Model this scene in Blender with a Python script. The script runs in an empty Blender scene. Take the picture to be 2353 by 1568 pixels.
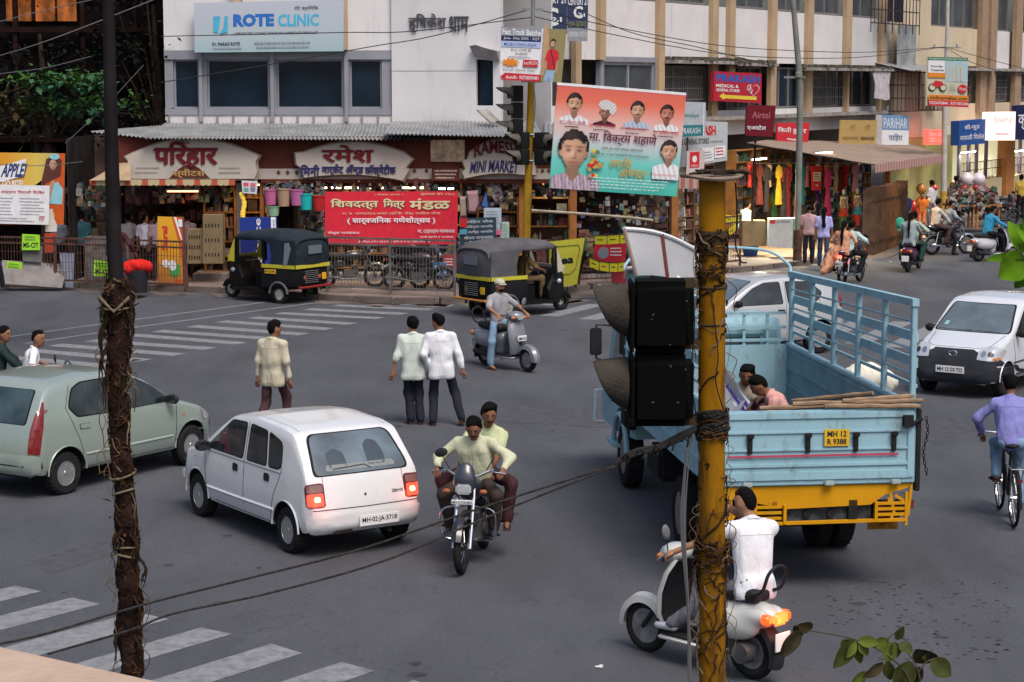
import bpy,bmesh,math,random
import numpy as np
from mathutils import Vector,Matrix
from mathutils.bvhtree import BVHTree
random.seed(7)
rad = math.radians
S = bpy.context.scene
COL = S.collection

# ---------------------------------------------------------------- camera, sky, sun, exposure
CAMH,FPX,PITCH = 5.2,4700.0,math.atan(594/4700)
cd = bpy.data.cameras.new('camera'); cam = bpy.data.objects.new('camera',cd); COL.objects.link(cam)
cam.location = (0,0,CAMH); cam.rotation_euler = (math.pi/2-PITCH,0,0)
cd.sensor_width = 36; cd.lens = 36*FPX/2353; cd.clip_end = 2000; cd.clip_start = .1
S.camera = cam
W = bpy.data.worlds.new('World'); S.world = W; W.use_nodes = True
nt = W.node_tree; bg = nt.nodes['Background']
sky = nt.nodes.new('ShaderNodeTexSky'); sky.sky_type = 'NISHITA'; sky.sun_disc = False
SUN_EL,SUN_AZ = 58,152     # azimuth clockwise from +Y (behind the camera, to its right)
sky.sun_elevation = rad(SUN_EL); sky.sun_rotation = rad(SUN_AZ)
sky.air_density = 1.0; sky.dust_density = 5.0; sky.ozone_density = 1.0
nt.links.new(sky.outputs[0],bg.inputs[0]); bg.inputs[1].default_value = .094
sd = bpy.data.lights.new('sun','SUN'); sun = bpy.data.objects.new('sun',sd); COL.objects.link(sun)
sd.energy = 1.5; sd.angle = rad(28); sd.color = (1,.95,.9)
az,el = rad(SUN_AZ),rad(SUN_EL)
sdir = Vector((math.sin(az)*math.cos(el),math.cos(az)*math.cos(el),math.sin(el)))
sun.rotation_euler = sdir.to_track_quat('Z','Y').to_euler()
sun.location = (0,0,60)
S.view_settings.view_transform = 'Standard'; S.view_settings.look = 'None'
S.view_settings.gamma = 1; S.view_settings.use_curve_mapping = False
S.view_settings.exposure = 0.74

# ---------------------------------------------------------------- the camera's geometry, for laying out real positions
def ray(x,y):
    dx,dy = (x-1176.5)/FPX,(784-y)/FPX
    c,s = math.cos(PITCH),math.sin(PITCH)
    return Vector((dx,c+dy*s,-s+dy*c))
def G(x,y,z=0.):
    r = ray(x,y); k = (z-CAMH)/r.z
    return Vector((r.x*k,r.y*k,z))
def P(x,y,Y):
    r = ray(x,y); k = Y/r.y
    return Vector((r.x*k,Y,CAMH+r.z*k))
def Q(x,y,pl,off=0.):
    """ray meets a vertical plane pl=(ox,oy,dx,dy); off pushes the plane towards the camera"""
    ox,oy,dx,dy = pl; l = math.hypot(dx,dy); dx /= l; dy /= l
    n = Vector((dy,-dx)); r = ray(x,y)
    o = Vector((ox,oy)) + n*off
    k = (o.x*n.x+o.y*n.y)/(r.x*n.x+r.y*n.y)
    return Vector((r.x*k,r.y*k,CAMH+r.z*k))

# ---------------------------------------------------------------- materials
_mats = {}
def M(name,col=(.5,.5,.5),rough=.7,metal=0.,var=0.,scale=3.,bump=0.,bscale=40.,emit=0.,ecol=None,
      dirt=None,dscale=2.,dstretch=(1,1,1),dthr=.55,alpha=1.,ior=1.5,coat=0.,trans=0.,bst=None):
    if name in _mats: return _mats[name]
    m = bpy.data.materials.new(name); _mats[name] = m; m.use_nodes = True
    n = m.node_tree.nodes; l = m.node_tree.links; b = n['Principled BSDF']
    b.inputs['Base Color'].default_value = (*col,1); b.inputs['Roughness'].default_value = rough
    b.inputs['Specular IOR Level'].default_value = .5 if (rough < .35 or coat or metal) else .09
    b.inputs['Metallic'].default_value = metal; b.inputs['IOR'].default_value = ior
    b.inputs['Coat Weight'].default_value = coat; b.inputs['Alpha'].default_value = alpha
    b.inputs['Transmission Weight'].default_value = trans
    if emit:
        b.inputs['Emission Color'].default_value = (*(ecol or col),1); b.inputs['Emission Strength'].default_value = emit
    if var or bump or dirt: tc = n.new('ShaderNodeTexCoord')
    out = None
    if var:
        t = n.new('ShaderNodeTexNoise'); t.inputs['Scale'].default_value = scale; t.inputs['Detail'].default_value = 6
        l.new(tc.outputs['Object'],t.inputs['Vector'])
        r = n.new('ShaderNodeValToRGB'); r.color_ramp.elements[0].position = .3; r.color_ramp.elements[1].position = .7
        r.color_ramp.elements[0].color = (*[c*(1-var) for c in col],1); r.color_ramp.elements[1].color = (*[min(1,c*(1+var)) for c in col],1)
        l.new(t.outputs['Fac'],r.inputs[0]); out = r.outputs[0]
    if dirt:
        mp = n.new('ShaderNodeMapping'); mp.inputs['Scale'].default_value = dstretch; l.new(tc.outputs['Object'],mp.inputs[0])
        t = n.new('ShaderNodeTexNoise'); t.inputs['Scale'].default_value = dscale; t.inputs['Detail'].default_value = 8
        t.inputs['Roughness'].default_value = .65; l.new(mp.outputs[0],t.inputs['Vector'])
        r = n.new('ShaderNodeMapRange'); r.inputs[1].default_value = dthr; r.inputs[2].default_value = dthr+.2; r.inputs[4].default_value = .85
        l.new(t.outputs['Fac'],r.inputs[0])
        mx = n.new('ShaderNodeMix'); mx.data_type = 'RGBA'; l.new(r.outputs[0],mx.inputs[0])
        mx.inputs[6].default_value = (*col,1)
        if out: l.new(out,mx.inputs[6])
        mx.inputs[7].default_value = (*dirt,1); out = mx.outputs[2]
    if out: l.new(out,b.inputs['Base Color'])
    if bump:
        t = n.new('ShaderNodeTexNoise'); t.inputs['Scale'].default_value = bscale; t.inputs['Detail'].default_value = 4
        if bst: mb_ = n.new('ShaderNodeMapping'); mb_.inputs['Scale'].default_value = bst; l.new(tc.outputs['Object'],mb_.inputs[0]); l.new(mb_.outputs[0],t.inputs['Vector'])
        else: l.new(tc.outputs['Object'],t.inputs['Vector'])
        bp = n.new('ShaderNodeBump'); bp.inputs['Strength'].default_value = bump; bp.inputs['Distance'].default_value = .09 if bst else .02
        l.new(t.outputs['Fac'],bp.inputs['Height']); l.new(bp.outputs[0],b.inputs['Normal'])
    return m
def grad_mat(name,cols,axis='Y',rough=.5):
    """printed colour blend across a board, by its UV"""
    if name in _mats: return _mats[name]
    m = M(name,cols[0][1],rough); n = m.node_tree.nodes; l = m.node_tree.links
    tc = n.new('ShaderNodeTexCoord'); sp = n.new('ShaderNodeSeparateXYZ'); r = n.new('ShaderNodeValToRGB')
    l.new(tc.outputs['UV'],sp.inputs[0]); l.new(sp.outputs[axis],r.inputs[0])
    e = r.color_ramp.elements
    while len(e) < len(cols): e.new(.5)
    for i,(p,c) in enumerate(cols): e[i].position = p; e[i].color = (*c,1)
    l.new(r.outputs[0],n['Principled BSDF'].inputs['Base Color'])
    return m

# ---------------------------------------------------------------- objects
def tag(o,label=None,cat=None,group=None,kind=None):
    if label: o['label'] = label
    if cat: o['category'] = cat
    if group: o['group'] = group
    if kind: o['kind'] = kind
    return o
def thing(name,label,cat,loc=(0,0,0),rot=0.,group=None):
    o = bpy.data.objects.new(name,None); COL.objects.link(o)
    o.location = loc; o.rotation_euler = (0,0,rot); o.empty_display_size = .2
    return tag(o,label,cat,group)
def heading(fx,fy): return math.atan2(-fx,fy)      # rotation that turns local +Y to (fx, fy)
def mesh_obj(name,me,parent=None):
    o = bpy.data.objects.new(name,me); COL.objects.link(o)
    if parent: o.parent = parent
    return o
def copy_tree(o,parent=None):
    c = o.copy(); COL.objects.link(c); c.parent = parent
    for ch in list(o.children): copy_tree(ch,c)
    return c
class MB:
    def __init__(s): s.v = []; s.f = []; s.uv = None
    def add(s,vs,fs):
        n = len(s.v); s.v += [tuple(p) for p in vs]; s.f += [tuple(i+n for i in f) for f in fs]; return s
    def box(s,c,d,rot=None,taper=1.):
        x,y,z = d[0]/2,d[1]/2,d[2]/2
        vs = [Vector((sx*x*(taper if sz > 0 else 1),sy*y*(taper if sz > 0 else 1),sz*z)) for sz in (-1,1) for sy in (-1,1) for sx in (-1,1)]
        if rot is not None:
            R = rot if isinstance(rot,Matrix) else Matrix.Rotation(rot,3,'Z'); vs = [R @ v for v in vs]
        c = Vector(c)
        return s.add([v+c for v in vs],[(0,2,3,1),(4,5,7,6),(0,1,5,4),(2,6,7,3),(0,4,6,2),(1,3,7,5)])
    def mm(s,a,b):
        a = Vector(a); b = Vector(b); return s.box((a+b)/2,b-a)
    def bar(s,a,b,w,h,up=(0,0,1)):
        """rectangular bar from a to b"""
        a = Vector(a); b = Vector(b); d = (b-a); L = d.length; d.normalize(); u = Vector(up)
        if abs(d.dot(u)) > .98: u = Vector((0,1,0))
        x = d.cross(u).normalized(); z = x.cross(d).normalized()
        R = Matrix((x,d,z)).transposed()
        return s.box((a+b)/2,(w,L,h),R)
    def tube(s,pts,r,n=8,cap=True,closed=False):
        pts = [Vector(p) for p in pts]; k = len(pts); rings = []
        rr = r if isinstance(r,(list,tuple)) else [r]*k
        prev = None
        for i,p in enumerate(pts):
            if closed: t = pts[(i+1) % k]-pts[i-1]
            else: t = pts[min(i+1,k-1)]-pts[max(i-1,0)]
            if t.length < 1e-9: t = Vector((0,0,1))
            t.normalize()
            if prev is None:
                a = Vector((0,0,1)) if abs(t.z) < .9 else Vector((1,0,0)); x = t.cross(a).normalized()
            else: x = (prev - t*prev.dot(t)).normalized()
            prev = x; y = t.cross(x)
            rings.append([p+(x*math.cos(2*math.pi*j/n)+y*math.sin(2*math.pi*j/n))*rr[i] for j in range(n)])
        return s.loft(rings,cap,closed)
    def loft(s,rings,cap=True,closed=False,open_ring=False):
        k = len(rings); n = len(rings[0]); vs = [p for r in rings for p in r]; fs = []
        for i in range(k if closed else k-1):
            for j in range(n-1 if open_ring else n):
                a,b = i*n+j,i*n+(j+1) % n; c,d = ((i+1) % k)*n+(j+1) % n,((i+1) % k)*n+j
                fs.append((a,b,c,d))
        if cap and not closed and not open_ring: fs += [tuple(range(n-1,-1,-1)),tuple((k-1)*n+j for j in range(n))]
        return s.add(vs,fs)
    def lathe(s,prof,c=(0,0,0),axis='Z',n=24,closed=False):
        c = Vector(c); rings = []
        for r,h in prof:
            ring = []
            for j in range(n):
                a = 2*math.pi*j/n; p = (r*math.cos(a),r*math.sin(a),h)
                if axis == 'X': p = (h,p[0],p[1])
                elif axis == 'Y': p = (p[1],h,p[0])
                ring.append(c+Vector(p))
            rings.append(ring)
        return s.loft(rings,cap=not closed,closed=closed)
    def prism(s,poly,h0,h1,axis='Z'):
        """poly of 2D points; axis Z: (x,y); X: (y,z); Y: (x,z)"""
        f = {'Z': lambda p,h: (p[0],p[1],h),'X': lambda p,h: (h,p[0],p[1]),'Y': lambda p,h: (p[0],h,p[1])}[axis]
        n = len(poly)
        return s.add([f(p,h0) for p in poly]+[f(p,h1) for p in poly],
                     [tuple(range(n-1,-1,-1)),tuple(range(n,2*n))]+[(i,(i+1) % n,n+(i+1) % n,n+i) for i in range(n)])
    def ball(s,c,r,n=10,m=7,rot=None):
        r = (r,r,r) if not isinstance(r,(tuple,list)) else r; c = Vector(c); rings = []
        for i in range(m):
            a = math.pi*(i+.02)/(m-1+.04)
            ring = []
            for j in range(n):
                b = 2*math.pi*j/n; p = Vector((r[0]*math.sin(a)*math.cos(b),r[1]*math.sin(a)*math.sin(b),r[2]*math.cos(a)))
                if rot is not None: p = rot @ p
                ring.append(c+p)
            rings.append(ring)
        return s.loft(rings)
    def mesh(s,name,mats,smooth=35):
        me = bpy.data.meshes.new(name); me.from_pydata(s.v,[],s.f); me.update()
        bm = bmesh.new(); bm.from_mesh(me); bmesh.ops.recalc_face_normals(bm,faces=bm.faces); bm.to_mesh(me); bm.free()
        for m in (mats if isinstance(mats,(list,tuple)) else [mats]): me.materials.append(m)
        if smooth:
            me.shade_smooth(); me.set_sharp_from_angle(angle=rad(smooth))
        return me
    def build(s,name,mat,parent=None,smooth=35): return mesh_obj(name,s.mesh(name,mat,smooth),parent)

def curve_pts(pts,n=8):
    """Catmull-Rom through pts"""
    pts = [Vector(p) for p in pts]; q = [pts[0]*2-pts[1]]+pts+[pts[-1]*2-pts[-2]]; out = []
    for i in range(1,len(q)-2):
        a,b,c,d = q[i-1:i+3]
        for k in range(n):
            t = k/n; out.append(.5*((2*b)+(c-a)*t+(2*a-5*b+4*c-d)*t*t+(3*b-a-3*c+d)*t*t*t))
    return out+[pts[-1]]

# ---------------------------------------------------------------- text as geometry
_txt = {}
def text_mesh(s,bold=0.,res=2):
    key = (s,bold)
    if key in _txt: return _txt[key]
    c = bpy.data.curves.new('t','FONT'); c.body = s; c.resolution_u = res; c.offset = bold
    o = bpy.data.objects.new('t',c); COL.objects.link(o)
    dg = bpy.context.evaluated_depsgraph_get(); m = o.evaluated_get(dg).to_mesh()
    v = np.array([tuple(p.co)[:2] for p in m.vertices]) if len(m.vertices) else np.zeros((1,2))
    f = [tuple(p.vertices) for p in m.polygons]
    o.evaluated_get(dg).to_mesh_clear(); bpy.data.objects.remove(o); bpy.data.curves.remove(c)
    lo,hi = v.min(0),v.max(0); v = (v-lo)/np.maximum(hi-lo,1e-6)
    _txt[key] = (v,f,(hi-lo)); return _txt[key]

class Board:
    """a flat sign: four corners (BL, BR, TR, TL), seen from the camera side; thickness goes backwards"""
    def __init__(s,name,corners,mat,thick=.04,parent=None,label=None,cat='sign',group=None,edge=None,part='panel',single=False):
        s.c = [Vector(p) for p in corners]
        s.n = ((s.c[1]-s.c[0]).cross(s.c[3]-s.c[0])).normalized()
        o = sum(s.c,Vector())/4; s.o = o
        if parent is None: s.root = thing(name,label,cat,o,0,group)
        else: s.root = parent
        s.off = .0
        if parent is not None: s.o = Vector((0,0,0))
        m = MB(); b = [p-s.o for p in s.c]; k = [p-s.n*thick for p in b]
        m.add(b+k,[(0,1,2,3),(7,6,5,4),(0,4,5,1),(1,5,6,2),(2,6,7,3),(3,7,4,0)])
        ob = m.build(part,mat,s.root,0); s.panel = ob
        uv = ob.data.uv_layers.new(); co = {0: (0,0),1: (1,0),2: (1,1),3: (0,1)}
        for lp in ob.data.loops: uv.data[lp.index].uv = co[lp.vertex_index % 4]
        s.k = 0
    def pt(s,u,v,off=0.):
        a = s.c[0].lerp(s.c[1],u); b = s.c[3].lerp(s.c[2],u); return a.lerp(b,v)+s.n*off-s.o
    def poly(s,pts,mat,name='print',lift=None,depth=0.):
        s.k += 1; off = lift if lift else .0025*s.k+.0015
        m = MB(); vs = [s.pt(u,v,off+depth) for u,v in pts]; n = len(vs)
        if depth:
            m.add(vs+[p-s.n*depth for p in vs],[tuple(range(n))]+[(i,(i+1) % n,n+(i+1) % n,n+i) for i in range(n)])
        else: m.add(vs,[tuple(range(n))])
        return m.build(name,mat,s.root,0)
    def rect(s,u0,v0,u1,v1,mat,name='print',**k): return s.poly([(u0,v0),(u1,v0),(u1,v1),(u0,v1)],mat,name,**k)
    def ell(s,u,v,ru,rv,mat,name='print',a0=0,a1=360,n=18,**k):
        return s.poly([(u+ru*math.cos(rad(a0+(a1-a0)*i/n)),v+rv*math.sin(rad(a0+(a1-a0)*i/n))) for i in range(n if a1-a0 >= 360 else n+1)],mat,name,**k)
    def text(s,t,u0,v0,u1,v1,mat,bold=.0,depth=0.,rot=False,name='lettering',arch=0.,shear=0.):
        s.k += 1; off = .0025*s.k+.0015
        dev = max(map(ord,t)) > 0x900; v,f,d = text_mesh(t,0 if dev else bold)
        if dev and bold:      # heavy strokes: the word again, shifted a hair and a hair proud
            n_ = len(v); e_ = bold/d[0]*.9; f = list(f)+[tuple(i+n_*q for i in g) for q in (1,2,3,4) for g in f]; v = np.concatenate([v]+[v+np.array(w) for w in ((e_,0),(-e_,0),(e_*.5,bold/d[1]*.8),(-e_*.5,-bold/d[1]*.8))])
        m = MB(); vs = []
        for a,b in v:
            if rot: a,b = 1-b,a
            q = arch*(1-(2*a-1)**2)
            vs.append((u0+(u1-u0)*(a+shear*b),v0+(v1-v0)*b+q))
        if depth:
            n = len(vs); top = [s.pt(a,b,off+depth+(i//n_*.0007 if dev and bold else 0)) for i,(a,b) in enumerate(vs)]; bot = [s.pt(a,b,off) for a,b in vs]
            ec = {}
            for g in f:
                for i in range(len(g)):
                    e = (g[i],g[(i+1) % len(g)]); ec[e] = 1
            side = [(a,b,b+n,a+n) for (a,b) in ec if (b,a) not in ec]
            m.add(top+bot,list(f)+side)
        else: m.add([s.pt(a,b,off+(i//n_*.0004 if dev and bold else 0)) for i,(a,b) in enumerate(vs)],f)
        return m.build(name,mat,s.root,0)
    def lines(s,u0,v0,u1,v1,rows,mat,fill=.45,seed=1,name='small_print'):
        """rows of print too small to read: runs of word-like marks"""
        rnd = random.Random(seed); s.k += 1; off = .0025*s.k+.0015; m = MB(); h = (v1-v0)/rows
        for r in range(rows):
            y = v1-h*(r+.5); x = u0+(u1-u0)*rnd.uniform(0,.08); end = u1-(u1-u0)*rnd.uniform(0,.2)
            while x < end:
                w = (u1-u0)*rnd.uniform(.02,.07)
                hh = h*fill*rnd.uniform(.7,1.1)/2
                a = x; b = min(x+w,end)
                m.add([s.pt(a,y-hh,off),s.pt(b,y-hh,off),s.pt(b,y+hh,off),s.pt(a,y+hh,off)],[(0,1,2,3)])
                x = b+(u1-u0)*.012
        o = m.build(name,mat,s.root,0); o['kind'] = 'stuff'; return o
def pxboard(name,px,Y,mat,**k):
    """px: (x0,y0,x1,y1) or four corners BL,BR,TR,TL ; Y depth or list or plane tuple"""
    if len(px) == 4 and not isinstance(px[0],(tuple,list)):
        x0,y0,x1,y1 = px; px = [(x0,y1),(x1,y1),(x1,y0),(x0,y0)]
    if isinstance(Y,tuple): off = k.pop('off',0.); c = [Q(x,y,Y,off) for x,y in px]
    elif isinstance(Y,list): c = [P(x,y,d) for (x,y),d in zip(px,Y)]
    else: c = [P(x,y,Y) for x,y in px]
    return Board(name,c,mat,**k)

# ---------------------------------------------------------------- soft solids: distance fields turned into one surface
def surface_nets(f,org,h):
    nx,ny,nz = f.shape; ins = f < 0
    c = np.zeros((nx-1,ny-1,nz-1),int)
    for dx in (0,1):
        for dy in (0,1):
            for dz in (0,1): c += ins[dx:nx-1+dx,dy:ny-1+dy,dz:nz-1+dz]
    act = (c > 0) & (c < 8); idx = -np.ones(act.shape,int); ii = np.argwhere(act); idx[act] = np.arange(len(ii))
    acc = np.zeros((len(ii),3)); cnt = np.zeros(len(ii)); crn = [(a,b,d) for a in (0,1) for b in (0,1) for d in (0,1)]
    for p in crn:
        for ax in range(3):
            if p[ax]: continue
            q = list(p); q[ax] = 1
            fa = f[ii[:,0]+p[0],ii[:,1]+p[1],ii[:,2]+p[2]]; fb = f[ii[:,0]+q[0],ii[:,1]+q[1],ii[:,2]+q[2]]
            m = (fa < 0) != (fb < 0); t = np.where(m,fa/np.where(m,fa-fb,1),0)
            pos = np.array(p,float)[None,:].repeat(len(ii),0); pos[:,ax] += t
            acc[m] += pos[m]; cnt[m] += 1
    v = (ii+acc/np.maximum(cnt,1)[:,None])*h+np.array(org); fs = []
    for ax in range(3):
        o1,o2 = [(1,2),(2,0),(0,1)][ax]
        sl = [slice(0,n) for n in f.shape]; sh = list(sl); sl[ax] = slice(0,f.shape[ax]-1); sh[ax] = slice(1,f.shape[ax])
        a = ins[tuple(sl)]; b = ins[tuple(sh)]; e = np.argwhere(a != b)
        ok = (e[:,o1] > 0) & (e[:,o2] > 0) & (e[:,o1] < f.shape[o1]-1) & (e[:,o2] < f.shape[o2]-1); e = e[ok]
        s = a[tuple(e.T)]
        q = []
        for d1,d2 in ((0,0),(1,0),(1,1),(0,1)):
            g = e.copy(); g[:,o1] -= d1; g[:,o2] -= d2; q.append(idx[tuple(g.T)])
        q = np.stack(q,1); q = np.where(s[:,None],q,q[:,::-1]); fs.append(q)
    return v,np.concatenate(fs)
def sdf_solid(prims,h=.02,k=.03,wrinkle=0.,cut=None,seed=0):
    """prims: ('c',a,b,ra,rb) tapered capsule | ('e',centre,(rx,ry,rz),R or None) ellipsoid; cut: list of (point, normal) keep n.(p-pt)<0"""
    lo = np.full(3,1e9); hi = -lo
    for p in prims:
        pts = [p[1],p[2]] if p[0] == 'c' else [p[1]]; r = max(p[3],p[4]) if p[0] == 'c' else max(p[2])
        for q in pts: lo = np.minimum(lo,np.array(q)-r); hi = np.maximum(hi,np.array(q)+r)
    lo -= 2.5*h+k*.3; hi += 2.5*h+k*.3; n = np.ceil((hi-lo)/h).astype(int)+1
    X = np.stack(np.meshgrid(*[lo[i]+h*np.arange(n[i]) for i in range(3)],indexing='ij'),-1)
    f = None
    for p in prims:
        if p[0] == 'c':
            a = np.array(p[1]); b = np.array(p[2]); ba = b-a; L = max(ba@ba,1e-9)
            t = np.clip(((X-a)@ba)/L,0,1); d = np.linalg.norm(X-a-t[...,None]*ba,axis=-1)-(p[3]+(p[4]-p[3])*t)
        else:
            q = X-np.array(p[1]); r = np.array(p[2])
            if len(p) > 3 and p[3] is not None: q = q@np.array(p[3])
            m = np.linalg.norm(q/r,axis=-1); g = np.linalg.norm(q/r**2,axis=-1)
            d = m*(m-1)/np.maximum(g,1e-6)
        if f is None: f = d
        else: hh = np.maximum(k-np.abs(f-d),0)/k; f = np.minimum(f,d)-hh*hh*k*.25
    if wrinkle:
        rs = np.random.RandomState(seed)
        for i in range(4):
            w = rs.normal(size=3)*(14+9*i)*np.array((1,1,.4)); f = f+wrinkle/(1+i*.4)*np.sin(X@w+rs.rand()*6+2*np.sin(X[...,2]*9+i))
    for q in (cut or []):
        d = (X-np.array(q[0]))@np.array(q[1])
        if len(q) > 2: d = d+q[2]*(np.sin(X[...,0]*95+X[...,1]*60)+np.sin(X[...,0]*40-X[...,2]*70+1))
        f = np.maximum(f,d)
    return surface_nets(f,lo,h)
def solid(name,prims,mat,parent,h=.02,k=.03,extra=None,**kw):
    v,f = sdf_solid(prims,h,k,**kw)
    me = bpy.data.meshes.new(name); vs = [tuple(p) for p in v]; fs = [tuple(int(i) for i in q) for q in f]
    if extra:
        n = len(vs); vs += extra.v; fs += [tuple(i+n for i in q) for q in extra.f]
    me.from_pydata(vs,[],fs); me.update()
    bm = bmesh.new(); bm.from_mesh(me)
    if k: bmesh.ops.smooth_vert(bm,verts=bm.verts[:len(v)] if extra else bm.verts,factor=.5,use_axis_x=True,use_axis_y=True,use_axis_z=True)
    bmesh.ops.recalc_face_normals(bm,faces=bm.faces); bm.to_mesh(me); bm.free()
    me.materials.append(mat); me.shade_smooth()
    return mesh_obj(name,me,parent)
# ================================================================ GROUND
earth = M('earth',(.10,.075,.06),.95,var=.35,scale=2)
MB().mm((-300,-60,-.6),(300,400,-.03)).build('ground',earth,smooth=0)['kind'] = 'structure'
asphalt = M('asphalt',(.074,.077,.088),.85,var=.07,scale=.35,bump=.35,bscale=90)
_n = asphalt.node_tree.nodes; _l = asphalt.node_tree.links; _b = _n['Principled BSDF']
def road_detail():
    tc = _n.new('ShaderNodeTexCoord'); src = _b.inputs['Base Color'].links[0].from_socket
    t = _n.new('ShaderNodeTexNoise'); t.inputs['Scale'].default_value = 26; t.inputs['Detail'].default_value = 8; t.inputs['Roughness'].default_value = .8
    _l.new(tc.outputs['Object'],t.inputs['Vector'])
    r = _n.new('ShaderNodeMapRange'); r.inputs[1].default_value = .3; r.inputs[2].default_value = .7; r.inputs[3].default_value = .72; r.inputs[4].default_value = 1.28
    _l.new(t.outputs['Fac'],r.inputs[0])
    t2 = _n.new('ShaderNodeTexNoise'); t2.inputs['Scale'].default_value = .9; t2.inputs['Detail'].default_value = 9; t2.inputs['Roughness'].default_value = .6
    mp = _n.new('ShaderNodeMapping'); mp.inputs['Scale'].default_value = (1,.35,1); mp.inputs['Rotation'].default_value = (0,0,.6)
    _l.new(tc.outputs['Object'],mp.inputs[0]); _l.new(mp.outputs[0],t2.inputs['Vector'])
    r2 = _n.new('ShaderNodeMapRange'); r2.inputs[1].default_value = .35; r2.inputs[2].default_value = .68; r2.inputs[3].default_value = .84; r2.inputs[4].default_value = 1.14
    _l.new(t2.outputs['Fac'],r2.inputs[0])
    mu = _n.new('ShaderNodeMath'); mu.operation = 'MULTIPLY'; _l.new(r.outputs[0],mu.inputs[0]); _l.new(r2.outputs[0],mu.inputs[1])
    v = _n.new('ShaderNodeVectorMath'); v.operation = 'SCALE'; _l.new(src,v.inputs[0]); _l.new(mu.outputs[0],v.inputs['Scale'])
    # fine cracks
    vo = _n.new('ShaderNodeTexVoronoi'); vo.feature = 'DISTANCE_TO_EDGE'; vo.inputs['Scale'].default_value = .42
    t3 = _n.new('ShaderNodeTexNoise'); t3.inputs['Scale'].default_value = 2.5; t3.inputs['Detail'].default_value = 6; _l.new(tc.outputs['Object'],t3.inputs['Vector'])
    va = _n.new('ShaderNodeVectorMath'); va.operation = 'ADD'; _l.new(tc.outputs['Object'],va.inputs[0]); _l.new(t3.outputs['Color'],va.inputs[1]); _l.new(va.outputs[0],vo.inputs['Vector'])
    cr = _n.new('ShaderNodeMapRange'); cr.inputs[1].default_value = .0; cr.inputs[2].default_value = .008; cr.inputs[3].default_value = .8; cr.inputs[4].default_value = 1
    _l.new(vo.outputs['Distance'],cr.inputs[0])
    v2 = _n.new('ShaderNodeVectorMath'); v2.operation = 'SCALE'; _l.new(v.outputs[0],v2.inputs[0]); _l.new(cr.outputs[0],v2.inputs['Scale'])
    _l.new(v2.outputs[0],_b.inputs['Base Color'])
road_detail()
road = MB().add([(-120,-30,0),(120,-30,0),(120,260,0),(-120,260,0)],[(0,1,2,3)]).build('road',asphalt,smooth=0)
road['kind'] = 'structure'
# footpath with its kerb
KPX = [(-420,648),(-150,653),(0,658),(200,663),(430,671),(600,678),(760,690),(900,697),(1040,697),(1180,688),(1300,672),(1400,660),(1520,645),
       (1640,632),(1760,618),(1850,607),(1900,598),(1960,578),(2060,545),(2160,520),(2280,498),(2420,476),(2600,452)]
KP = [G(*p) for p in KPX]
pave = M('paving_stone',(.20,.155,.135),.9,var=.25,scale=1.2,bump=.3,dirt=(.09,.07,.06),dscale=1.5)
fp = MB(); top = [(p.x,p.y) for p in KP]
poly = top+[(90,160),(-60,160),(-60,top[0][1])]
fp.prism(poly,-.02,.12); fpo = fp.build('footpath',pave,smooth=0); fpo['kind'] = 'structure'
kerb = thing('kerb','worn stone kerb along the far footpath',None); kerb['kind'] = 'structure'; del kerb['label']
kst = M('kerb_stone',(.13,.105,.095),.9,var=.3,scale=2.5,bump=.3)
kmesh = [MB().box((0,0,.075),(.93-.03*i,.2,.16)).mesh('kerb_stone',kst,0) for i in range(3)]
cp = curve_pts(KP,12); dist = 0
nxt = 0
for a,b in zip(cp,cp[1:]):
    L = (b-a).length
    while nxt <= dist+L:
        t = (nxt-dist)/L; p = a.lerp(b,t); d = (b-a).normalized()
        if p.x > -16 and p.y < 86:
            o = mesh_obj('kerb_stone',kmesh[random.randrange(3)],kerb); nrm = Vector((d.y,-d.x,0))
            o.location = (p.x+nrm.x*.1,p.y+nrm.y*.1,random.uniform(-.015,.01)); o.rotation_euler = (0,random.uniform(-.02,.02),math.atan2(d.y,d.x)+random.uniform(-.02,.02))
        nxt += 1.0
    dist += L
# dust and dirt along the foot of the kerb
dustm = M('kerb_dust',(.145,.12,.11),.95,var=.3,scale=3,bump=.5)
db = MB(); left = []; right = []
for i,p in enumerate(cp):
    d = (cp[min(i+1,len(cp)-1)]-cp[max(i-1,0)]).normalized(); nrm = Vector((d.y,-d.x,0))
    left.append(p+nrm*.15+Vector((0,0,.004))); right.append(p+nrm*(.55+.35*math.sin(i*.7)+random.uniform(-.1,.1)+(.9 if 96 < i < 130 else 0))+Vector((0,0,.004)))
db.loft([left,right],cap=False,open_ring=True); o = db.build('roadside_dust',dustm,smooth=0); o['kind'] = 'structure'
# zebra crossings
paint = M('road_paint',(.195,.205,.215),.85,var=.15,scale=5,dirt=(.115,.12,.13),dscale=9,dthr=.46)
def stripes(nm,items):
    c = thing(nm,None,None); c['kind'] = 'structure'
    for q in items:
        MB().add([Vector((p.x,p.y,.004)) for p in q],[(0,1,2,3)]).build('painted_stripe',paint,c,0)
def band(l,r,w):
    a,b = G(*l),G(*r); d = (b-a).normalized(); n = Vector((-d.y,d.x,0))*w/2
    return [a-n,b-n,b+n,a+n]
R1 = [(250,842),(333,829),(413,816),(485,802),(555,790),(623,779),(699,769),(757,757),(811,745),(874,732),(930,722),(991,712),(1040,703)]
L1 = [(0,820),(75,806),(127,793),(207,783),(300,770),(362,761),(440,750),(507,739),(580,730),(640,720),(705,711),(770,702),(830,696)]
stripes('far_crossing',[band(l,r,.42) for l,r in zip(L1,R1)])
stripes('stop_line',[band((-60,786),(240,744),.12),band((240,744),(610,695),.12),band((60,790),(293,755),.12),band((293,755),(720,697),.12)])
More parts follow.
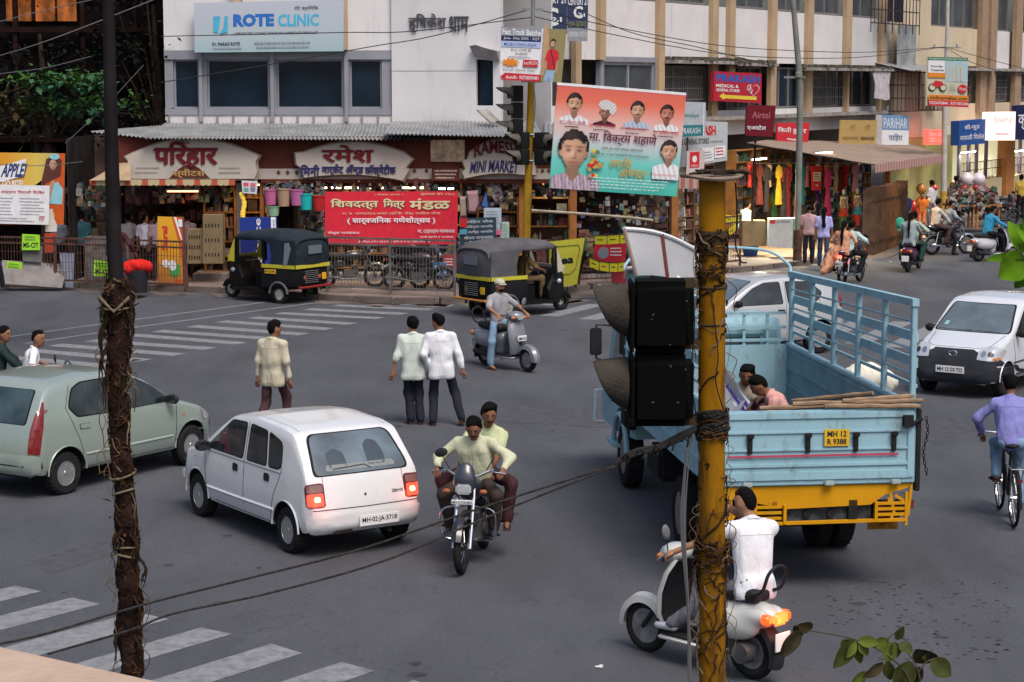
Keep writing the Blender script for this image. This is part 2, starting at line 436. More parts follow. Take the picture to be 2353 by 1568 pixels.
R2 = [((-35,1330),(30,1346)),((35,1347),(95,1360)),((165,1374),(231,1389)),((312,1407),(388,1424)),((462,1443),(533,1458)),((624,1480),(695,1502)),((785,1522),(860,1543)),((950,1564),(1030,1585)),((1110,1605),(1190,1625))]
it = []
for a,b in R2:
    a,b = G(*a),G(*b); d = (G(0,1416)-G(165,1374)).normalized()*3.4
    it.append([b,a,a+d,b+d])
stripes('near_crossing',it[1:])
it = [band((1262+88*k,727+8*k),(1372+88*k,700+5*k),.45) for k in range(10)]+[band((1250,702),(1352,690),.3)]
stripes('side_crossing',it)
# pits in the concrete patch, lower right
pit = M('pit_shadow',(.055,.058,.062),.95)
pm = MB()
for i in range(150):
    u,v = random.random(),random.random()
    x = 1900+u*420+random.uniform(-20,20); y = 1330+(1-v)*190
    if x < 2000 and y > 1440: continue
    p = G(x,y); r = random.uniform(.010,.020)
    pm.add([(p.x+r*math.cos(a)*1.5,p.y+r*math.sin(a),.006) for a in [k*math.pi/3 for k in range(6)]],[(0,1,2,3,4,5)])
o = pm.build('road_pits',pit,road,0); o['kind'] = 'stuff'
# oil spots, darker repair patches and tyre tracks
oil = M('oil_stain',(.045,.045,.05),.6,var=.3,scale=6); rp = M('road_repair',(.068,.068,.078),.9,var=.2,scale=8,bump=.4)
sm = MB(); rs_ = random.Random(21)
def blot(mb,x,y,r,st=1.,z=.003,n=16):
    p = G(x,y); mb.add([(p.x+r*st*math.cos(a)*(1+.25*math.sin(3*a+x)+.12*math.sin(7*a)),p.y+r*math.sin(a)*(1+.2*math.sin(2*a+y)),z) for a in [2*math.pi*k/n for k in range(n)]],[tuple(range(n))])
for k in range(46): blot(sm,rs_.uniform(0,2353),rs_.uniform(720,1560),rs_.uniform(.015,.07),rs_.uniform(.8,1.6))
o = sm.build('oil_spots',oil,road,0); o['kind'] = 'stuff'
for k,q in enumerate([[(1180,930),(1420,945),(1400,985),(1150,968)],[(70,1290),(250,1235),(300,1262),(110,1322)],[(2000,1000),(2200,960),(2260,985),(2060,1030)]]):
    MB().add([G(x,y,.0025) for x,y in q],[(0,1,2,3)]).build('repair_patch',rp,road,0)
# litter
lit = M('litter_paper',(.6,.6,.58),.9)
for i,(x,y) in enumerate([(1378,655),(1360,668),(830,676),(1374,1532),(2000,596),(2046,602),(1400,668)]):
    p = G(x,y,.13 if y < 660 else .008)
    m = MB()
    for k in range(3): m.box(p+Vector((random.uniform(-.03,.03),random.uniform(-.03,.03),.005)),(.04,.03,.008),random.uniform(0,3))
    tag(m.build('litter',lit,smooth=0),'scrap of pale litter lying on the ground','litter','scraps of litter on the road and footpath')
# ================================================================ BUILDINGS
def multi(name,parts,parent=None,smooth=35,kind=None):
    """several MBs with their own materials as one mesh"""
    me = bpy.data.meshes.new(name); vs = []; fs = []; mi = []
    for i,(mb,mt) in enumerate(parts):
        n = len(vs); vs += mb.v; fs += [tuple(k+n for k in f) for f in mb.f]; mi += [i]*len(mb.f); me.materials.append(mt)
    me.from_pydata(vs,[],fs); me.update(); me.polygons.foreach_set('material_index',mi)
    bm = bmesh.new(); bm.from_mesh(me); bmesh.ops.recalc_face_normals(bm,faces=bm.faces); bm.to_mesh(me); bm.free()
    if smooth: me.shade_smooth(); me.set_sharp_from_angle(angle=rad(smooth))
    o = mesh_obj(name,me,parent)
    if kind: o['kind'] = kind
    return o
class Fac:
    """a vertical wall plane; pieces are placed by the pixel column they start at and by real heights and depths"""
    def __init__(s,root,pl,yref=160):
        s.root = root; s.pl = pl; ox,oy,dx,dy = pl; l = math.hypot(dx,dy); s.d = Vector((dx/l,dy/l,0)); s.i = Vector((-dy/l,dx/l,0))
        s.o = Vector((ox,oy,0)); s.yref = yref
    def u(s,x,y=None): q = Q(x,s.yref if y is None else y,s.pl); return (Vector((q.x,q.y,0))-s.o).dot(s.d)
    def z(s,x,y): return Q(x,y,s.pl).z
    def w(s,u,z,dep): return s.o+s.d*u+s.i*dep+Vector((0,0,z))
    def bx(s,mb,u0,u1,z0,z1,d0,d1):
        return mb.add([s.w(u,z,d) for z in (z0,z1) for d in (d0,d1) for u in (u0,u1)],
                      [(0,2,3,1),(4,5,7,6),(0,1,5,4),(2,6,7,3),(0,4,6,2),(1,3,7,5)])
    def part(s,name,x0,x1,z0,z1,d0,d1,mat,parent=None,px=True):
        m = MB(); s.bx(m,s.u(x0) if px else x0,s.u(x1) if px else x1,z0,z1,d0,d1)
        return m.build(name,mat,parent or s.root,0)
    def window(s,x0,x1,z0,z1,frame=.06,cols=2,rec=.12,fm=None,pm=None,grille=0,name='window',px=True,bars=None):
        u0,u1 = (s.u(x0),s.u(x1)) if px else (x0,x1)
        m = MB(); f = frame
        s.bx(m,u0,u1,z1-f,z1,rec-.05,rec+.05); s.bx(m,u0,u1,z0,z0+f,rec-.05,rec+.05)
        for k in range(cols+1):
            c = u0+f/2+(u1-u0-f)*k/cols; s.bx(m,c-f/2,c+f/2,z0+f,z1-f,rec-.045,rec+.045)
        w = m.build(name,fm,s.root,0)
        for k in range(cols):
            a = u0+f/2+(u1-u0-f)*k/cols; b = u0+f/2+(u1-u0-f)*(k+1)/cols
            g = MB(); s.bx(g,a+f/2,b-f/2,z0+f,z1-f,rec+.01,rec+.02); g.build('pane',pm,w,0)
        if grille:
            g = MB(); n = int((u1-u0)/grille)
            for k in range(1,n): c = u0+(u1-u0)*k/n; s.bx(g,c-.012,c+.012,z0,z1,-.03,-.01)
            for zz in (z0+.25*(z1-z0),z0+.5*(z1-z0),z0+.75*(z1-z0)): s.bx(g,u0,u1,zz-.012,zz+.012,-.05,-.032)
            g.build('grille',bars or rust,w,0)
        return w
white = M('white_plaster',(.60,.59,.60),.9,var=.05,scale=.7,dirt=(.46,.44,.43),dscale=1.1,dstretch=(2.2,2.2,.35),dthr=.56,bump=.15)
white2 = M('stained_plaster',(.60,.58,.58),.9,var=.08,scale=.8,dirt=(.30,.28,.27),dscale=1.6,dstretch=(2.0,2.0,.35),dthr=.60,bump=.15)
greyp = M('grey_cladding',(.235,.24,.275),.6,var=.1,scale=1.5)
tan = M('tan_column',(.40,.29,.185),.85,var=.12,scale=1.3,dirt=(.25,.19,.14),dscale=1.5,dstretch=(3,3,.4))
cream = M('cream_wall',(.55,.45,.32),.88,var=.08,scale=.6,dirt=(.34,.29,.22),dscale=1.2,dstretch=(2.5,2.5,.4))
mossy = M('mossy_concrete',(.27,.25,.235),.95,var=.35,scale=4,dirt=(.09,.085,.075),dscale=3,bump=.6)
moss = M('dark_moss',(.085,.08,.065),.97,var=.5,scale=9,bump=.8)
dglass = M('dark_glass',(.008,.018,.032),.12,var=.35,scale=1.0)
dglass2 = M('dusty_glass',(.055,.065,.075),.2,var=.35,scale=1.2)
rust = M('rusty_iron',(.075,.045,.035),.9,var=.4,scale=8)
black = M('black',(.012,.012,.014),.6)
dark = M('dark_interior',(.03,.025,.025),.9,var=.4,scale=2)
steel = M('grey_metal',(.25,.26,.27),.45,metal=.6,var=.15,scale=4)

def zY(y,Y): return P(1176,y,Y).z
# --- clinic corner building
cb = thing('clinic_building','white plastered corner building with dark glass windows and a clinic signboard','building',(0,60,0)); CB = (0,0,0)
cb.location = (0,0,0)
CLN = (0,55,1,0); F1 = Fac(cb,CLN)
zs,zt = zY(250,55),zY(137,55)
wins = [(398,457),(475,618),(635,788),(803,877)]
F1.part('wall',378,900,6.05,11.5,0,.4,white)
F1.part('parapet',378,900,3.95,zs-.17,-.02,.4,white2)
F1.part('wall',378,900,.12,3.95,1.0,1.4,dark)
F1.part('lintel',378,900,zt,6.05,-.05,.35,greyp)
F1.part('sill_band',378,900,zs-.17,zs,-.05,.35,greyp)
ed = [378]+[e for w in wins for e in w]+[900]
for i in range(0,len(ed),2): F1.part('pier',ed[i]+.3,ed[i+1]-.3,zs,zt,0,.35,greyp)
for x in (462,626,796): F1.part('mullion',x-4,x+4,zs-.35,6.0,-.14,-.06,greyp)
for a,b in wins: F1.window(a,b,zs,zt,.05,1,.14,greyp,dglass)
F1.part('column',783,800,6.06,11.5,-.3,-.01,tan)
F1.part('column',540,560,7.2,11.5,-.3,-.01,tan)
F1.part('roof_slab',378,1150,11.5,11.7,-.4,12,mossy)
m = MB()
rnd = random.Random(3)
for k in range(240):   # brackets of broken plaster and growth on the ledge
    x = rnd.uniform(380,1145); s_ = rnd.uniform(.03,.1)
    u = F1.u(x); m.box(F1.w(u,4.0+s_*.5,-.08-rnd.uniform(0,.25)),(s_*1.8,s_,s_),rnd.uniform(0,3))
F1.part('ledge',376,1165,3.86,3.97,-.5,.0,mossy)
o = m.build('ledge_growth',moss,cb,0); o['kind'] = 'stuff'
m = MB()
for k in range(14): u = F1.u(385+k*37); F1.bx(m,u,u+.05,3.98,zs-.18,-.06,-.021)
m.build('tile_joint',greyp,cb,0)['kind'] = 'stuff'
F1.part('side_wall',378,379.5,.12,11.5,.4,12,white2)
# blank wall, a little nearer, with a narrow window
a,b = P(900,160,54.9),P(1150,160,54.2); F2 = Fac(cb,(a.x,a.y,b.x-a.x,b.y-a.y))
z0,z1 = zY(243,54.4),zY(137,54.4)
for args in ((900,1094,3.95,11.5),(1133,1150,3.95,11.5),(1094,1133,3.95,z0),(1094,1133,z1,11.5)): F2.part('wall',*args,0,.3,white)
F2.window(1094,1133,z0,z1,.04,1,.2,black,dglass)
F2.part('groove',900,1094,zY(164,54.5),zY(162.6,54.5),-.004,0,greyp)
m = MB()   # sun hood over the narrow window
hood = [(1086,107),(1100,104),(1125,112),(1149,118),(1149,141),(1100,137),(1090,125)]
q = [F2.w(F2.u(x),F2.z(x,y),0) for x,y in hood]
m.add([p+F2.i*-.35*(.3 if i > 3 else 1) for i,p in enumerate(q)]+[p for p in q],[tuple(range(7)),tuple(range(13,6,-1))]+[(i,(i+1) % 7,7+(i+1) % 7,7+i) for i in range(7)])
m.build('sun_hood',M('hood_plaster',(.30,.27,.28),.9,var=.3,scale=3),cb,0)
o = pxboard('stain',(1,1,2,2),60.,white) if False else None
# letters fixed to the wall
lb = MB()
sg = thing('wall_lettering','large dark Devanagari name lettering fixed on the blank white wall','sign')
class _B(Board):
    def __init__(s,c,root):
        s.c = [Vector(p) for p in c]; s.n = ((s.c[1]-s.c[0]).cross(s.c[3]-s.c[0])).normalized(); s.o = Vector((0,0,0)); s.root = root; s.k = 0
def free_text(root,pl,x0,y0,x1,y1,t,mat,off=.02,**k):
    c = [Q(x,y,pl,off) for x,y in ((x0,y1),(x1,y1),(x1,y0),(x0,y0))]
    return _B(c,root).text(t,0,0,1,1,mat,**k)
free_text(sg,F2.pl,940,32,1025,74,'हृषिकेश'.replace('षि','िष'),M('letter_dark',(.07,.07,.08),.6),bold=.012,depth=.03)
free_text(sg,F2.pl,1033,38,1077,73,'धाम',M('letter_dark'),bold=.012,depth=.03)
# recessed balcony side, between clinic wall and the long wing
a,b = P(1150,160,56.2),P(1316,160,58.2); F3 = Fac(cb,(a.x,a.y,b.x-a.x,b.y-a.y))
F3.part('wall',1146,1316,5.85,11.5,0,.3,white)
F3.part('wall',1146,1232,3.9,5.85,.0,.3,white2)
F3.part('balcony_wall',1232,1316,3.9,4.55,-.25,.0,white2)
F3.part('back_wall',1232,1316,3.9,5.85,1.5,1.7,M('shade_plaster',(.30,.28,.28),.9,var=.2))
F3.window(1246,1300,4.45,5.6,.06,2,1.3,greyp,dglass)
F3.part('return_wall',1146,1148,3.9,11.5,-2.0,0,white2)

# --- long wing receding to the right
rb = thing('shopping_block','long white block with tan pilasters running back behind the clothes shops','building')
RBL = (1.65,58.0,.5,.866); F4 = Fac(rb,RBL)
cols = [1318,1374,1510,1633,1672,1768,1852,1940,2020]
XE = 2046
uE = F4.u(XE)
F4.part('upper_wall',1316,XE,5.85,7.62,0,.25,white2)
F4.part('top_wall',1316,XE,9.4,11,0,.25,white2)
F4.part('low_parapet',1316,XE,3.5,4.3,0,.25,white2)
F4.part('ground_wall',1316,XE,.12,3.5,1.6,1.8,M('shop_wall',(.33,.30,.26),.9,var=.15))
F4.part('roof_slab',1316,XE,11,11.2,-.3,10,mossy)
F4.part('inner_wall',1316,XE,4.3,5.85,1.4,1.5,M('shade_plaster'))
F4.part('floor_slab',1316,XE,4.1,4.3,.25,1.4,mossy)
F4.part('ceiling_slab',1316,XE,5.85,5.95,.25,1.4,mossy)
ledges = [(1516,1672,5.78,.55),(1672,1768,5.74,.35),(1830,2045,5.62,.8)]
for a,b,z,d in ledges:
    F4.part('ledge',a,b,z,z+.1,-d,0,mossy)
    m = MB(); n = int((b-a)*.8)
    for k in range(n):
        u = F4.u(rnd.uniform(a,b)); s_ = rnd.uniform(.04,.13); m.box(F4.w(u,z+.1+s_*.4,-rnd.uniform(0,d)),(s_*2,s_*1.5,s_),rnd.uniform(0,3))
    o = m.build('ledge_growth',moss,rb,0); o['kind'] = 'stuff'
F4.part('lower_ledge',1316,XE,4.0,4.12,-.45,0,mossy)
heights = {1318: 4.3,1374: 5.85,1510: 4.3,1633: 3.9,1672: 5.4,1768: 4.3,1852: 4.1,1940: 5.85,2020: 4.1}
for x in cols: F4.part('pilaster',x-6,x+7,heights[x],11,-.16,-.004,tan)
F4.part('pilaster',1937,1941,4.12,5.6,-.2,-.004,tan)
brs = M('window_bar',(.16,.15,.15),.8)
for a,b,g in [(1520,1626,.14),(1642,1664,.14),(1680,1760,0),(1776,1845,0),(1860,1934,.2),(1946,2012,0)]:
    F4.window(a,b,4.32,5.72,.06,3,.2,brs,dglass2 if g else dglass,grille=g,bars=brs)
F4.window(1384,1502,4.4,5.8,.09,2,.05,greyp,dglass2); F4.part('window_surround',1376,1508,5.8,5.95,-.06,-.005,greyp)
F4.part('window_surround',1376,1384,4.3,5.8,-.06,.1,greyp); F4.part('window_surround',1502,1506,4.3,5.8,-.06,.1,greyp)
for a,b in [(1384,1502),(1520,1624),(1680,1760),(1776,1844),(1862,1932),(1948,2012)]:
    F4.window(a,b,7.64,9.35,.07,3 if b-a > 80 else 2,.15,brs,dglass2)
# corrugated grey sheet at the end of the wing
def corr(mb,A,B,C,D,n,amp):
    """corrugated sheet A-B near edge, D-C far edge, ridges running A->D"""
    A,B,C,D = map(Vector,(A,B,C,D)); nn = (B-A).cross(D-A).normalized(); r1 = []; r2 = []
    for i in range(n*4+1):
        t = i/(n*4); o = nn*amp*math.sin(i*math.pi/2)
        r1.append(A.lerp(B,t)+o); r2.append(D.lerp(C,t)+o)
    mb.loft([r1,r2],cap=False,open_ring=True); mb.loft([[p-nn*.004 for p in r1],[p-nn*.004 for p in r2]],cap=False,open_ring=True); return mb
zinc = M('zinc_sheet',(.30,.31,.32),.55,metal=.4,var=.3,scale=2,dirt=(.12,.10,.09),dscale=2,dstretch=(3,3,.5))
m = MB(); u0,u1 = F4.u(2032),F4.u(2076); corr(m,F4.w(u0,5.7,-.5),F4.w(u1,5.7,-.5),F4.w(u1,7.4,-.5),F4.w(u0,7.4,-.5),9,.03)
tag(m.build('corrugated_sheet',zinc),'upright grey corrugated sheet fixed at the end of the white block','metal sheet')
# rusty balcony cage
cg = thing('balcony_cage','rusty iron balcony cage jutting from the first floor','cage')
m = MB(); u0,u1 = F4.u(2018,200),F4.u(2104,200)
for dd in (-1.1,):
    n = 26
    for k in range(n+1): u = u0+(u1-u0)*k/n; F4.bx(m,u-.012,u+.012,4.1,5.6,dd-.012,dd+.012)
for u in (u0,u1):
    for k in range(8): d = -1.1*k/7; F4.bx(m,u-.012,u+.012,4.1,5.6,d-.012,d+.012)
m.build('cage_bars',rust,cg,0)['kind'] = 'stuff'
m = MB()
for z in (4.1,4.6,5.1,5.6):
    F4.bx(m,u0,u1,z-.02,z+.02,-1.13,-1.09); F4.bx(m,u0-.02,u0+.02,z-.02,z+.02,-1.1,0); F4.bx(m,u1-.02,u1+.02,z-.02,z+.02,-1.1,0)
m.build('cage_frame',rust,cg,0)
m = MB(); corr(m,F4.w(u0-.6,5.65,-1.5),F4.w(u1+.5,5.72,-1.5),F4.w(u1+.3,5.95,0),F4.w(u0-.4,5.95,0),12,.02); m.build('cage_roof',zinc,cg,0)
# upper cage with drying cloth
uc = thing('window_cage','dark iron window cage high on the white block with clothes drying in it','cage')
m = MB(); u0,u1 = F4.u(1952,20),F4.u(2066,20)
for k in range(8): u = u0+(u1-u0)*k/7; F4.bx(m,u-.015,u+.015,7.05,7.4,-.86,-.83)
for z in (7.4,7.9,8.4,8.9): F4.bx(m,u0,u1,z-.02,z+.02,-.86,-.82)
for k in range(15): u = u0+(u1-u0)*k/14; F4.bx(m,u-.012,u+.012,7.4,9,-.86,-.83)
m.build('cage_bars',M('cage_iron',(.04,.04,.045),.8),uc,0)['kind'] = 'stuff'
m = MB()
for k,(a,b) in enumerate([(2000,2012),(2018,2026),(2030,2040)]): F4.bx(m,F4.u(a,20),F4.u(b,20),7.5,8.8,-.7+.05*k,-.68+.05*k)
m.build('drying_cloth',M('black_cloth',(.03,.025,.04),.95),uc,0)
cl = MB(); q = [(1962,168),(1972,164),(1990,166),(2004,166),(2000,196),(2002,228),(1993,231),(1978,227),(1966,226),(1968,196)]
pts = [F4.w(F4.u(x,y),F4.z(x,y),-.75) for x,y in q]
cl.add(pts+[p+F4.i*.02 for p in pts],[tuple(range(10)),tuple(range(19,9,-1))]+[(i,(i+1) % 10,10+(i+1) % 10,10+i) for i in range(10)])
tag(cl.build('cloth',M('pale_cloth',(.45,.42,.44),.95,var=.25,scale=6),smooth=0),'pale printed cloth hung to dry under the first floor ledge','cloth')

# --- cream building further right
yb = thing('cream_building','cream coloured block at the far right with grey windows','building')
F5 = Fac(yb,RBL,120)
F5.part('wall',XE+1,2245,5.9,7.5,-.12,.25,cream)
F5.part('wall',XE+1,2131,7.5,9.4,-.12,.25,cream); F5.part('wall',2243,2262,7.5,9.4,-.12,.25,cream)
F5.part('wall',XE+1,2160,3.0,5.9,-.12,.25,cream)
F5.part('wall',2160,2700,3.4,4.3,-.12,.25,cream)
F5.part('top_wall',XE+1,2700,9.4,11,-.12,.25,cream)
F5.part('upper_wall',2262,2700,5.8,7.5,0,.25,white2)
F5.part('ground_wall',XE+1,2190,.12,3.0,-.1,.2,M('olive_wall',(.36,.33,.13),.9,var=.2,scale=1.5))
F5.part('ground_wall',2190,2700,.12,3.4,1.7,1.9,M('olive_wall'))
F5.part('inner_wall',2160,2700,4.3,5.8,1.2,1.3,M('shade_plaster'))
F5.part('ledge',2180,2262,5.7,5.82,-.7,-.0,mossy); F5.part('ledge',2268,2700,5.7,5.82,-.5,-.0,mossy)
F5.part('roof_slab',XE+1,2700,11,11.2,-.3,10,mossy)
for x in (2245,2266,2325,2400): F5.part('pilaster',x-7,x+7,3.9,11,-.34,-.13,M('brown_column',(.30,.21,.14),.85,var=.15))
for a,b in [(2131,2190),(2192,2240),(2272,2318),(2332,2393)]: F5.window(a,b,7.5,9.35,.07,2,.12,brs,dglass2)
for a,b in [(2190,2236),(2274,2318),(2332,2393)]: F5.window(a,b,4.35,5.6,.06,3,.12,brs,dglass2,grille=.25,bars=brs)
# air conditioner boxes on the far wing
def ac(x,y,lab):
    t = thing('air_conditioner',lab,'air conditioner'); m = MB(); u = F5.u(x,y); z = F5.z(x,y)
    F5.bx(m,u,u+.9,z,z+.5,-.6,-.15); m.build('case',M('ac_case',(.4,.4,.38),.7),t,0)
    m = MB()
    for k in range(5): F5.bx(m,u+.08,u+.82,z+.08+k*.08,z+.1+k*.08,-.62,-.6)
    m.build('fins',black,t,0)
ac(2118,234,'small window air conditioner box on the cream wall')

# --- dark building at the left behind the trees
dk = thing('dark_building','dark unlit building behind the trees at far left','building')
DKL = (0,58,1,0); F6 = Fac(dk,DKL)
dw = M('shadowed_wall',(.008,.005,.006),.95,var=.5,scale=.8); dbm = M('dark_timber',(.016,.007,.006),.9,var=.4,scale=2)  # wall stands in shadow; that darkness is put into its colour
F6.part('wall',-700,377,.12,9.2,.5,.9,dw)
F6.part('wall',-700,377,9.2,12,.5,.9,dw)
for x in (35,190,310): F6.part('post',x-5,x+5,.12,11,.1,.3,dbm)
for z in (4.0,5.3,6.6,8.0): F6.part('beam',-700,360,z,z+.15,.05,.3,dbm)
for a,b in ((60,120),(215,300)): F6.window(a,b,2.8,3.9,.05,3,.3,M('dim_frame',(.06,.06,.08),.8),dglass)
lit = M('lit_curtain',(.30,.10,.03),.9,var=.6,scale=3,emit=.55,ecol=(.5,.12,.02))
_ln = lit.node_tree.nodes; _ll = lit.node_tree.links
_tc = _ln.new('ShaderNodeTexCoord'); _nz = _ln.new('ShaderNodeTexNoise'); _nz.inputs['Scale'].default_value = 2.2; _nz.inputs['Detail'].default_value = 6
_mp = _ln.new('ShaderNodeMapping'); _mp.inputs['Scale'].default_value = (2.5,1,.7); _ll.new(_tc.outputs['Object'],_mp.inputs[0]); _ll.new(_mp.outputs[0],_nz.inputs['Vector'])
_rr = _ln.new('ShaderNodeMapRange'); _rr.inputs[1].default_value = .42; _rr.inputs[2].default_value = .7; _rr.inputs[4].default_value = .38; _ll.new(_nz.outputs['Fac'],_rr.inputs[0])
_ll.new(_rr.outputs[0],_ln['Principled BSDF'].inputs['Emission Strength'])
for a,b in [(10,70),(78,125),(128,172)]: F6.part('lit_window',a,b,zY(48,58),8.6,.4,.45,lit)
for a,b in [(70,78),(125,128)]: F6.part('window_post',a,b,zY(48,58),8.6,.3,.5,dbm)
F6.part('side_wall',374,377,.12,11,.9,9,dw)
F6.part('dark_shed_roof',-700,250,3.6,3.7,-2.5,.5,dbm)

# ================================================================ LEFT SHOP ROW (under the clinic)
sr = thing('shop_row','row of open ground floor shops with a maroon fascia under the clinic','shop')
FY = 52.0; FP = (0,FY,1,0); F7 = Fac(sr,FP,400)
maroon = M('maroon_board',(.105,.030,.021),.75,var=.15,scale=1.5)
signc = M('sign_cream',(.44,.395,.35),.7,var=.08,scale=2,dirt=(.35,.32,.29),dscale=2,dthr=.58)
zt0,zm,zb0 = zY(314,FY),zY(388,FY),zY(412,FY)
F7.part('fascia',265,1560,zm,zt0,0,.12,maroon)
F7.part('fascia_band',265,1560,zb0,zm,.0,.12,signc)
F7.part('fascia_foot',600,1560,zb0-.1,zb0,-.02,.12,maroon)
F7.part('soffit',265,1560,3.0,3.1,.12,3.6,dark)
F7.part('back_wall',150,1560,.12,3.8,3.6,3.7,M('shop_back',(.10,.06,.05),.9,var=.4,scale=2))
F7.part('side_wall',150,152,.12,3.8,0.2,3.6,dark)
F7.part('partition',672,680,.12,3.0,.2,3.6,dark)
for a,b,mt in [(541,558,M('grey_pier',(.16,.145,.14),.85)),(618,622,rust),(1193,1206,M('orange_wood',(.30,.12,.04),.6,var=.2)),(1310,1326,M('orange_wood')),(595,604,M('orange_wood')),(1545,1560,M('orange_wood'))]:
    F7.part('pier',a,b,.12,zb0-.1,.1,.35,mt)
F7.part('step',430,1560,.12,.3,.6,3.6,mossy)
# corrugated canopy roof
cr_ = thing('canopy_roof','grey corrugated sheet canopy above the maroon shop signs','roof')
Y1 = 51.5
m = MB(); corr(m,P(330,318,Y1),P(992,322,Y1),P(992,284,54.8),P(378,284,54.8),70,.025); m.build('roof_sheet',zinc,cr_,0)
m = MB(); corr(m,P(880,308,Y1-.2),P(1250,316,Y1-.2),P(1230,278,54.4),P(900,280,54.4),40,.025); m.build('roof_sheet',zinc,cr_,0)
m = MB(); corr(m,P(206,303,52.2),P(345,318,51.6),P(378,288,54.8),P(290,296,54.8),14,.02); m.build('roof_sheet',zinc,cr_,0)
m = MB(); corr(m,P(1250,318,Y1),P(1560,330,Y1),P(1560,290,55),P(1250,282,55),30,.025); m.build('roof_sheet',zinc,cr_,0)
m = MB(); m.bar(P(1108,253,53.5),P(1140,283,53.2),.45,.03); tag(m.build('loose_board',mossy),'loose grey board leaning on the canopy under the narrow window','board')

# arched signs
def arch_sign(lab,poly,Y=51.9,mat=None,rim=None,thick=.1):
    xs = [p[0] for p in poly]; ys = [p[1] for p in poly]; x0,x1,y0,y1 = min(xs),max(xs),min(ys),max(ys)
    t = thing('shop_sign',lab,'sign')
    c = [P(x,y,Y) for x,y in ((x0,y1),(x1,y1),(x1,y0),(x0,y0))]
    b = _B(c,t); uv = [((x-x0)/(x1-x0),(y1-y)/(y1-y0)) for x,y in poly]
    if rim:
        cx,cy = .5,.5; b.poly([(cx+(u-cx)*1.035,cy+(v-cy)*1.1) for u,v in uv],rim,'rim',lift=.0,depth=.0)
    b.poly(uv,mat or signc,'sign_face',lift=.003,depth=thick); 
    b2 = _B([p+Vector((0,-thick-.002,0)) for p in c],t); b2.bb = (x0,y0,x1,y1)
    def T(s,ax0,ay0,ax1,ay1,mt,**k):
        return b2.text(s,(ax0-x0)/(x1-x0),(y1-ay1)/(y1-y0),(ax1-x0)/(x1-x0),(y1-ay0)/(y1-y0),mt,**k)
    b2.T = T; b2.conv = lambda p: ((p[0]-x0)/(x1-x0),(y1-p[1])/(y1-y0)); return b2
def arc(x0,y0,x1,y1,h,n=12): return [(x0+(x1-x0)*i/n,y0+(y1-y0)*i/n-h*math.sin(math.pi*i/n)) for i in range(n+1)]
redl = M('red_lettering',(.13,.016,.022),.5); navy = M('navy_lettering',(.03,.03,.12),.5); gold = M('gold_lettering',(.42,.27,.10),.5)
b = arch_sign('cream arched sweet shop sign with maroon Devanagari name and brown half round',arc(302,354,582,352,36)+[(596,358),(588,372),(592,395),(586,411),(300,411),(292,392),(296,370),(290,360)],rim=M('sign_edge',(.33,.25,.2),.8))
b.T('पिरहार',357,326,500,384,redl,bold=.045,depth=.03)
b.poly([b.conv(p) for p in arc(390,410,484,410,32)],maroon,'half_round'); b.T('स्वीटस',398,388,472,409,gold,bold=.02)
orn = M('faint_ornament',(.28,.26,.24),.8)
for a,c in ((311,372),(500,565)): b.lines((a-290)/306,.1,(c-290)/306,.32,2,orn,.35,a,'ornament')
b.T('ॐ',412,318,436,334,redl)
b = arch_sign('cream arched mini market sign with red and navy Devanagari lettering',[(680,352)]+arc(700,350,925,350,24)+[(948,366),(932,386),(942,388),(926,415)]+arc(926,414,700,408,10)[1:]+[(692,385),(682,378)],rim=M('sign_edge'))
b.T('रमेश',742,334,858,372,redl,bold=.03,depth=.03)
b.T('मिनी'.replace('मि','िम'),692,379,735,403,navy,bold=.03,depth=.02); b.T('मार्केट',741,377,790,403,navy,bold=.03,depth=.02); b.T('अँन्ड',796,378,836,403,navy,bold=.03,depth=.02); b.T('कॉस्मेटीक',840,378,910,405,navy,bold=.03,depth=.02)
b = arch_sign('cream arched sign reading Ramesh Mini Market in red and navy capitals',[(1062,368),(1074,366)]+arc(1080,350,1212,345,26)+[(1225,352),(1232,402),(1214,402)]+arc(1212,403,1068,410,8)+[(1062,395),(1070,388)],rim=M('sign_edge'))
b.T('RAMESH',1090,333,1190,362,redl,bold=.03,depth=.03,arch=.12); b.T('MINI MARKET',1080,372,1190,398,navy,bold=.02,depth=.02,shear=.03,arch=.05)
# diamonds on the plain bands
dm = M('diamond_brown',(.13,.05,.04),.7); mb = MB()
for x0,x1,n in [(752,0,0),(640,682,3),(925,980,3),(1232,1290,5),(1300,1530,9)]:
    for k in range(n):
        x = x0+(x1-x0)*k/max(n-1,1); c = P(x,397-(4 if x > 900 else 0),FY-.012); r = .055
        mb.add([c+Vector((0,0,r*1.3)),c+Vector((r,0,0)),c-Vector((0,0,r*1.3)),c-Vector((r,0,0))],[(0,1,2,3)])
mb.build('diamond',dm,sr,0)['kind'] = 'stuff'
F7.part('glossy_panel',990,1068,zY(372,FY),zY(322,FY),-.06,-.003,M('brass_panel',(.42,.30,.2),.35,metal=.6,var=.5,scale=6))
b = pxboard('small_sign',(992,386,1056,416),51.85,maroon,label='small maroon tin sign below the brass panel',cat='sign'); b.lines(.08,.1,.92,.9,3,signc,.5,4)
b = pxboard('newspaper_poster',[(557,444),(590,446),(592,417),(555,415)],51.7,M('poster_white',(.6,.6,.62),.8),thick=.01,label='torn white poster hanging from the sweet shop fascia',cat='poster')
for u,v,c in ((.1,.55,(.6,.1,.12)),(.55,.55,(.55,.15,.2)),(.1,.15,(.15,.35,.3)),(.55,.2,(.2,.2,.3))): b.rect(u,v,u+.34,v+.3,M('p%d%d' % (u*10,v*10),c,.8),depth=.0)
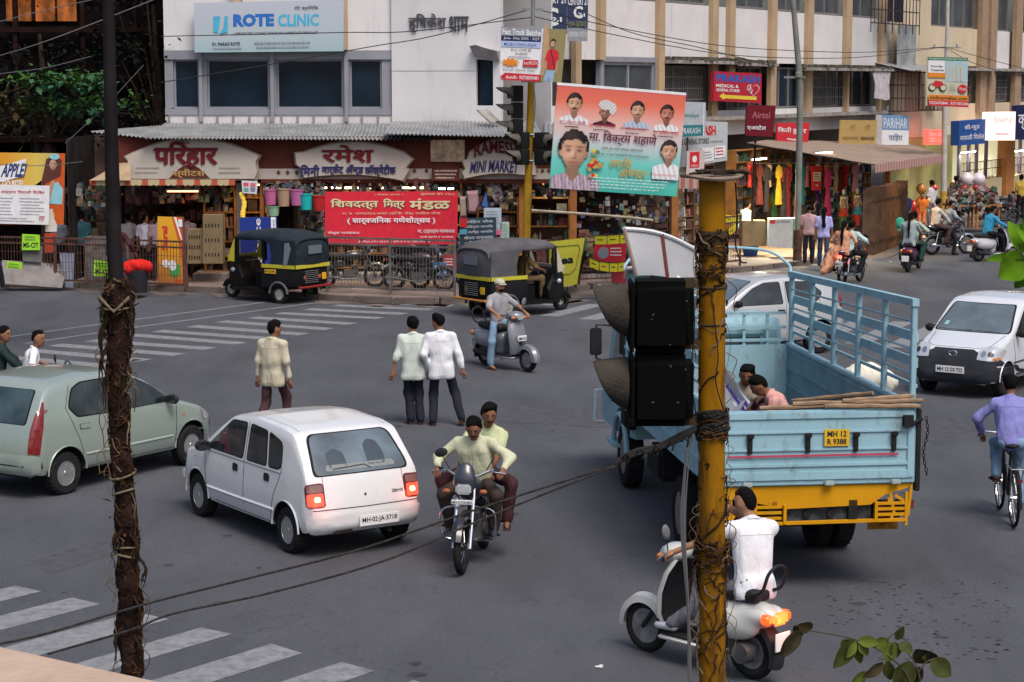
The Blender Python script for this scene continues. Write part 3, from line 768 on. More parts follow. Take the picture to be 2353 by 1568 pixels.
# awning and its striped valance
aw = thing('awning','beige awning with red and cream scalloped valance at the sweet shop','awning')
beige = M('beige_canvas',(.33,.24,.15),.9,var=.15); vr = M('valance_red',(.42,.09,.05),.9); vc = M('valance_cream',(.45,.36,.22),.9)
m = MB(); A,B,C_,D = P(206,415,50.9),P(300,415,50.9),P(300,372,51.9),P(272,376,51.9); m.add([A,B,C_,D],[(0,1,2,3)]); m.build('awning_cloth',beige,aw,0)
mr = MB(); mc = MB(); x = 206; k = 0
while x < 538:
    w = 14 if k % 2 == 0 else 26
    w = min(w,540-x); t = mr if k % 2 == 0 else mc
    pts = [P(x,413,51)]+[P(x+w*i/6,425+2.5*abs(math.sin(i*math.pi/3)),51) for i in range(7)]+[P(x+w,413,51)]
    n = len(pts); t.add([*pts,*[p+Vector((0,.03,0)) for p in pts]],[tuple(range(n)),tuple(range(2*n-1,n-1,-1))]); x += w; k += 1
mr.build('red_valance',vr,aw,0); mc.build('cream_valance',vc,aw,0)
# ================================================================ SIGNS AND POSTERS
def pm_(n,c=(.5,.5,.5),r=.6): return M(n,c,r,var=.09,scale=7)
wht = pm_('print_white',(.68,.68,.7)); blk = pm_('print_black',(.02,.02,.025)); red = pm_('print_red',(.50,.03,.04)); blu = pm_('print_blue',(.02,.06,.30))
tealp = pm_('print_teal',(.10,.33,.45)); yel = pm_('print_yellow',(.62,.48,.05)); grn = pm_('print_green',(.25,.52,.05)); gry = pm_('print_grey',(.25,.27,.3))
orange = pm_('print_orange',(.65,.22,.03)); skin_p = pm_('print_skin',(.42,.24,.16)); skin_d = pm_('print_skin_dark',(.22,.10,.07)); hair_p = pm_('print_hair',(.03,.02,.02))
rim_l = M('sign_rim',(.3,.3,.3),.5)
def face(b,u,v,s,shirt,sk,lo=2.9,hair=True,must=False,turban=False,smile=False,asp=1.26):
    """a printed portrait photograph: soft tones laid on a fine grid"""
    ru,rv = .05*s,.05*s*asp*1.15; b.k += 1; off = .0025*b.k+.0015; N,K = 56,64
    X,Y = np.meshgrid(np.linspace(-2,2,N),np.linspace(-lo,1.75,K)); rs = np.random.RandomState(int(u*1000)); g = lambda cx,cy,a,c,q=2: np.exp(-(np.abs((X-cx)/a)**q+np.abs((Y-cy)/c)**q))
    colr = lambda m: np.array(m.node_tree.nodes['Principled BSDF'].inputs['Base Color'].default_value[:3])
    SK,SH = colr(sk),colr(shirt); fw = .86-.26*np.clip(-Y-.25,0,1); fm = (X/fw)**2+((Y+.08)/1.04)**2 < 1
    nz = np.sqrt(np.clip(1-(X/.95)**2-((Y+.05)/1.1)**2,0,1)); L = .50+.55*np.clip(-.35*X+.25*Y+.8*nz,0,1.2); C = SK*L[...,None]*1.35
    C *= (1-.35*g(0,-.8,.7,.3))[...,None]; C += .10*g(-.1,-.12,.12,.28)[...,None]+.07*g(-.42,-.25,.25,.2)[...,None]; dk = np.zeros_like(X)
    for sx in (-1,1): dk += .9*g(sx*.36,.04,.17,.075)+.75*g(sx*.38,.25,.26,.06)
    dk += .45*g(.14,-.22,.07,.2)+.6*g(0,-.38,.2,.045)+.55*g(0,-.62,.30,.05)+(.95*g(0,-.50,.38,.08,3) if must else 0); C *= (1-np.clip(dk,0,.93))[...,None]
    C[...,0] += .10*g(0,-.66,.26,.07); C += (.35*g(0,-.60,.18,.035))[...,None] if smile else 0
    hl = .55+.12*np.cos(X*3)+.05*np.sin(X*9); hm = (((X/1.06)**2+((Y-.22)/1.06)**2 < 1+.04*np.sin(X*17)) & ((Y > hl) | ((np.abs(X) > .78) & (Y > .0)))) & hair
    em = (np.abs(np.abs(X)-.9)/.13)**2+((Y+.1)/.26)**2 < 1; nm = (np.abs(X) < .46) & (Y < -.7) & (Y > -1.75+np.abs(X)*1.1); sm = (Y < -1.12-np.clip(np.abs(X)-.35,0,2)*.32) & (np.abs(X) < 1.92-.1*np.clip(-1.6-Y,0,9))
    T = ((X/1.2)**2+((Y-1.0)/.72)**2 < 1) | ((X-1.2)**2/.35+(Y-.5)**2/.8 < 1) if turban else np.zeros_like(fm)
    R = np.zeros(C.shape); A = np.zeros_like(fm); sh = SH*(.72+.3*np.sin(X*5+Y*2)**2+.1*rs.rand(*X.shape))[...,None]
    if s > 2: sh = sh*(1-.45*(np.sin(X*26+Y*4) > .35))[...,None]
    for mk,cc in ((sm,sh),(nm,SK*.62*(1-.3*np.abs(X))[...,None]),(em,SK*.8*np.ones_like(C)),(hm,np.array((.02,.014,.014))*(1+1.6*g(-.3,.9,.5,.3))[...,None]),(fm & ~hm,C),(T,np.array((.62,.6,.6))*(.7+.3*np.sin(X*6-Y*5)**2)[...,None])): R[mk] = cc[mk] if cc.shape == R.shape else cc; A |= mk
    vs = [b.pt(min(.998,max(.002,u+x*ru)),max(.004,min(.996,v+y*rv)),off) for x,y in zip(X.ravel(),Y.ravel())]
    fs = [(r*N+c,r*N+c+1,(r+1)*N+c+1,(r+1)*N+c) for r in range(K-1) for c in range(N-1) if A[r,c] and A[r+1,c+1] and A[r,c+1] and A[r+1,c] and .003 < u+X[r,c]*ru < .99]
    m = MB(); m.add(vs,fs); me = m.mesh('portrait',photo_m,0); a = me.color_attributes.new('tone','FLOAT_COLOR','POINT'); a.data.foreach_set('color',np.concatenate([np.clip(R,0,1).reshape(-1,3),np.ones((N*K,1))],1).ravel()); return mesh_obj('portrait',me,b.root)
photo_m = M('printed_photo',rough=.6); _a = photo_m.node_tree.nodes.new('ShaderNodeVertexColor'); _a.layer_name = 'tone'; photo_m.node_tree.links.new(_a.outputs[0],photo_m.node_tree.nodes['Principled BSDF'].inputs['Base Color'])
# clinic sign
b = pxboard('clinic_sign',[(447,121),(789,118),(790,0),(446,7)],54.55,grad_mat('clinic_print',[(0,(.30,.42,.45)),(.35,(.38,.44,.48)),(1,(.43,.46,.53))]),thick=.18,label='long pale blue clinic signboard above the dark windows',cat='sign')
b.text('ROTE',.26,.50,.535,.76,pm_('rote_blue',(.03,.14,.45)),bold=.06); b.text('CLINIC',.515+.045,.50,.835,.74,pm_('clinic_cyan',(.06,.38,.58)),bold=.03)
b.text('LAPROSCOPIC GYNAEC SURGEON & INFERTILITY SPECIALIST',.265,.345,.83,.395,blk,bold=.01)
b.text('रोटे क्लिनिक',.67,.80,.83,.90,blk); b.text('Dr. PARAG ROTE',.12,.13,.305,.20,blk,bold=.02); b.lines(.12,.04,.34,.11,1,gry,.5,3)
b.lines(.38,.05,.85,.22,2,gry,.45,5)
for pts in ([(.13,.40),(.16,.40),(.175,.72),(.13,.72)],[(.165,.36),(.225,.40),(.225,.72),(.205,.72),(.2,.5)]): b.poly(pts,pm_('clinic_cyan',(.1,.3,.4)),'emblem')
# century boards
c21 = pm_('century_blue',(.035,.05,.10))
for i,(q,lab) in enumerate([([(1224,80),(1303,78),(1303,-14),(1222,-14)],'dark blue estate agent board nearer the clinic wall, larger of the pair'),([(1304,95),(1350,95),(1352,-14),(1303,-14)],'narrow blue and grey estate agent board with phone number, right of the larger one')]):
    b = pxboard('agency_board',q,57.0,c21,thick=.05,label=lab,cat='sign')
    b.text('CENTURY 21',.04,.76,.96,.93,wht,bold=.02)
    b.text('C',.3,.2 if i == 0 else .48,.75,.66 if i == 0 else .74,wht,bold=.03); b.text('21',.52,.30 if i == 0 else .52,.85,.42 if i == 0 else .6,wht,bold=.02)
    if i: b.rect(0,0,1,.28,gry); b.text('REAL ESTATE',.08,.31,.92,.42,pm_('c21_olive',(.3,.28,.12))); b.text('51003500, 501213',.06,.08,.94,.2,wht)
# course hoarding on the middle signal pole
b = pxboard('course_hoarding',[(1149,184),(1290,190),(1302,68),(1152,62)],[47.9,47.9,47.9,47.9],wht,thick=.06,label='course advertisement with girl in red on top of the middle signal pole',cat='hoarding')
b.rect(0,.84,.62,1,gry); b.text('Fast Track Batches',.02,.86,.64,.97,wht,bold=.02)
b.rect(0,.74,.62,.84,pm_('navy_print',(.02,.03,.09))); b.text('Java- .Net 2005 - SQT',.04,.76,.6,.82,wht)
b.rect(0,.63,.62,.74,pm_('pale_blue_print',(.4,.47,.65))); b.text('MCSE-CCNA-LINUX',.05,.65,.56,.71,blu,bold=.01)
b.text('MCA, MCM, BE',.16,.555,.48,.6,blk); b.text('Students',.23,.49,.42,.54,blk); b.lines(.12,.42,.55,.47,1,gry)
b.poly([(.06+.13*(1+.25*(-1)**k)*math.cos(k*math.pi/10)+.1,.34+.075*(1+.3*(-1)**k)*math.sin(k*math.pi/10)) for k in range(20)],orange)
b.rect(.36,.27,.60,.40,red); b.text('kerROX',.375,.31,.59,.375,wht,shear=.02); b.text('Parihar Chowk, Pune',.05,.17,.55,.22,blk)
b.poly([(.0,.065),(.08,.14),(.66,.125),(.66,.0),(.06,.0)],red); b.text('Aundh- 9272835481',.09,.03,.62,.095,wht,bold=.015)
b.rect(.66,.0,1,1,grad_mat('leafy_print',[(0,(.25,.22,.10)),(.5,(.28,.38,.10)),(1,(.30,.45,.14))]))
b.ell(.66,.6,.09,.5,pm_('trunk_print',(.45,.28,.16)),a0=-90,a1=90)
b.poly([(.70,.02),(.74,.22),(.88,.22),(.86,.0),(.80,.0),(.79,.1),(.77,.0)],pm_('jeans_print',(.25,.38,.55)))
b.poly([(.70,.40),(.735,.58),(.78,.62),(.85,.62),(.91,.56),(.925,.42),(.88,.40),(.88,.24),(.75,.24),(.745,.40)],red)
b.poly([(.70,.40),(.72,.40),(.72,.2),(.69,.2)],skin_p); b.poly([(.9,.42),(.925,.42),(.9,.14),(.87,.18)],skin_p)
face(b,.812,.72,.9,red,skin_p,.9,asp=1.5); b.poly([(.785,.6),(.795,.6),(.875,.26),(.865,.26)],hair_p)
# big political banner
bc = [(1262,433),(1555,452),(1577,216),(1281,192)]
b = pxboard('birthday_banner',bc,[47.2,47.6,47.6,47.2],grad_mat('banner_print',[(0,(.06,.42,.34)),(.28,(.14,.50,.45)),(.48,(.50,.50,.52)),(.66,(.66,.40,.36)),(.85,(.66,.16,.10)),(1,(.60,.12,.10))]),thick=.05,label='large tilted banner of portraits fading from orange red to teal',cat='banner')
b.rect(-.004,.985,1.0,1.01,wht)
face(b,.145,.82,1.2,wht,skin_p,2.2,must=True); face(b,.385,.765,.95,pm_('dark_shirt_print',(.06,.02,.04)),skin_d,1.9,hair=False,turban=True,smile=True)
face(b,.635,.80,1.08,pm_('bluish_shirt_print',(.40,.47,.58)),skin_p,2.2,must=True,smile=True); face(b,.865,.79,1.05,wht,pm_('reddish_skin_print',(.36,.14,.10)),2.2,must=True)
for i,u in enumerate((.04,.27,.51,.77)):
    b.text(['मा. मोहन जोशी','मा. शरद रणपिसे','मा. चंद्रकांत छाजेड','मा. दिलीप बराटे'][i],u,.625-.01*i,u+.2,.665-.01*i,red); b.lines(u+.03,.59-.01*i,u+.17,.615-.01*i,1,blk,.4,i)
b.text('मा. िवक्रम शहाणे',.275,.455,.80,.585,pm_('maroon_print',(.12,.02,.05)),bold=.015)
b.text('यांची पुणे शहर काँग्रेस किमटीच्या',.38,.40,.70,.435,blk); b.text('वॉर्ड क्र. ३१ च्या अध्यक्षपदी िनवड झाल्याबद्दल',.33,.345,.75,.38,blk)
face(b,.165,.37,2.35,pm_('striped_shirt_print',(.48,.36,.44)),skin_p,smile=False)
face(b,.905,.43,1.3,wht,skin_p,smile=True)
gd = pm_('gold_print',(.45,.28,.06))
b.text('हार्दिक',.45,.23,.62,.335,gd,bold=.02,shear=.02); b.text('अिभनंदन',.53,.14,.74,.25,gd,bold=.02,shear=.02,arch=.01)
rnd = random.Random(5)
for k in range(26):
    u,v = .33+rnd.gauss(0,.028),.265+rnd.gauss(0,.05); b.ell(u,v,.016,.02,[gd,yel,red,pm_('leaf_print',(.10,.2,.05)),skin_p][k % 5],n=7,lift=.07+.0003*k)
b.lines(.30,.03,.97,.15,4,pm_('print_pale',(.50,.60,.62)),.35,9); b.text('मा. बाळासाहेब शिवरकर'.replace('शि','िश'),.76,.185,.97,.215,red)
# red festival banner
b = pxboard('festival_banner',[(747,563),(1051,562),(1052,440),(747,441)],50.7,pm_('banner_red',(.60,.028,.05)),thick=.03,label='big red Devanagari festival banner hung on the railing',cat='banner')
cr = pm_('banner_cream',(.62,.55,.33)); sh = pm_('banner_shadow',(.18,.02,.03))
for dx,mt in ((.006,sh),(0,cr)):
    b.text('िशवदत्त',.045+dx,.665-dx*1.5,.40+dx,.865-dx*1.5,mt,bold=.035); b.text('िमत्र',.44+dx,.665-dx*1.5,.60+dx,.865-dx*1.5,mt,bold=.035); b.text('मंडळ',.64+dx,.665-dx*1.5,.94+dx,.865-dx*1.5,mt,bold=.035)
b.text('।। िशवदत्त प्रसन्न ।।',.37,.92,.59,.965,cr); b.text('स्थापना सन १९८८',.72,.91,.98,.97,cr)
b.text('रा. ब. गायकवाड मार्ग (डि.पी. रोड) परिहार चौक',.13,.555,.87,.62,cr); b.text('( सार्वजिनक गणेशोत्सव )',.17,.38,.83,.53,wht,bold=.03)
b.text('गोकुळ गायकवाड',.02,.19,.26,.26,wht,bold=.01); b.text('अध्यक्ष',.1,.1,.18,.15,wht); b.text('मा. दत्तात्रय गायकवाड',.70,.2,.98,.28,wht,bold=.01); b.text('माजी महापौर व नगरसेवक',.72,.12,.97,.17,wht)
b.text('डेकोरेशन तसेच मंडपाचे व स्पीकर योग्य दरात मिळतील'.replace('मि','िम'),.25,.03,.80,.085,wht)
# boards beside it
b = pxboard('notice_board',[(1056,566),(1140,562),(1140,500),(1057,502)],51.2,pm_('slate_print',(.03,.06,.09)),thick=.04,label='slate notice board with white Devanagari lines right of the red banner',cat='sign')
for i,t in enumerate(['परिहार चौक','परिवर्तन नागरिक','व वरिष्ठ नागरिक','मोफत वाचनालय','औंध']): b.text(t,.12,.80-.19*i,.92-(.4 if i == 4 else 0),.93-.19*i,wht)
b.rect(.0,.68,.2,1,red); b.rect(.0,.42,.2,.6,tealp)
b = pxboard('paper_notice',(1112,478,1152,540),51.3,pm_('paper_blue',(.42,.5,.58)),thick=.01,label='pale blue paper notice taped beside the slate board',cat='poster'); b.lines(.1,.2,.9,.9,7,gry); b.rect(.55,.0,1,.18,pm_('pink_print',(.6,.15,.3)))
b = pxboard('paper_notice',(1150,510,1170,548),51.3,pm_('paper_green',(.38,.52,.42)),thick=.01,label='pale green narrow paper notice nearest the signal pole',cat='poster'); b.lines(.1,.1,.9,.9,6,gry)
b = pxboard('small_poster',(1018,586,1049,618),50.6,red,thick=.02,label='small square red poster tied under the red banner',cat='poster'); b.lines(.1,.2,.9,.8,3,wht)
b = pxboard('sticker_board',(942,609,971,637),50.4,pm_('cell_blue',(.06,.20,.45)),thick=.02,label='small blue board on the left parked motorcycle',cat='sign'); b.ell(.25,.62,.12,.16,wht); b.text('TATA',.42,.5,.92,.72,wht); b.text('INDICOM',.08,.12,.92,.3,wht)
b = pxboard('sticker_board',(995,603,1026,634),50.4,pm_('cell_blue'),thick=.02,label='small blue board on the right parked motorcycle',cat='sign'); b.ell(.25,.62,.12,.16,wht); b.text('TATA',.42,.5,.92,.72,wht); b.text('INDICOM',.08,.12,.92,.3,wht)
b = pxboard('white_sheet',[(880,645),(903,655),(904,600),(880,612)],50.35,wht,thick=.015,label='plain white sheet of board standing among the parked motorcycles',cat='board')
# blue shade cloth with brand strip
m = MB(); c = [P(905,588,51.2),P(1020,588,51.2),P(1030,566,50.4),P(900,566,50.4)]; corr(m,c[0],c[1],c[2],c[3],5,.03)
tag(m.build('shade_cloth',pm_('shade_blue',(.05,.07,.16))),'dark blue shade cloth sagging below the red banner','awning')
# left end posters
b = pxboard('drink_banner',[(-60,518),(146,516),(149,353),(-62,350)],51.9,grad_mat('drink_print',[(0,(.55,.30,.04)),(.35,(.62,.28,.03)),(.7,(.60,.45,.10)),(1,(.35,.30,.12))],'X'),thick=.04,label='orange apple drink banner with girl and bottle at far left',cat='banner')
b.poly([(.05,0),(.3,.0),(.65,.5),(1,.85),(1,.35),(.8,.0)],pm_('flame_print',(.5,.09,.02))); b.rect(.9,.0,1,1,pm_('flame_print'))
b.poly([(.58,.40),(.74,.55),(.80,.92),(.90,.98),(.97,.9),(.96,.68),(.8,.58),(.72,.36)],pm_('long_hair_print',(.10,.035,.03)))
face(b,.875,.85,.95,pm_('cyan_top_print',(.25,.50,.58)),skin_p,.95,asp=1.6); b.poly([(.80,.30),(.84,.56),(.93,.6),(.99,.5),(.98,.28)],pm_('cyan_top_print',(.25,.50,.58))); b.poly([(.78,.32),(.86,.62),(.9,.62),(.84,.32)],skin_p); b.ell(.89,.955,.055,.045,pm_('cyan_top_print'))
b.poly([(.0,.70),(.58,.92),(.56,.68),(.0,.50)],wht); b.text('APPLE!',.30,.66,.56,.86,pm_('apple_navy',(.04,.05,.16)),bold=.04,shear=.15,arch=.0); b.text('GO BITE!',.32,.53,.55,.62,wht,bold=.03)
b.poly([(.8,-.1),(.8,.02),(.83,.1),(.84,.22),(.88,.22),(.89,.1),(.93,.0),(.93,-.1)],pm_('bottle_white',(.6,.55,.5)))
b.poly([(.80,-.40),(.79,-.12),(.93,-.12),(.93,-.40)],pm_('bottle_red',(.42,.06,.03)))
b = pxboard('notice_banner',[(-50,513),(112,517),(114,427),(-52,424)],51.75,wht,thick=.015,label='white handbill banner with red Devanagari heading over the drink banner',cat='banner')
b.text('िनवासी संस्कार िनवासी िशबिर'.replace('बि','िब'),.12,.76,.93,.87,red,bold=.01); b.lines(.1,.2,.5,.7,6,gry,.3,4); b.lines(.58,.22,.93,.7,6,gry,.3,8); b.lines(.2,.05,.8,.18,2,gry,.3,2); b.text('त्र',.86,.06,.94,.22,red)
lime = pm_('lime_print',(.30,.62,.04))
for i,(q,lab) in enumerate([([(50,575),(92,575),(91,540),(51,538)],'lime green computer course poster highest on the left railing'),([(10,636),(46,641),(52,604),(17,600)],'lime green computer course poster on the leaning grey board'),([(215,634),(257,638),(256,602),(217,598)],'lime green computer course poster just left of the bare pole')]):
    b = pxboard('course_poster',q,[51.2,51.3,51.0][i],lime,thick=.01,label=lab,cat='poster'); b.text('MS-CIT',.08,.15,.92,.48,blk,bold=.03); b.lines(.1,.58,.9,.92,2,pm_('lime_dark',(.12,.3,.04)),.6,i)
def plank(q,Y,mat,lab,name='board',cat='board',thick=.03): return pxboard(name,q,Y,mat,thick=thick,label=lab,cat=cat)
grb = M('grey_board',(.21,.195,.19),.9,var=.3,scale=3,dirt=(.10,.09,.08),dscale=3)
plank([(2,652),(142,662),(157,608),(5,598)],[51.1,51.1,51.4,51.4],grb,'wide grey board leaning at the foot of the left railing')
plank([(52,600),(96,604),(98,566),(50,562)],51.3,M('dull_board',(.13,.13,.125),.9,var=.3),'dull grey panel under the top lime poster')
plank([(150,660),(168,662),(170,582),(136,582)],51.3,M('bluish_board',(.30,.33,.42),.8,var=.2),'narrow bluish white panel behind the left railing')
plank([(195,650),(250,652),(250,545),(195,545)],51.6,M('stone_block',(.13,.115,.11),.95,var=.5,scale=5,bump=.5),'speckled grey stone block behind the railing left of the pole','stone_block','block',.4)
plank([(252,600),(300,600),(300,548),(258,548)],51.7,M('stone_block'),'speckled grey stone block behind the bare pole','stone_block','block',.4)
# orange soap board
b = pxboard('snack_board',[(362,650),(427,656),(422,500),(362,498)],50.9,grad_mat('snack_print',[(0,(.42,.16,.04)),(.5,(.60,.27,.02)),(1,(.62,.33,.03))]),thick=.05,label='tall orange snack board standing at the kerb',cat='sign')
b.poly([(.55,1),(.8,.6),(.9,.3),(.98,.0),(1,1)],pm_('flame_print')); b.poly([(.62,1),(.72,1),(.92,.68),(.88,.66)],wht); b.text('Saral',.16,.50,.38,.86,red,bold=.04,rot=True)
b.ell(.62,.22,.2,.11,pm_('snack_green',(.05,.30,.08))); b.ell(.55,.28,.13,.08,wht); b.ell(.3,.3,.13,.06,wht); b.rect(.62,0,.98,.08,pm_('flame_print')); b.rect(.8,.86,.95,.97,wht)
plank([(427,656),(434,668),(423,500),(420,498)],50.85,M('maroon_edge',(.12,.05,.05),.8),'maroon edge board beside the orange snack board')
# tall blue board behind the rickshaw
b = pxboard('blue_board',[(556,640),(640,640),(636,499),(550,500)],50.9,pm_('finance_blue',(.02,.04,.22)),thick=.05,label='tall dark blue board behind the parked autorickshaw',cat='sign')
b.text('Reliance',.40,.08,.56,.98,wht,rot=True,bold=.01); b.rect(.84,0,.97,1,wht); b.text('Communications',.87,.3,.94,.95,blu,rot=True)
# idea banner, leaning
b = pxboard('yellow_banner',[(1262,664),(1326,654),(1344,547),(1262,556)],50.1,pm_('idea_yellow',(.52,.50,.06)),thick=.02,label='yellow banner with bold black word hung near the parked rickshaw',cat='banner')
b.text('Idea',.05,.48,.76,.66,blk,bold=.04); o_ = [(.1,.88),(.84,.86),(.9,.78),(.86,.36),(.72,.25),(.1,.28)]
for p,q in zip(o_,o_[1:]+o_[:1]):
    d = Vector((q[0]-p[0],q[1]-p[1])).normalized()*.007; b.poly([(p[0]-d.y,p[1]+d.x),(q[0]-d.y,q[1]+d.x),(q[0]+d.y,q[1]-d.x),(p[0]+d.y,p[1]-d.x)],blk,lift=.012)
# strings of small yellow and red flags
fl = thing('flag_string','two strings of small yellow paper flags on the leaning fence','bunting')
fy = pm_('flag_yellow',(.60,.52,.03))
for row in ([(1366,541),(1395,541),(1424,539),(1452,537)],[(1354,592),(1377,601),(1400,604),(1420,604),(1440,601)]):
    for a,c in zip(row,row[1:]):
        x0,y0 = a; x1,y1 = c; y = (y0+y1)/2; bq = pxboard('f',[(x0+1,y0+21),(x1-1,y1+21),(x1-1,y1),(x0+1,y0)],49.3,fy,thick=.005,parent=fl,part='flag'); bq.lines(.2,.35,.8,.65,1,blk)
    m = MB(); m.tube([P(x,y,49.3) for x,y in row],.012,4); m.build('string',blk,fl)
b = pxboard('round_poster',[(1362,600),(1436,604),(1440,560),(1366,563)],49.5,red,thick=.02,label='red poster with grey disc behind the yellow flags',cat='poster'); b.ell(.3,.5,.17,.35,gry); b.lines(.5,.3,.9,.85,3,wht)
plank([(1404,648),(1440,652),(1446,605),(1410,606)],49.6,pm_('dull_red',(.28,.03,.04)),'dull red board at the foot of the flag fence')
fl2 = thing('flag_string','string of yellow paper flags right of the thick yellow pole','bunting')
for q in ([(1668,512),(1687,516),(1687,496),(1668,494)],[(1688,514),(1704,510),(1702,491),(1688,496)],[(1672,545),(1692,530),(1690,513),(1674,528)]): bq = pxboard('f',q,57.5,fy,thick=.005,parent=fl2,part='flag'); bq.lines(.2,.35,.8,.65,1,blk)
# --- boards of the right-hand shops
SL = (1.65+.866*2.6,58-.5*2.6,.5,.866)    # plane 2.6 m in front of the wing
b = pxboard('medical_sign',[(1640,232),(1750,238),(1750,169),(1641,164)],RBL,pm_('medical_red',(.36,.02,.04)),off=.5,thick=.12,label='red medical store sign with yellow arrow and heart on the pilasters',cat='sign')
b.text('PRAKASH',.04,.66,.96,.92,pm_('medical_blue',(.02,.10,.38)),bold=.04); b.text('MEDICAL &',.04,.47,.5,.58,wht,bold=.02); b.text('GENERAL STORES',.04,.33,.52,.43,wht,bold=.02)
b.poly([(.1,.17),(.2,.29),(.2,.22),(.88,.22),(.88,.1),(.2,.1),(.2,.04)],yel)
hp = [(.81+.14*math.sin(t)**3,.44+.016*(13*math.cos(t)-5*math.cos(2*t)-2*math.cos(3*t)-math.cos(4*t))*.95) for t in [k*2*math.pi/24 for k in range(24)]]
b.poly(hp,pm_('heart_outline',(.6,.3,.3))); b.poly([(.81+(u-.81)*.82,.44+(v-.44)*.82) for u,v in hp],pm_('medical_red')); b.poly([(.63,.42),(.72,.45),(.75,.6),(.77,.36),(.79,.45),(.8,.43),(.77,.3),(.745,.48),(.72,.43)],wht)
b = pxboard('light_box_sign',[(1565,315),(1621,312),(1622,236),(1567,234)],56.4,pm_('himalaya_grey',(.36,.40,.43)),thick=.2,label='pale grey and teal box sign just right of the portrait banner',cat='sign')
b.text('Himalaya',.0,.52,.72,.68,pm_('himalaya_text',(.05,.16,.18)),bold=.01); b.rect(0,0,.9,.33,pm_('himalaya_teal',(.03,.17,.20))); b.text('PRAKASH',.02,.08,.78,.25,wht); b.rect(.9,0,.93,1,wht)
b = pxboard('store_sign',[(1560,386),(1671,369),(1672,281),(1560,276)],57.2,pm_('store_white',(.42,.44,.46)),thick=.1,label='white general stores signboard with red capitals',cat='sign')
b.text('PRAKASH',.18,.66,.76,.90,red,bold=.05); b.text('& GENERAL STORES',.05,.47,.62,.60,blk,bold=.01); b.lines(.65,.46,.96,.57,1,gry)
b.rect(.48,.05,.72,.38,wht); b.rect(.74,.1,.96,.4,wht); b.lines(.5,.1,.7,.3,3,gry); b.lines(.76,.14,.94,.38,3,red)
b = pxboard('phone_sign',[(1577,402),(1618,400),(1619,345),(1578,348)],56.2,pm_('phone_white',(.48,.42,.43)),thick=.15,label='small white and red phone box sign under the grey teal sign',cat='sign'); b.rect(.18,.28,.72,.95,red); b.ell(.45,.65,.13,.14,wht); b.text('vodafone',.24,.34,.66,.42,wht)
b = pxboard('phone_shop_sign',[(1713,312),(1776,315),(1783,243),(1716,242)],58.6,pm_('airtel_maroon',(.13,.012,.02)),thick=.25,label='dark maroon box sign standing on a thin pole',cat='sign')
b.text('Airtel',.2,.58,.82,.80,pm_('airtel_pink',(.35,.12,.14)),bold=.01); b.text('एअरटेल',.05,.18,.72,.36,wht,bold=.02)
m = MB(); m.tube([P(1736,314,58.7),G(1736,600)+Vector((-.07,.7,0))],.035,8); tag(m.build('sign_pole',rust),'thin dark pole that carries the maroon box sign','pole')
m = MB(); m.tube([P(1580,316,56.5),P(1576,470,56.5)],.03,8); m.tube([P(1612,345,56.3),P(1580,352,56.4)],.02,6); m.tube([P(1617,350,56.3),P(1616,480,56.4)],.02,6); tag(m.build('sign_pole',rust),'thin dark poles that carry the pale grey and teal sign','pole')
b = pxboard('red_shop_sign',[(1786,325),(1856,335),(1861,282),(1786,283)],RBL,red,off=.9,thick=.06,label='red sign with white Devanagari behind the grey lamp pole',cat='sign'); b.text('किती हुशार'.replace('कि','िक'),.02,.45,.9,.78,wht,bold=.02); b.lines(.3,.1,.9,.28,1,wht)
b = pxboard('yellow_shop_sign',[(1930,333),(2012,334),(2016,277),(1933,276)],RBL,pm_('dull_yellow',(.42,.29,.11)),off=.9,thick=.06,label='dull yellow signboard left of the blue and white one',cat='sign'); b.text('श्री',.25,.55,.4,.85,pm_('ochre',(.28,.16,.05))); b.text('श्री',.66,.55,.8,.85,pm_('ochre')); b.text('FASHION WORLD',.06,.2,.5,.34,pm_('ochre'),bold=.01); b.text('SADHA HOUSE',.55,.2,.94,.34,blk,bold=.01)
b = pxboard('blue_white_sign',[(2026,333),(2088,334),(2088,266),(2027,264)],RBL,wht,off=1.0,thick=.25,label='white and blue PARIHAR box sign in the middle of the wing',cat='sign'); b.rect(0,.5,1,1,pm_('parihar_blue',(.16,.27,.45))); b.text('PARIHAR',.06,.56,.94,.9,wht,bold=.0); b.text('परिहार',.25,.12,.76,.38,pm_('parihar_ink',(.06,.12,.2)),bold=.01)
b = pxboard('lit_red_sign',[(2132,333),(2166,332),(2167,299),(2132,298)],RBL,M('lit_red',(.6,.05,.04),.5,emit=1.1,ecol=(.9,.10,.07)),off=1.0,thick=.2,label='small glowing red box sign on the cream wall',cat='sign'); b.text('Snack',.1,.6,.9,.85,wht); b.lines(.12,.15,.9,.5,2,pm_('lit_cream',(.7,.6,.5)),.5)
b = pxboard('property_hoarding',[(2130,243),(2222,247),(2224,133),(2132,131)],RBL,pm_('hoarding_cream',(.52,.50,.36)),off=4.4,thick=.06,label='property website hoarding with red motorcycle on the right lamp pole',cat='hoarding')
b.rect(0,.93,1,1,pm_('hoard_green',(.06,.18,.1))); b.text('Property of Gunthewari Grown',.04,.945,.96,.985,wht); b.rect(.42,.5,1,.93,pm_('hoard_sky',(.35,.48,.52)))
for k in range(4): b.rect(.5+k*.1,.52,.57+k*.1,.85-.05*(k % 2),pm_('tower_print',(.45,.44,.38)))
b.rect(0,.6,.4,.93,wht); b.text('Family',.06,.78,.36,.83,blk,bold=.02); b.text('Tomorrow',.06,.71,.38,.76,blk,bold=.02); b.rect(0,.58,.42,.68,orange)
b.ell(.1,.38,.09,.08,blk); b.ell(.1,.38,.07,.06,pm_('hoarding_cream')); b.ell(.36,.38,.09,.08,blk); b.ell(.36,.38,.07,.06,pm_('hoarding_cream')); b.poly([(.08,.42),(.16,.52),(.34,.5),(.36,.42),(.22,.38)],red)
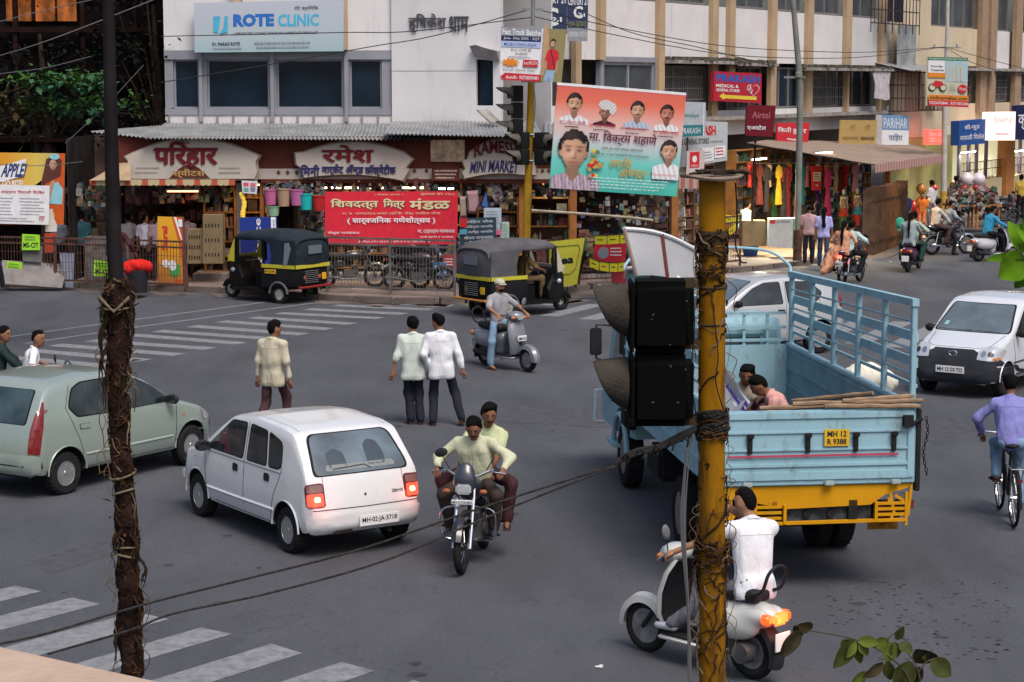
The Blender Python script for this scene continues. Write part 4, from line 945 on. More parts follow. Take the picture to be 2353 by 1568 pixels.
b.ell(.85,.37,.12,.09,red); b.text('Food',.77,.34,.94,.40,wht); b.lines(.5,.3,.7,.46,3,gry); b.rect(0,.12,1,.23,orange); b.text('onlinemakan.com',.03,.135,.97,.21,blk,bold=.02); b.rect(0,0,1,.12,red); b.text('9225670844 , 9371001244',.02,.025,.98,.095,wht,bold=.01)
b = pxboard('seafood_sign',[(2203,335),(2266,330),(2266,274),(2204,279)],RBL,pm_('seafood_blue',(.02,.07,.25)),off=1.4,thick=.35,edge=None,label='dark blue box sign with white Devanagari beside the glowing sign',cat='sign'); b.text('सी-फुड',.2,.58,.75,.84,wht,bold=.01); b.text('मासळी िमळेल',.04,.2,.92,.45,wht)
b = pxboard('lit_white_sign',[(2274,323),(2332,323),(2334,257),(2276,258)],RBL,M('lit_white',(.7,.5,.45),.5,emit=.75,ecol=(1,.72,.62)),off=1.6,thick=.35,label='glowing pinkish white box sign on the right',cat='sign'); b.text('Sneha',.15,.62,.85,.85,pm_('lit_pink',(.55,.25,.22))); b.lines(.2,.15,.85,.3,1,pm_('lit_pink'))
b = pxboard('dark_blue_sign',[(2333,321),(2400,322),(2402,239),(2335,243)],RBL,pm_('night_blue',(.012,.015,.06)),off=1.6,thick=.2,label='very dark blue sign cut by the right edge of the view',cat='sign'); b.text('कुमार',.08,.3,.8,.72,wht,bold=.01)
# ================================================================ SHOP CONTENTS, FENCES, POLES
GC = [M('goods%d' % i,tuple(.09*sum(c)+.25*q for q in c),.6,var=.5,scale=9) for i,c in enumerate([(.45,.06,.05),(.50,.38,.06),(.06,.25,.12),(.06,.12,.32),(.50,.50,.50),(.30,.16,.08),(.42,.20,.30),(.08,.32,.36),(.55,.25,.05),(.12,.06,.05)])]
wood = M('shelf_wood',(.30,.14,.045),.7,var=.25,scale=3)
def shelves(lab,a,b,z0,z1,rows,seed,wm=None,dens=1.,palette=None,depth=.35):
    """a,b: XY of the front corners; goods stand in packed rows"""
    a = Vector((a.x,a.y,0)); b = Vector((b.x,b.y,0)); d = (b-a); L = d.length; d.normalize(); n = Vector((-d.y,d.x,0)); r = random.Random(seed)
    t = thing('shop_shelf',lab,'shelf',a); m = MB(); wm = wm or wood; R = math.atan2(d.y,d.x)
    for k in range(rows+1):
        z = z0+(z1-z0)*k/rows; m.box(d*L/2+n*depth/2+Vector((0,0,z)),(L,depth,.03),R)
    m.build('shelf_board',wm,t,0); m = MB()
    for k in range(max(2,int(L/1.3)+1)): m.box(d*L*k/max(1,int(L/1.3))+n*depth/2+Vector((0,0,(z0+z1)/2)),(.05,depth,z1-z0),R)
    m.build('upright',wm,t,0)
    gm = {}
    for k in range(rows):
        z = z0+(z1-z0)*k/rows+.015; H = (z1-z0)/rows; u = .06
        while u < L-.08:
            w = r.choice((r.uniform(.04,.1),r.uniform(.1,.2),r.uniform(.2,.42))); h = H*r.uniform(.2,.9)
            if r.random() < dens*.8:
                i = r.choice(palette or range(len(GC))); g = gm.setdefault(i,MB()); p = d*(u+w/2)+n*r.uniform(.08,.15)+Vector((0,0,z))
                if r.random() < .5: g.box(p+Vector((0,0,h/2)),(w*.85,.12,h),R)
                else: g.lathe([(w*.4,0),(w*.4,h*.65),(w*.15,h*.8),(w*.15,h)],p,n=7)
            u += w
    o = multi('goods',[(g,GC[i]) for i,g in gm.items()],t,30,'stuff')
    return t
def lampbox(lab,p,L,R,power,colr=(1,.8,.5),es=14):
    t = thing('tube_lamp',lab,'lamp',p,R); m = MB(); m.box((0,0,0),(L,.04,.04)); m.build('tube',M('tube_glow%d' % int(colr[2]*100+es*1000),colr,.4,emit=es),t,0)
    m = MB(); m.box((0,0,.05),(L+.1,.08,.04)); m.build('fitting',GC[4],t,0)
    ld = bpy.data.lights.new('shop_light','AREA'); ld.shape = 'RECTANGLE'; ld.size = L; ld.size_y = .1; ld.energy = power; ld.color = colr
    lo = bpy.data.objects.new('shop_light',ld); COL.objects.link(lo); lo.parent = t; lo.location = (0,0,-.06); return t
# the mini market
shelves('wooden shelf of bottles and packets right of the thick orange post',P(1216,500,52.9),P(1308,500,52.9),.4,2.6,6,1,palette=[4,7,2,0,1,5])
shelves('wooden shelf of packets left of the signal pole',P(1098,500,53.0),P(1190,500,53.0),.4,2.6,6,2)
shelves('low shelf in the mini market behind the red banner',P(690,500,53.2),P(1060,500,53.2),.4,3.0,7,3)
shelves('glass fronted shelf of sweets behind the brown cartons',P(470,500,53.4),P(540,500,53.4),.3,2.6,6,4,palette=[1,5,8,4])
shelves('tall shelf of boxes beside the dark doorway',P(562,500,53.4),P(615,500,53.4),.3,2.6,6,5,palette=[1,5,8,9])
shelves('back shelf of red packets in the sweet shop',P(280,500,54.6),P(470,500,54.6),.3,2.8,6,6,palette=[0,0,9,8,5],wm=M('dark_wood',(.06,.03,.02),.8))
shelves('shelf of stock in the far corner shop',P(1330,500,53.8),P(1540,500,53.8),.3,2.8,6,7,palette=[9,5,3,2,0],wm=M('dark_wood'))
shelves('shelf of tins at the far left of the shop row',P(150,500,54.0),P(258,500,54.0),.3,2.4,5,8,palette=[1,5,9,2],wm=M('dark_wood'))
for i,(x,y,L,pw,c,lab) in enumerate([(800,432,1.2,12,(1,.72,.38),'tube lamp glowing left of centre in the mini market'),(930,432,1.2,12,(1,.75,.4),'tube lamp glowing right of centre in the mini market'),(1020,434,.5,8,(1,.95,.9),'white tube lamp by the small maroon tin sign'),
                                   (1260,412,.9,7,(1,.8,.5),'tube lamp above the bottle shelf'),(585,425,.5,12,(1,.6,.25),'tube lamp above the yellow garland'),(420,440,.8,4,(1,.4,.2),'dim tube lamp inside the sweet shop')]):
    lampbox(lab,P(x,y,52.7),L,0,pw,c,es=9 if i < 4 else 2.5)
# golden garland, hanging buckets, hanging bags
g = thing('garland','bright yellow flower garland hanging at the sweet shop post','garland',P(553,446,51.8)); m = MB(); r = random.Random(4)
for k in range(46):
    t = k/45; m.ball((math.sin(t*5)*.05+.1*t,0,-t*.62),(.055*r.uniform(.7,1.3),.05,.05),7,5)
m.build('flowers',M('marigold',(.75,.50,.06),.6,emit=.15,ecol=(1,.7,.1)),g)  # flowers are given a faint glow of their own, though no lamp
def bucket(x,y0,y1,w,colr,lab,nm='bucket'):
    Y = 51.6; p = P(x,y1,Y); h = P(x,y0,Y).z-p.z; rr = w*Y/FPX/2
    t = thing('hanging_bucket',lab,'bucket',p,0,'plastic buckets hanging from the mini market fascia'); mt = M(nm+str(colr),colr,.4)
    m = MB(); m.lathe([(0,.0),(rr*.78,0),(rr,h),(rr*1.06,h),(rr*1.06,h-.02),(rr*.97,h-.03),(rr*.74,.02),(0,.02)],n=20); m.build('pail',mt,t)
    m = MB(); m.tube([(rr*math.cos(a),0,h+rr*.95*math.sin(a)) for a in [math.pi*k/10 for k in range(11)]],.006,5); m.build('handle',steel,t)
    m = MB(); m.tube([(0,0,h+rr*.95),(0,0,P(x,414,Y).z-p.z)],.005,4); m.build('string',blk,t)
for a in [(622,436,471,31,(.45,.12,.26),'pink plastic bucket, leftmost of the hanging row'),(652,434,474,33,(.36,.24,.17),'beige plastic bucket between the two pink ones'),(682,436,472,33,(.42,.13,.30),'mauve pink plastic bucket left of the turquoise one'),
          (704,446,482,32,(.02,.42,.40),'turquoise plastic bucket hanging lowest of the row'),(733,450,484,33,(.42,.03,.03),'red plastic bucket half behind the red banner'),(628,474,496,30,(.25,.42,.28),'pale green plastic bucket hanging under the leftmost pink one')]: bucket(*a)
def hang_cloth(lab,pts,Y,mat,cat='bag',name='hanging_bag',th=.12):
    ps = [P(x,y,Y) if not isinstance(Y,tuple) else Q(x,y,Y) for x,y in pts]; c = sum(ps,Vector())/len(ps); m = MB(); n = len(ps)
    nn = Vector((0,-1,0)) if not isinstance(Y,tuple) else Vector((.866,-.5,0))
    inner = [c+(p-c)*.75+nn*th for p in ps]; m.add([p-c for p in ps]+[p-c for p in inner]+[p-c-nn*th for p in ps],[tuple(range(n,2*n))]+[(i,(i+1) % n,n+(i+1) % n,n+i) for i in range(n)]+[(2*n+(i+1) % n,2*n+i,i,(i+1) % n) if False else (i,2*n+i,2*n+(i+1) % n,(i+1) % n) for i in range(n)])
    o = m.build(name,mat,smooth=50); o.location = c; return tag(o,lab,cat)
hang_cloth('pink sheet bag hanging left in the corner shop',[(1072,440),(1098,438),(1102,470),(1092,492),(1076,490)],51.9,M('pinkish_bag',(.36,.22,.24),.8,var=.2))
hang_cloth('beige sheet bag hanging beside the red banner',[(1056,452),(1070,452),(1072,500),(1058,502)],51.8,M('beige_bag',(.30,.24,.2),.8,var=.2))
hang_cloth('pale shiny packets hanging by the corner shop lamp',[(1110,412),(1150,414),(1160,460),(1140,470),(1120,440)],52.3,M('foil_bag',(.45,.42,.46),.35,var=.4,scale=8))
hang_cloth('blue pointed cloth hanging in the corner shop',[(1105,475),(1116,440),(1122,480)],51.7,M('blue_cloth',(.05,.14,.38),.8))
# strings of small packets hanging in the shop fronts, stock stacked on the step
def clutter(lab,regs,n,seed,Y,size,name='hanging_packets',cat='packets'):
    r = random.Random(seed); ps = {}
    for k in range(n):
        x0,y0,x1,y1 = r.choice(regs); p = P(r.uniform(x0,x1),r.uniform(y0,y1),Y+r.uniform(-.15,.35)); w = r.uniform(*size); ps.setdefault(r.randrange(10),MB()).box(p,(w,.04 if name[0] == 'h' else w,w*r.uniform(.7,1.9)),Matrix.Rotation(r.uniform(-.2,.2),3,'Y'))
    o = multi(name,[(q,GC[i]) for i,q in ps.items()],None,0,'stuff'); tag(o,lab,cat)
clutter('strings of small packets hanging across the mini market front',[(602,418,745,440),(690,440,745,520),(755,416,1052,440)],330,3,52.0,(.04,.12))
clutter('strings of packets and toys hanging in the corner shop',[(1064,415,1190,480),(1212,405,1310,450),(1330,430,1540,520)],300,4,52.2,(.04,.14))
clutter('dim jumble of packets hung inside the sweet shop',[(155,428,262,480),(280,428,535,462)],170,5,53.2,(.05,.16))
clutter('mixed stock stacked on the step behind the parked rickshaw and banner',[(690,520,745,600),(1060,560,1310,625),(1330,540,1540,610)],240,6,52.6,(.1,.3),'stacked_stock','stock')
# brown cartons and mat screen beside the sweet shop
cart = M('brown_carton',(.21,.155,.09),.9,var=.2,scale=4,dirt=(.10,.07,.05),dscale=4)
for i,(x0,y0,x1,y1,lab) in enumerate([(430,528,466,606,'brown carton stack left of the tall brown screen'),(466,494,512,606,'tall brown perforated screen beside the sweet shop')]):
    b = pxboard('carton',(x0,y0,x1,y1),51.9-.1*i,cart,thick=.4,label=lab,cat='carton')
    m = MB()
    for k in range(5):
        for j in range(3): c = b.pt(.15+.16*k,.18+.3*j,.004); m.box(c,(.03,.008,.09))
    m.build('slot',dark,b.root,0)['kind'] = 'stuff'
# ---- railings with bars
bar_m = M('railing_iron',(.085,.045,.038),.85,var=.4,scale=7); mesh_m = M('wire_mesh',(.10,.09,.09),.8)
def railing(lab,pa,pb,H=1.15,post=1.6,step=.085,rails=(1.0,.88,.12),lean=0.,group=None,mt=None):
    a = Vector((pa.x,pa.y,0)); b = Vector((pb.x,pb.y,0)); d = b-a; L = d.length; d.normalize(); n = Vector((d.y,-d.x,0))
    t = thing('railing',lab,'railing',a+Vector((0,0,.12)),0,group); mt = mt or bar_m; tilt = n*lean
    k = max(1,round(L/post))
    for i in range(k+1):
        m = MB(); m.bar(d*L*i/k,d*L*i/k+tilt+Vector((0,0,H+.04)),.06,.06); m.build('post',mt,t,0)
    for z in rails:
        m = MB(); m.bar(tilt*z+Vector((0,0,z*H)),d*L+tilt*z+Vector((0,0,z*H)),.035,.045); m.build('rail',mt,t,0)
    m = MB(); q = int(L/step)
    for i in range(q): u = d*(L*(i+.5)/q); m.bar(u+tilt*.1+Vector((0,0,.1*H)),u+tilt+Vector((0,0,H)),.012,.012)
    for z in (.3,.5,.7): m.bar(tilt*z+Vector((0,0,z*H)),d*L+tilt*z+Vector((0,0,z*H)),.01,.01)
    m.build('bars',mt,t,0)['kind'] = 'stuff'; return t
def GP(x,y): return G(x,y,.12)
railing('dark iron railing in front of the sweet shop at left',GP(-30,652),GP(290,662),1.2)
railing('short iron railing between the red bundle and the orange board',GP(300,662),GP(425,668),1.2)
railing('iron railing under the red festival banner',GP(752,672),GP(1045,684),1.35,mt=M('railing_grey',(.11,.10,.10),.8,var=.3))
railing('leaning iron fence panel beside the yellow banner',GP(1330,655),GP(1452,650),1.25,lean=.25,step=.13)
railing('iron railing in front of the corner block behind the thick yellow pole',GP(1460,640),GP(1700,612),1.4)
m = MB(); m.bar(GP(1321,660),P(1346,575,50.0),.07,.05); tag(m.build('timber_post',M('dark_wood'),smooth=0),'leaning dark timber post beside the yellow banner','post')
# long bamboo barrier behind the middle signal pole
m = MB(); m.tube(curve_pts([P(1222,484,50.4),P(1340,492,50.2),P(1440,500,50.0),P(1500,507,49.8)],6),.035,8); tag(m.build('bamboo_pole',M('bamboo',(.38,.33,.25),.7,var=.2,scale=5)),'long pale bamboo pole tied behind the middle signal pole','pole')
# brown plank gate beside the mannequins
gt = thing('plank_fence','brown plank fence beside the two mannequins','fence')
A,B = G(1992,588,.12),G(2072,558,.12); pl = M('brown_plank',(.060,.034,.024),.85,var=.35,scale=3); d = (B-A); nb = 13
for k in range(nb):
    a = A+d*k/nb; c = A+d*(k+.93)/nb; m = MB(); m.bar((a+c)/2,(a+c)/2+Vector((0,0,1.95+random.uniform(-.05,.05))),(c-a).length,.03,up=tuple(d.normalized())); m.build('plank',pl,gt,0)
for z in (.4,1.6): m = MB(); m.bar(A+Vector((0,0,z))-Vector((-.04,.06,0)),B+Vector((0,0,z))-Vector((-.04,.06,0)),.05,.06); m.build('rail',rust,gt,0)
b = pxboard('notice',[(2047,468),(2070,462),(2068,428),(2046,433)],66.0,wht,thick=.01,label='white barred notice on the brown plank fence',cat='poster')
for k in range(5): b.rect(.12+k*.18,.08,.19+k*.18,.92,pm_('brown_print',(.10,.05,.04)))
# ---- clothes shop stalls
def awn(lab,c,mat,val=None,th=.03):
    t = thing('awning',lab,'awning'); m = MB(); c = [Vector(p) for p in c]; n = (c[1]-c[0]).cross(c[3]-c[0]).normalized()*th
    N = 10; rg = []
    for i in range(N+1):
        a = c[0].lerp(c[1],i/N); b = c[3].lerp(c[2],i/N); sag = Vector((0,0,-.05*math.sin(i*math.pi*3/N)**2)); rg.append([a.lerp(b,j/4)+sag*math.sin(j*math.pi/4+.4) for j in range(5)])
    m.loft(rg,cap=False,open_ring=True); m.loft([[p-Vector((0,0,th)) for p in r_] for r_ in rg],cap=False,open_ring=True); m.build('awning_cloth',mat,t)
    return t
awc = M('dusty_canvas',(.25,.19,.15),.92,var=.12,scale=1,dirt=(.17,.13,.11),dscale=1.2)
e0,e1 = P(2012,378,63.0),P(2165,357,73.0)
a1 = awn('large dusty brown awning over the clothes stalls',[e0,e1,Q(2095,331,RBL,.2),Q(1990,326,RBL,.2)],awc)
a2 = awn('brown awning over the nearer clothes stall',[P(1716,328,57.6),e0,Q(1992,327,RBL,.25),Q(1760,322,RBL,.2)],awc)
m1 = MB(); m2 = MB(); n = 54
for k in range(n):
    a = e0.lerp(e1,k/n); c = e0.lerp(e1,(k+1)/n); (m1 if k % 2 else m2).add([a,c,c-Vector((0,0,.26+.03*(k % 2))),a-Vector((0,0,.26))],[(0,1,2,3)])
m1.build('red_stripe',pm_('val_red2',(.36,.13,.12)),a1,0)['kind'] = 'stuff'; m2.build('cream_stripe',pm_('val_cream2',(.42,.32,.28)),a1,0)['kind'] = 'stuff'
a3 = thing('awning','short striped awning just left of the thick yellow pole top','awning'); m = MB(); m1 = MB()
ca,cb_ = P(1555,408,55.2),P(1640,408,55.2); cc,cd_ = P(1640,398,57),P(1560,396,57); m.add([ca,cb_,cc,cd_],[(0,1,2,3)]); m.build('awning_cloth',awc,a3,0)
for k in range(9):
    a = ca.lerp(cb_,k/9); c = ca.lerp(cb_,(k+1)/9); mm_ = MB(); mm_.add([a,c,c-Vector((0,0,.3)),a-Vector((0,0,.3))],[(0,1,2,3)]); mm_.build('stripe',pm_('val_red2',(0,0,0)) if k % 2 else pm_('val_cream2',(0,0,0)),a3,0)
lampbox('bright lamp under the brown awning',P(1890,352,62.8),1.6,rad(60),420,(1,.62,.25),es=16)
lampbox('cool tube lamp in the clothes stall',P(1745,366,60.0),1.0,rad(60),240,(.95,1,.75),es=10)
STL = (1.65+.866*3.2,58-.5*3.2,.5,.866)
r = random.Random(11)
def dress(lab,x,y0,y1,w,mat,off=2.2,name='hanging_dress',mann=None,flare=1.2):
    """a garment hung on display: shoulders, waist, hem"""
    top = Q(x,y0,RBL,off); bot = Q(x,y1,RBL,off); H = top.z-bot.z; s_ = w*top.y/FPX; p = Vector((top.x,top.y,bot.z))
    t = thing(name,lab,'clothes',p,rad(60-90+90)); m = MB(); rings = []
    for i,(f,k,dd) in enumerate([(0,flare,.45),(.3,flare*.9,.42),(.55,.8,.4),(.68,.72,.38),(.85,.95,.4),(.95,1.0,.3),(1,.45,.2)]):
        ring = [];
        for j in range(20):
            a = 2*math.pi*j/20; w_ = 1+.07*math.sin(a*7+i) if f < .5 else 1
            ring.append((s_/2*k*w_*math.cos(a),s_/2*dd*k*w_*math.sin(a),H*f))
        rings.append(ring)
    m.loft(rings); m.build('garment',mat,t)
    m = MB(); m.tube([(0,0,H),(0,0,H+.08),(.03,0,H+.12)],.008,5); m.build('hook',steel,t)
    for sx in (-1,1):
        if name == 'hanging_dress': m = MB(); m.tube([(sx*s_*.42,0,H*.94),(sx*s_*.6,0,H*.8),(sx*s_*.62,0,H*.68)],[s_*.13,s_*.11,s_*.08],8); m.build('sleeve',mat,t)
def cm(n,c,v=.35): return M(n,c,.85,var=v,scale=9)
for a in [('dark maroon dress, leftmost on the stall rail',1746,378,470,26,cm('d1',(.10,.03,.035)),),('black and grey outfit second on the stall rail',1763+40,376,500,27,cm('d2',(.035,.04,.055)),),('ornate maroon dress hung wide in the stall',1803+0,372,490,0,cm('d3',(.16,.02,.03),.6)),
          ]:
    if a[4]: dress(*a)
dress('ornate maroon patterned dress, widest on the stall rail',1808,380,496,40,M('ornate_maroon',(.20,.03,.05),.8,var=.7,scale=25),flare=.9)
dress('black shirt and trousers outfit left of the ornate maroon dress',1762,382,486,30,cm('d4',(.03,.035,.05)),flare=.7)
dress('teal outfit just right of the grey lamp pole',1845,376,470,26,cm('d5',(.02,.22,.28)),flare=.8)
dress('long pink sequinned dress',1903,384,520,26,M('pink_sequin',(.60,.06,.20),.6,var=.5,scale=30),flare=1.4)
dress('black and red dress between the pink ones',1932,382,440,20,cm('d6',(.10,.015,.025)))
dress('pale pink dress top hung highest at the right',1966,376,440,26,cm('d7',(.50,.24,.30),.1))
dress('olive trousers hung under the pale pink top',1964,438,520,20,cm('d8',(.26,.22,.06)),flare=.9)
dress('dark navy and magenta dress behind the two women',1880,400,520,26,cm('d9',(.06,.02,.09),.8),flare=1.6)
dress('green garment in the lit stall',1780,440,520,26,cm('d10',(.10,.30,.10)),off=1.6)
dress('copper coloured garment low in the stall',1828,450,520,18,cm('d11',(.35,.16,.08)),off=1.8)
dress('yellow kurta at the front of the stall near the lamp pole',1790,380,470,24,cm('d14',(.55,.42,.05)))
dress('white embroidered dress left of the pink sequinned one',1866+14,376,436,22,cm('d15',(.55,.5,.48)))
dress('red scarf hanging at the end of the stalls',2040,392,428,12,cm('d12',(.48,.05,.03)))
dress('orange garment in the lit stall',1770,446,478,20,cm('d13',(.62,.28,.02)),off=1.2)
for k,(cn,c) in enumerate([('red',(.5,.05,.05)),('lime',(.28,.45,.05)),('white',(.55,.52,.5)),('navy',(.03,.05,.18)),('yellow',(.6,.42,.04)),('turquoise',(.04,.35,.36)),('pink',(.6,.18,.3)),('purple',(.16,.05,.25)),('orange',(.6,.22,.04)),('cream',(.5,.42,.28)),('scarlet',(.55,.03,.03)),('sky blue',(.2,.36,.52))]):
    x = 1724+k*22; dress(cn+' garment hanging in the back row of the stall',x,372+(k*7) % 9,430+(k*13) % 26,21,cm('bk'+cn,c,.2),off=1.9,flare=.9+.3*(k % 2))
m = MB(); m.tube([Q(1716,376,RBL,2.2),Q(2000,374,RBL,2.2)],.015,6); tag(m.build('clothes_rail',steel),'metal rail from which the dresses hang','rail')
shelves('stall shelf of folded clothes under the awning',Q(1690,470,RBL,.6),Q(2000,470,RBL,.6),.3,3.0,7,21,palette=[0,1,2,6,7,8,4,3])
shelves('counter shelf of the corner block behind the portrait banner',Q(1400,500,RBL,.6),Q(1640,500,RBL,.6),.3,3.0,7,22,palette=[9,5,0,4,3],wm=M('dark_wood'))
b = pxboard('round_sign',[(1868,438),(1886,438),(1889,382),(1865,382)],RBL,red,off=2.5,thick=.03,label='small red and white hanging sign beside the pink dress',cat='sign'); b.rect(.1,.38,.9,.75,wht); b.lines(.15,.42,.85,.7,3,blk); b.lines(.3,.15,.7,.28,1,wht)
def mannequin(lab,x,y0,y1,top,skirt,leg,scarf):
    p = Q(x,y1,RBL,3.0); p = Vector((p.x,p.y,0)); z1 = Q(x,y0,RBL,3.0).z; z0 = .35; s_ = (z1-z0)/1.75
    t = thing('mannequin',lab,'mannequin',(p.x,p.y,z0),rad(45)); sk = M('mannequin_skin',(.62,.55,.42),.5)
    sc = lambda q: tuple(s_*k for k in q)
    pr = [('e',sc((0,0,1.63)),sc((.075,.085,.11))),('c',sc((0,0,1.42)),sc((0,0,1.55)),.045*s_,.04*s_)]
    for sx in (-1,1):
        pr += [('c',sc((sx*.16,0,1.38)),sc((sx*.24,-.02,1.1)),.045*s_,.035*s_),('c',sc((sx*.24,-.02,1.1)),sc((sx*.27,-.1,.86)),.035*s_,.025*s_),('c',sc((sx*.09,0,.5)),sc((sx*.09,0,.05)),.05*s_,.04*s_)]
    pr += [('c',sc((-.16,0,1.38)),sc((.16,0,1.38)),.05*s_,.05*s_),('c',sc((0,0,1.35)),sc((0,0,.9)),.11*s_,.10*s_)]
    solid('figure',pr,sk,t,h=.035,k=.04)
    def ring(prof,mt,nm): m = MB(); m.loft([[(rx*s_*math.cos(a),ry*s_*math.sin(a),z*s_) for a in [2*math.pi*j/16 for j in range(16)]] for z,rx,ry in prof]); m.build(nm,mt,t)
    ring([(1.32,.15,.1),(1.2,.16,.12),(1.0,.13,.11),(.9,.16,.13)],top,'top'); ring([(.92,.165,.135),(.75,.22,.19),(.6,.27,.22),(.55,.27,.22)],skirt,'skirt'); ring([(.56,.2,.16),(.3,.2,.15),(.05,.17,.13)],leg,'trousers')
    m = MB(); m.tube([sc((-.25,.06,.8)),sc((-.13,.1,1.2)),sc((-.08,-.05,1.44)),sc((.08,-.05,1.44)),sc((.13,.1,1.2)),sc((.28,.06,.75))],.05*s_,8); m.build('scarf',scarf,t)
mannequin('mannequin in red and green dress, left of the pair',1936,434,552,cm('mq1',(.30,.20,.13)),cm('mq2',(.36,.05,.04)),cm('mq3',(.06,.14,.06)),cm('mq4',(.03,.10,.06)))
mannequin('mannequin in blue dress with red shawl, right of the pair',1967,432,560,cm('mq5',(.36,.22,.14)),cm('mq6',(.06,.24,.30)),cm('mq7',(.45,.05,.03)),cm('mq8',(.32,.02,.04)))
b = pxboard('display_case',[(1766,568),(1836,572),(1838,502),(1768,504)],59.4,pm_('case_white',(.42,.44,.45)),thick=.5,label='low white counter box in front of the clothes stalls',cat='counter'); b.rect(.02,.84,.2,.96,red); b.text('LIC HOUSING',.24,.86,.7,.94,blk); b.rect(.78,0,1,1,pm_('case_green',(.12,.28,.14)))
b = pxboard('wooden_counter',(1706,508,1760,566),59.8,cart,thick=.6,label='brown wooden stall counter with seated man',cat='counter')
bucket_b = thing('blue_basin','small blue plastic tub on the footpath near the stall counter','tub',G(1724,588,.12)); m = MB(); m.lathe([(0,0),(.2,0),(.26,.35),(.24,.35),(.18,.03),(0,.03)],n=18); m.build('tub',M('tub_blue',(.05,.12,.36),.5),bucket_b)
# lit shops at the far right
F8 = Fac(thing('lit_shops','bright glass fronted shops in the cream block at far right','shop'),RBL,400)
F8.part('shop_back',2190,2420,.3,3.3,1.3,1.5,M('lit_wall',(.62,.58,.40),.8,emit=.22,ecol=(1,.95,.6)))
for x in (2292,2378): F8.part('pillar',x-9,x+9,.12,3.4,-.6,-.15,M('terracotta_pillar',(.32,.14,.045),.8,var=.15))
F8.part('plinth',2190,2420,.12,.95,-.4,.6,M('cream_plinth',(.48,.40,.24),.85))
for x in (2200,2222,2240,2262,2340): F8.part('door_frame',x-2,x+2,.95,3.2,-.1,.0,M('frame_violet',(.10,.07,.12),.6))
m = MB()
for k in range(70): u = F8.u(2192)+(F8.u(2400)-F8.u(2192))*k/70; F8.bx(m,u,u+.015,.95,1.75,-.35,-.33)
for z in (1.75,1.4): F8.bx(m,F8.u(2192),F8.u(2400),z,z+.03,-.36,-.33)
m.build('balustrade',rust,F8.root,0)
lampbox('white tube lamp in the shop right of the terracotta pillar',Q(2335,348,RBL,.3),2.5,rad(60),60,(1,1,.95),es=14)
lampbox('greenish tube lamp in the shop left of the terracotta pillar',Q(2225,350,RBL,.3),2.0,rad(60),40,(.85,1,.7),es=10)
# balloons and toy seller's cart
bc_ = [(2222,412,17,'clear balloon with red print, left of the top pair',(.62,.55,.58)),(2249,412,17,'clear balloon with red print, right of the top pair',(.62,.55,.6)),(2218,432,11,'red balloon under the left clear one',(.62,.08,.07)),(2243,430,10,'red balloon under the right clear one',(.60,.06,.08)),(2258,434,10,'red balloon at the right end of the bunch',(.60,.05,.08)),(2220,450,9,'deep red balloon hanging lowest at the seller',(.55,.04,.03)),
        (2117,434,13,'orange balloon above the toy stall',(.55,.22,.05)),(2148,432,8,'small red balloon beside the white pole',(.6,.04,.05)),(2080,458,12,'yellow balloon next to the plank fence',(.60,.45,.04)),(2098,474,14,'red balloon, nearest the scooter pair',(.62,.03,.03)),(2110,490,12,'red balloon low at the toy stall',(.60,.03,.03)),(2117,462,13,'orange red balloon in the toy stall bunch',(.62,.14,.03)),(2133,462,12,'pale orange balloon in the toy stall bunch',(.60,.36,.16)),(2131,486,10,'green balloon low in the bunch',(.12,.30,.22)),(2152,473,9,'mauve white balloon beside the pole',(.55,.42,.55))]
for x,y,rpx,lab,c in bc_:
    Yb = 72.0; p = P(x,y,Yb); rr = rpx*Yb/FPX*.92
    t = thing('balloon',lab,'balloon',p,0,'balloons of the street sellers'); m = MB(); m.lathe([(0,rr*1.05),(rr*.5,rr*.92),(rr*.9,rr*.4),(rr,0),(rr*.85,-rr*.5),(rr*.4,-rr*1.0),(.02,-rr*1.2),(.03,-rr*1.27)],n=16); m.build('skin',M('bal%d' % int(c[0]*1000+c[1]*100+c[2]*10),c,.25,coat=.5),t)
    m = MB(); m.tube([(0,0,-rr*1.2),(.05,0,-rr*1.2-.5)],.006,4); m.build('string',blk,t)
for i,(x,y,w,h,lab) in enumerate([(2205,462,60,60,'heap of wrapped toys on the seller cart near the white pole'),(2265,462,55,55,'mixed heap of wrapped toys right of the balloon seller')]):
    o = MB(); parts = {}
    for k in range(260):
        p = P(x+r.uniform(-w/2,w/2)*.9,y+r.gauss(0,h*.22),71.5+r.uniform(-.5,.5)); j = r.choice([0,4,4,5,6,7,8,2,9]); q = parts.setdefault(j,MB()); s_ = r.uniform(.05,.16); q.box(p,(s_,s_*.7,s_*1.2),Matrix.Rotation(r.uniform(0,3),3,(r.random(),r.random(),r.random()+.1)))
    ob = multi('toy_heap',[(q,GC[j]) for j,q in parts.items()],None,0,'stuff'); tag(ob,lab,'toys')
    m = MB(); c0 = P(x,y+20,71.5); m.box((c0.x,c0.y,.95),(w*71/FPX*1.1,1.0,.08))
    for sx in (-1,1):
        for sy in (-1,1): m.box((c0.x+sx*w*71/FPX*.45,c0.y+sy*.4,.53),(.06,.06,.8))
    tag(m.build('stall_table',wood,smooth=0),['low wooden stall table near the white pole','low wooden stall table right of the balloon seller'][i],'table')
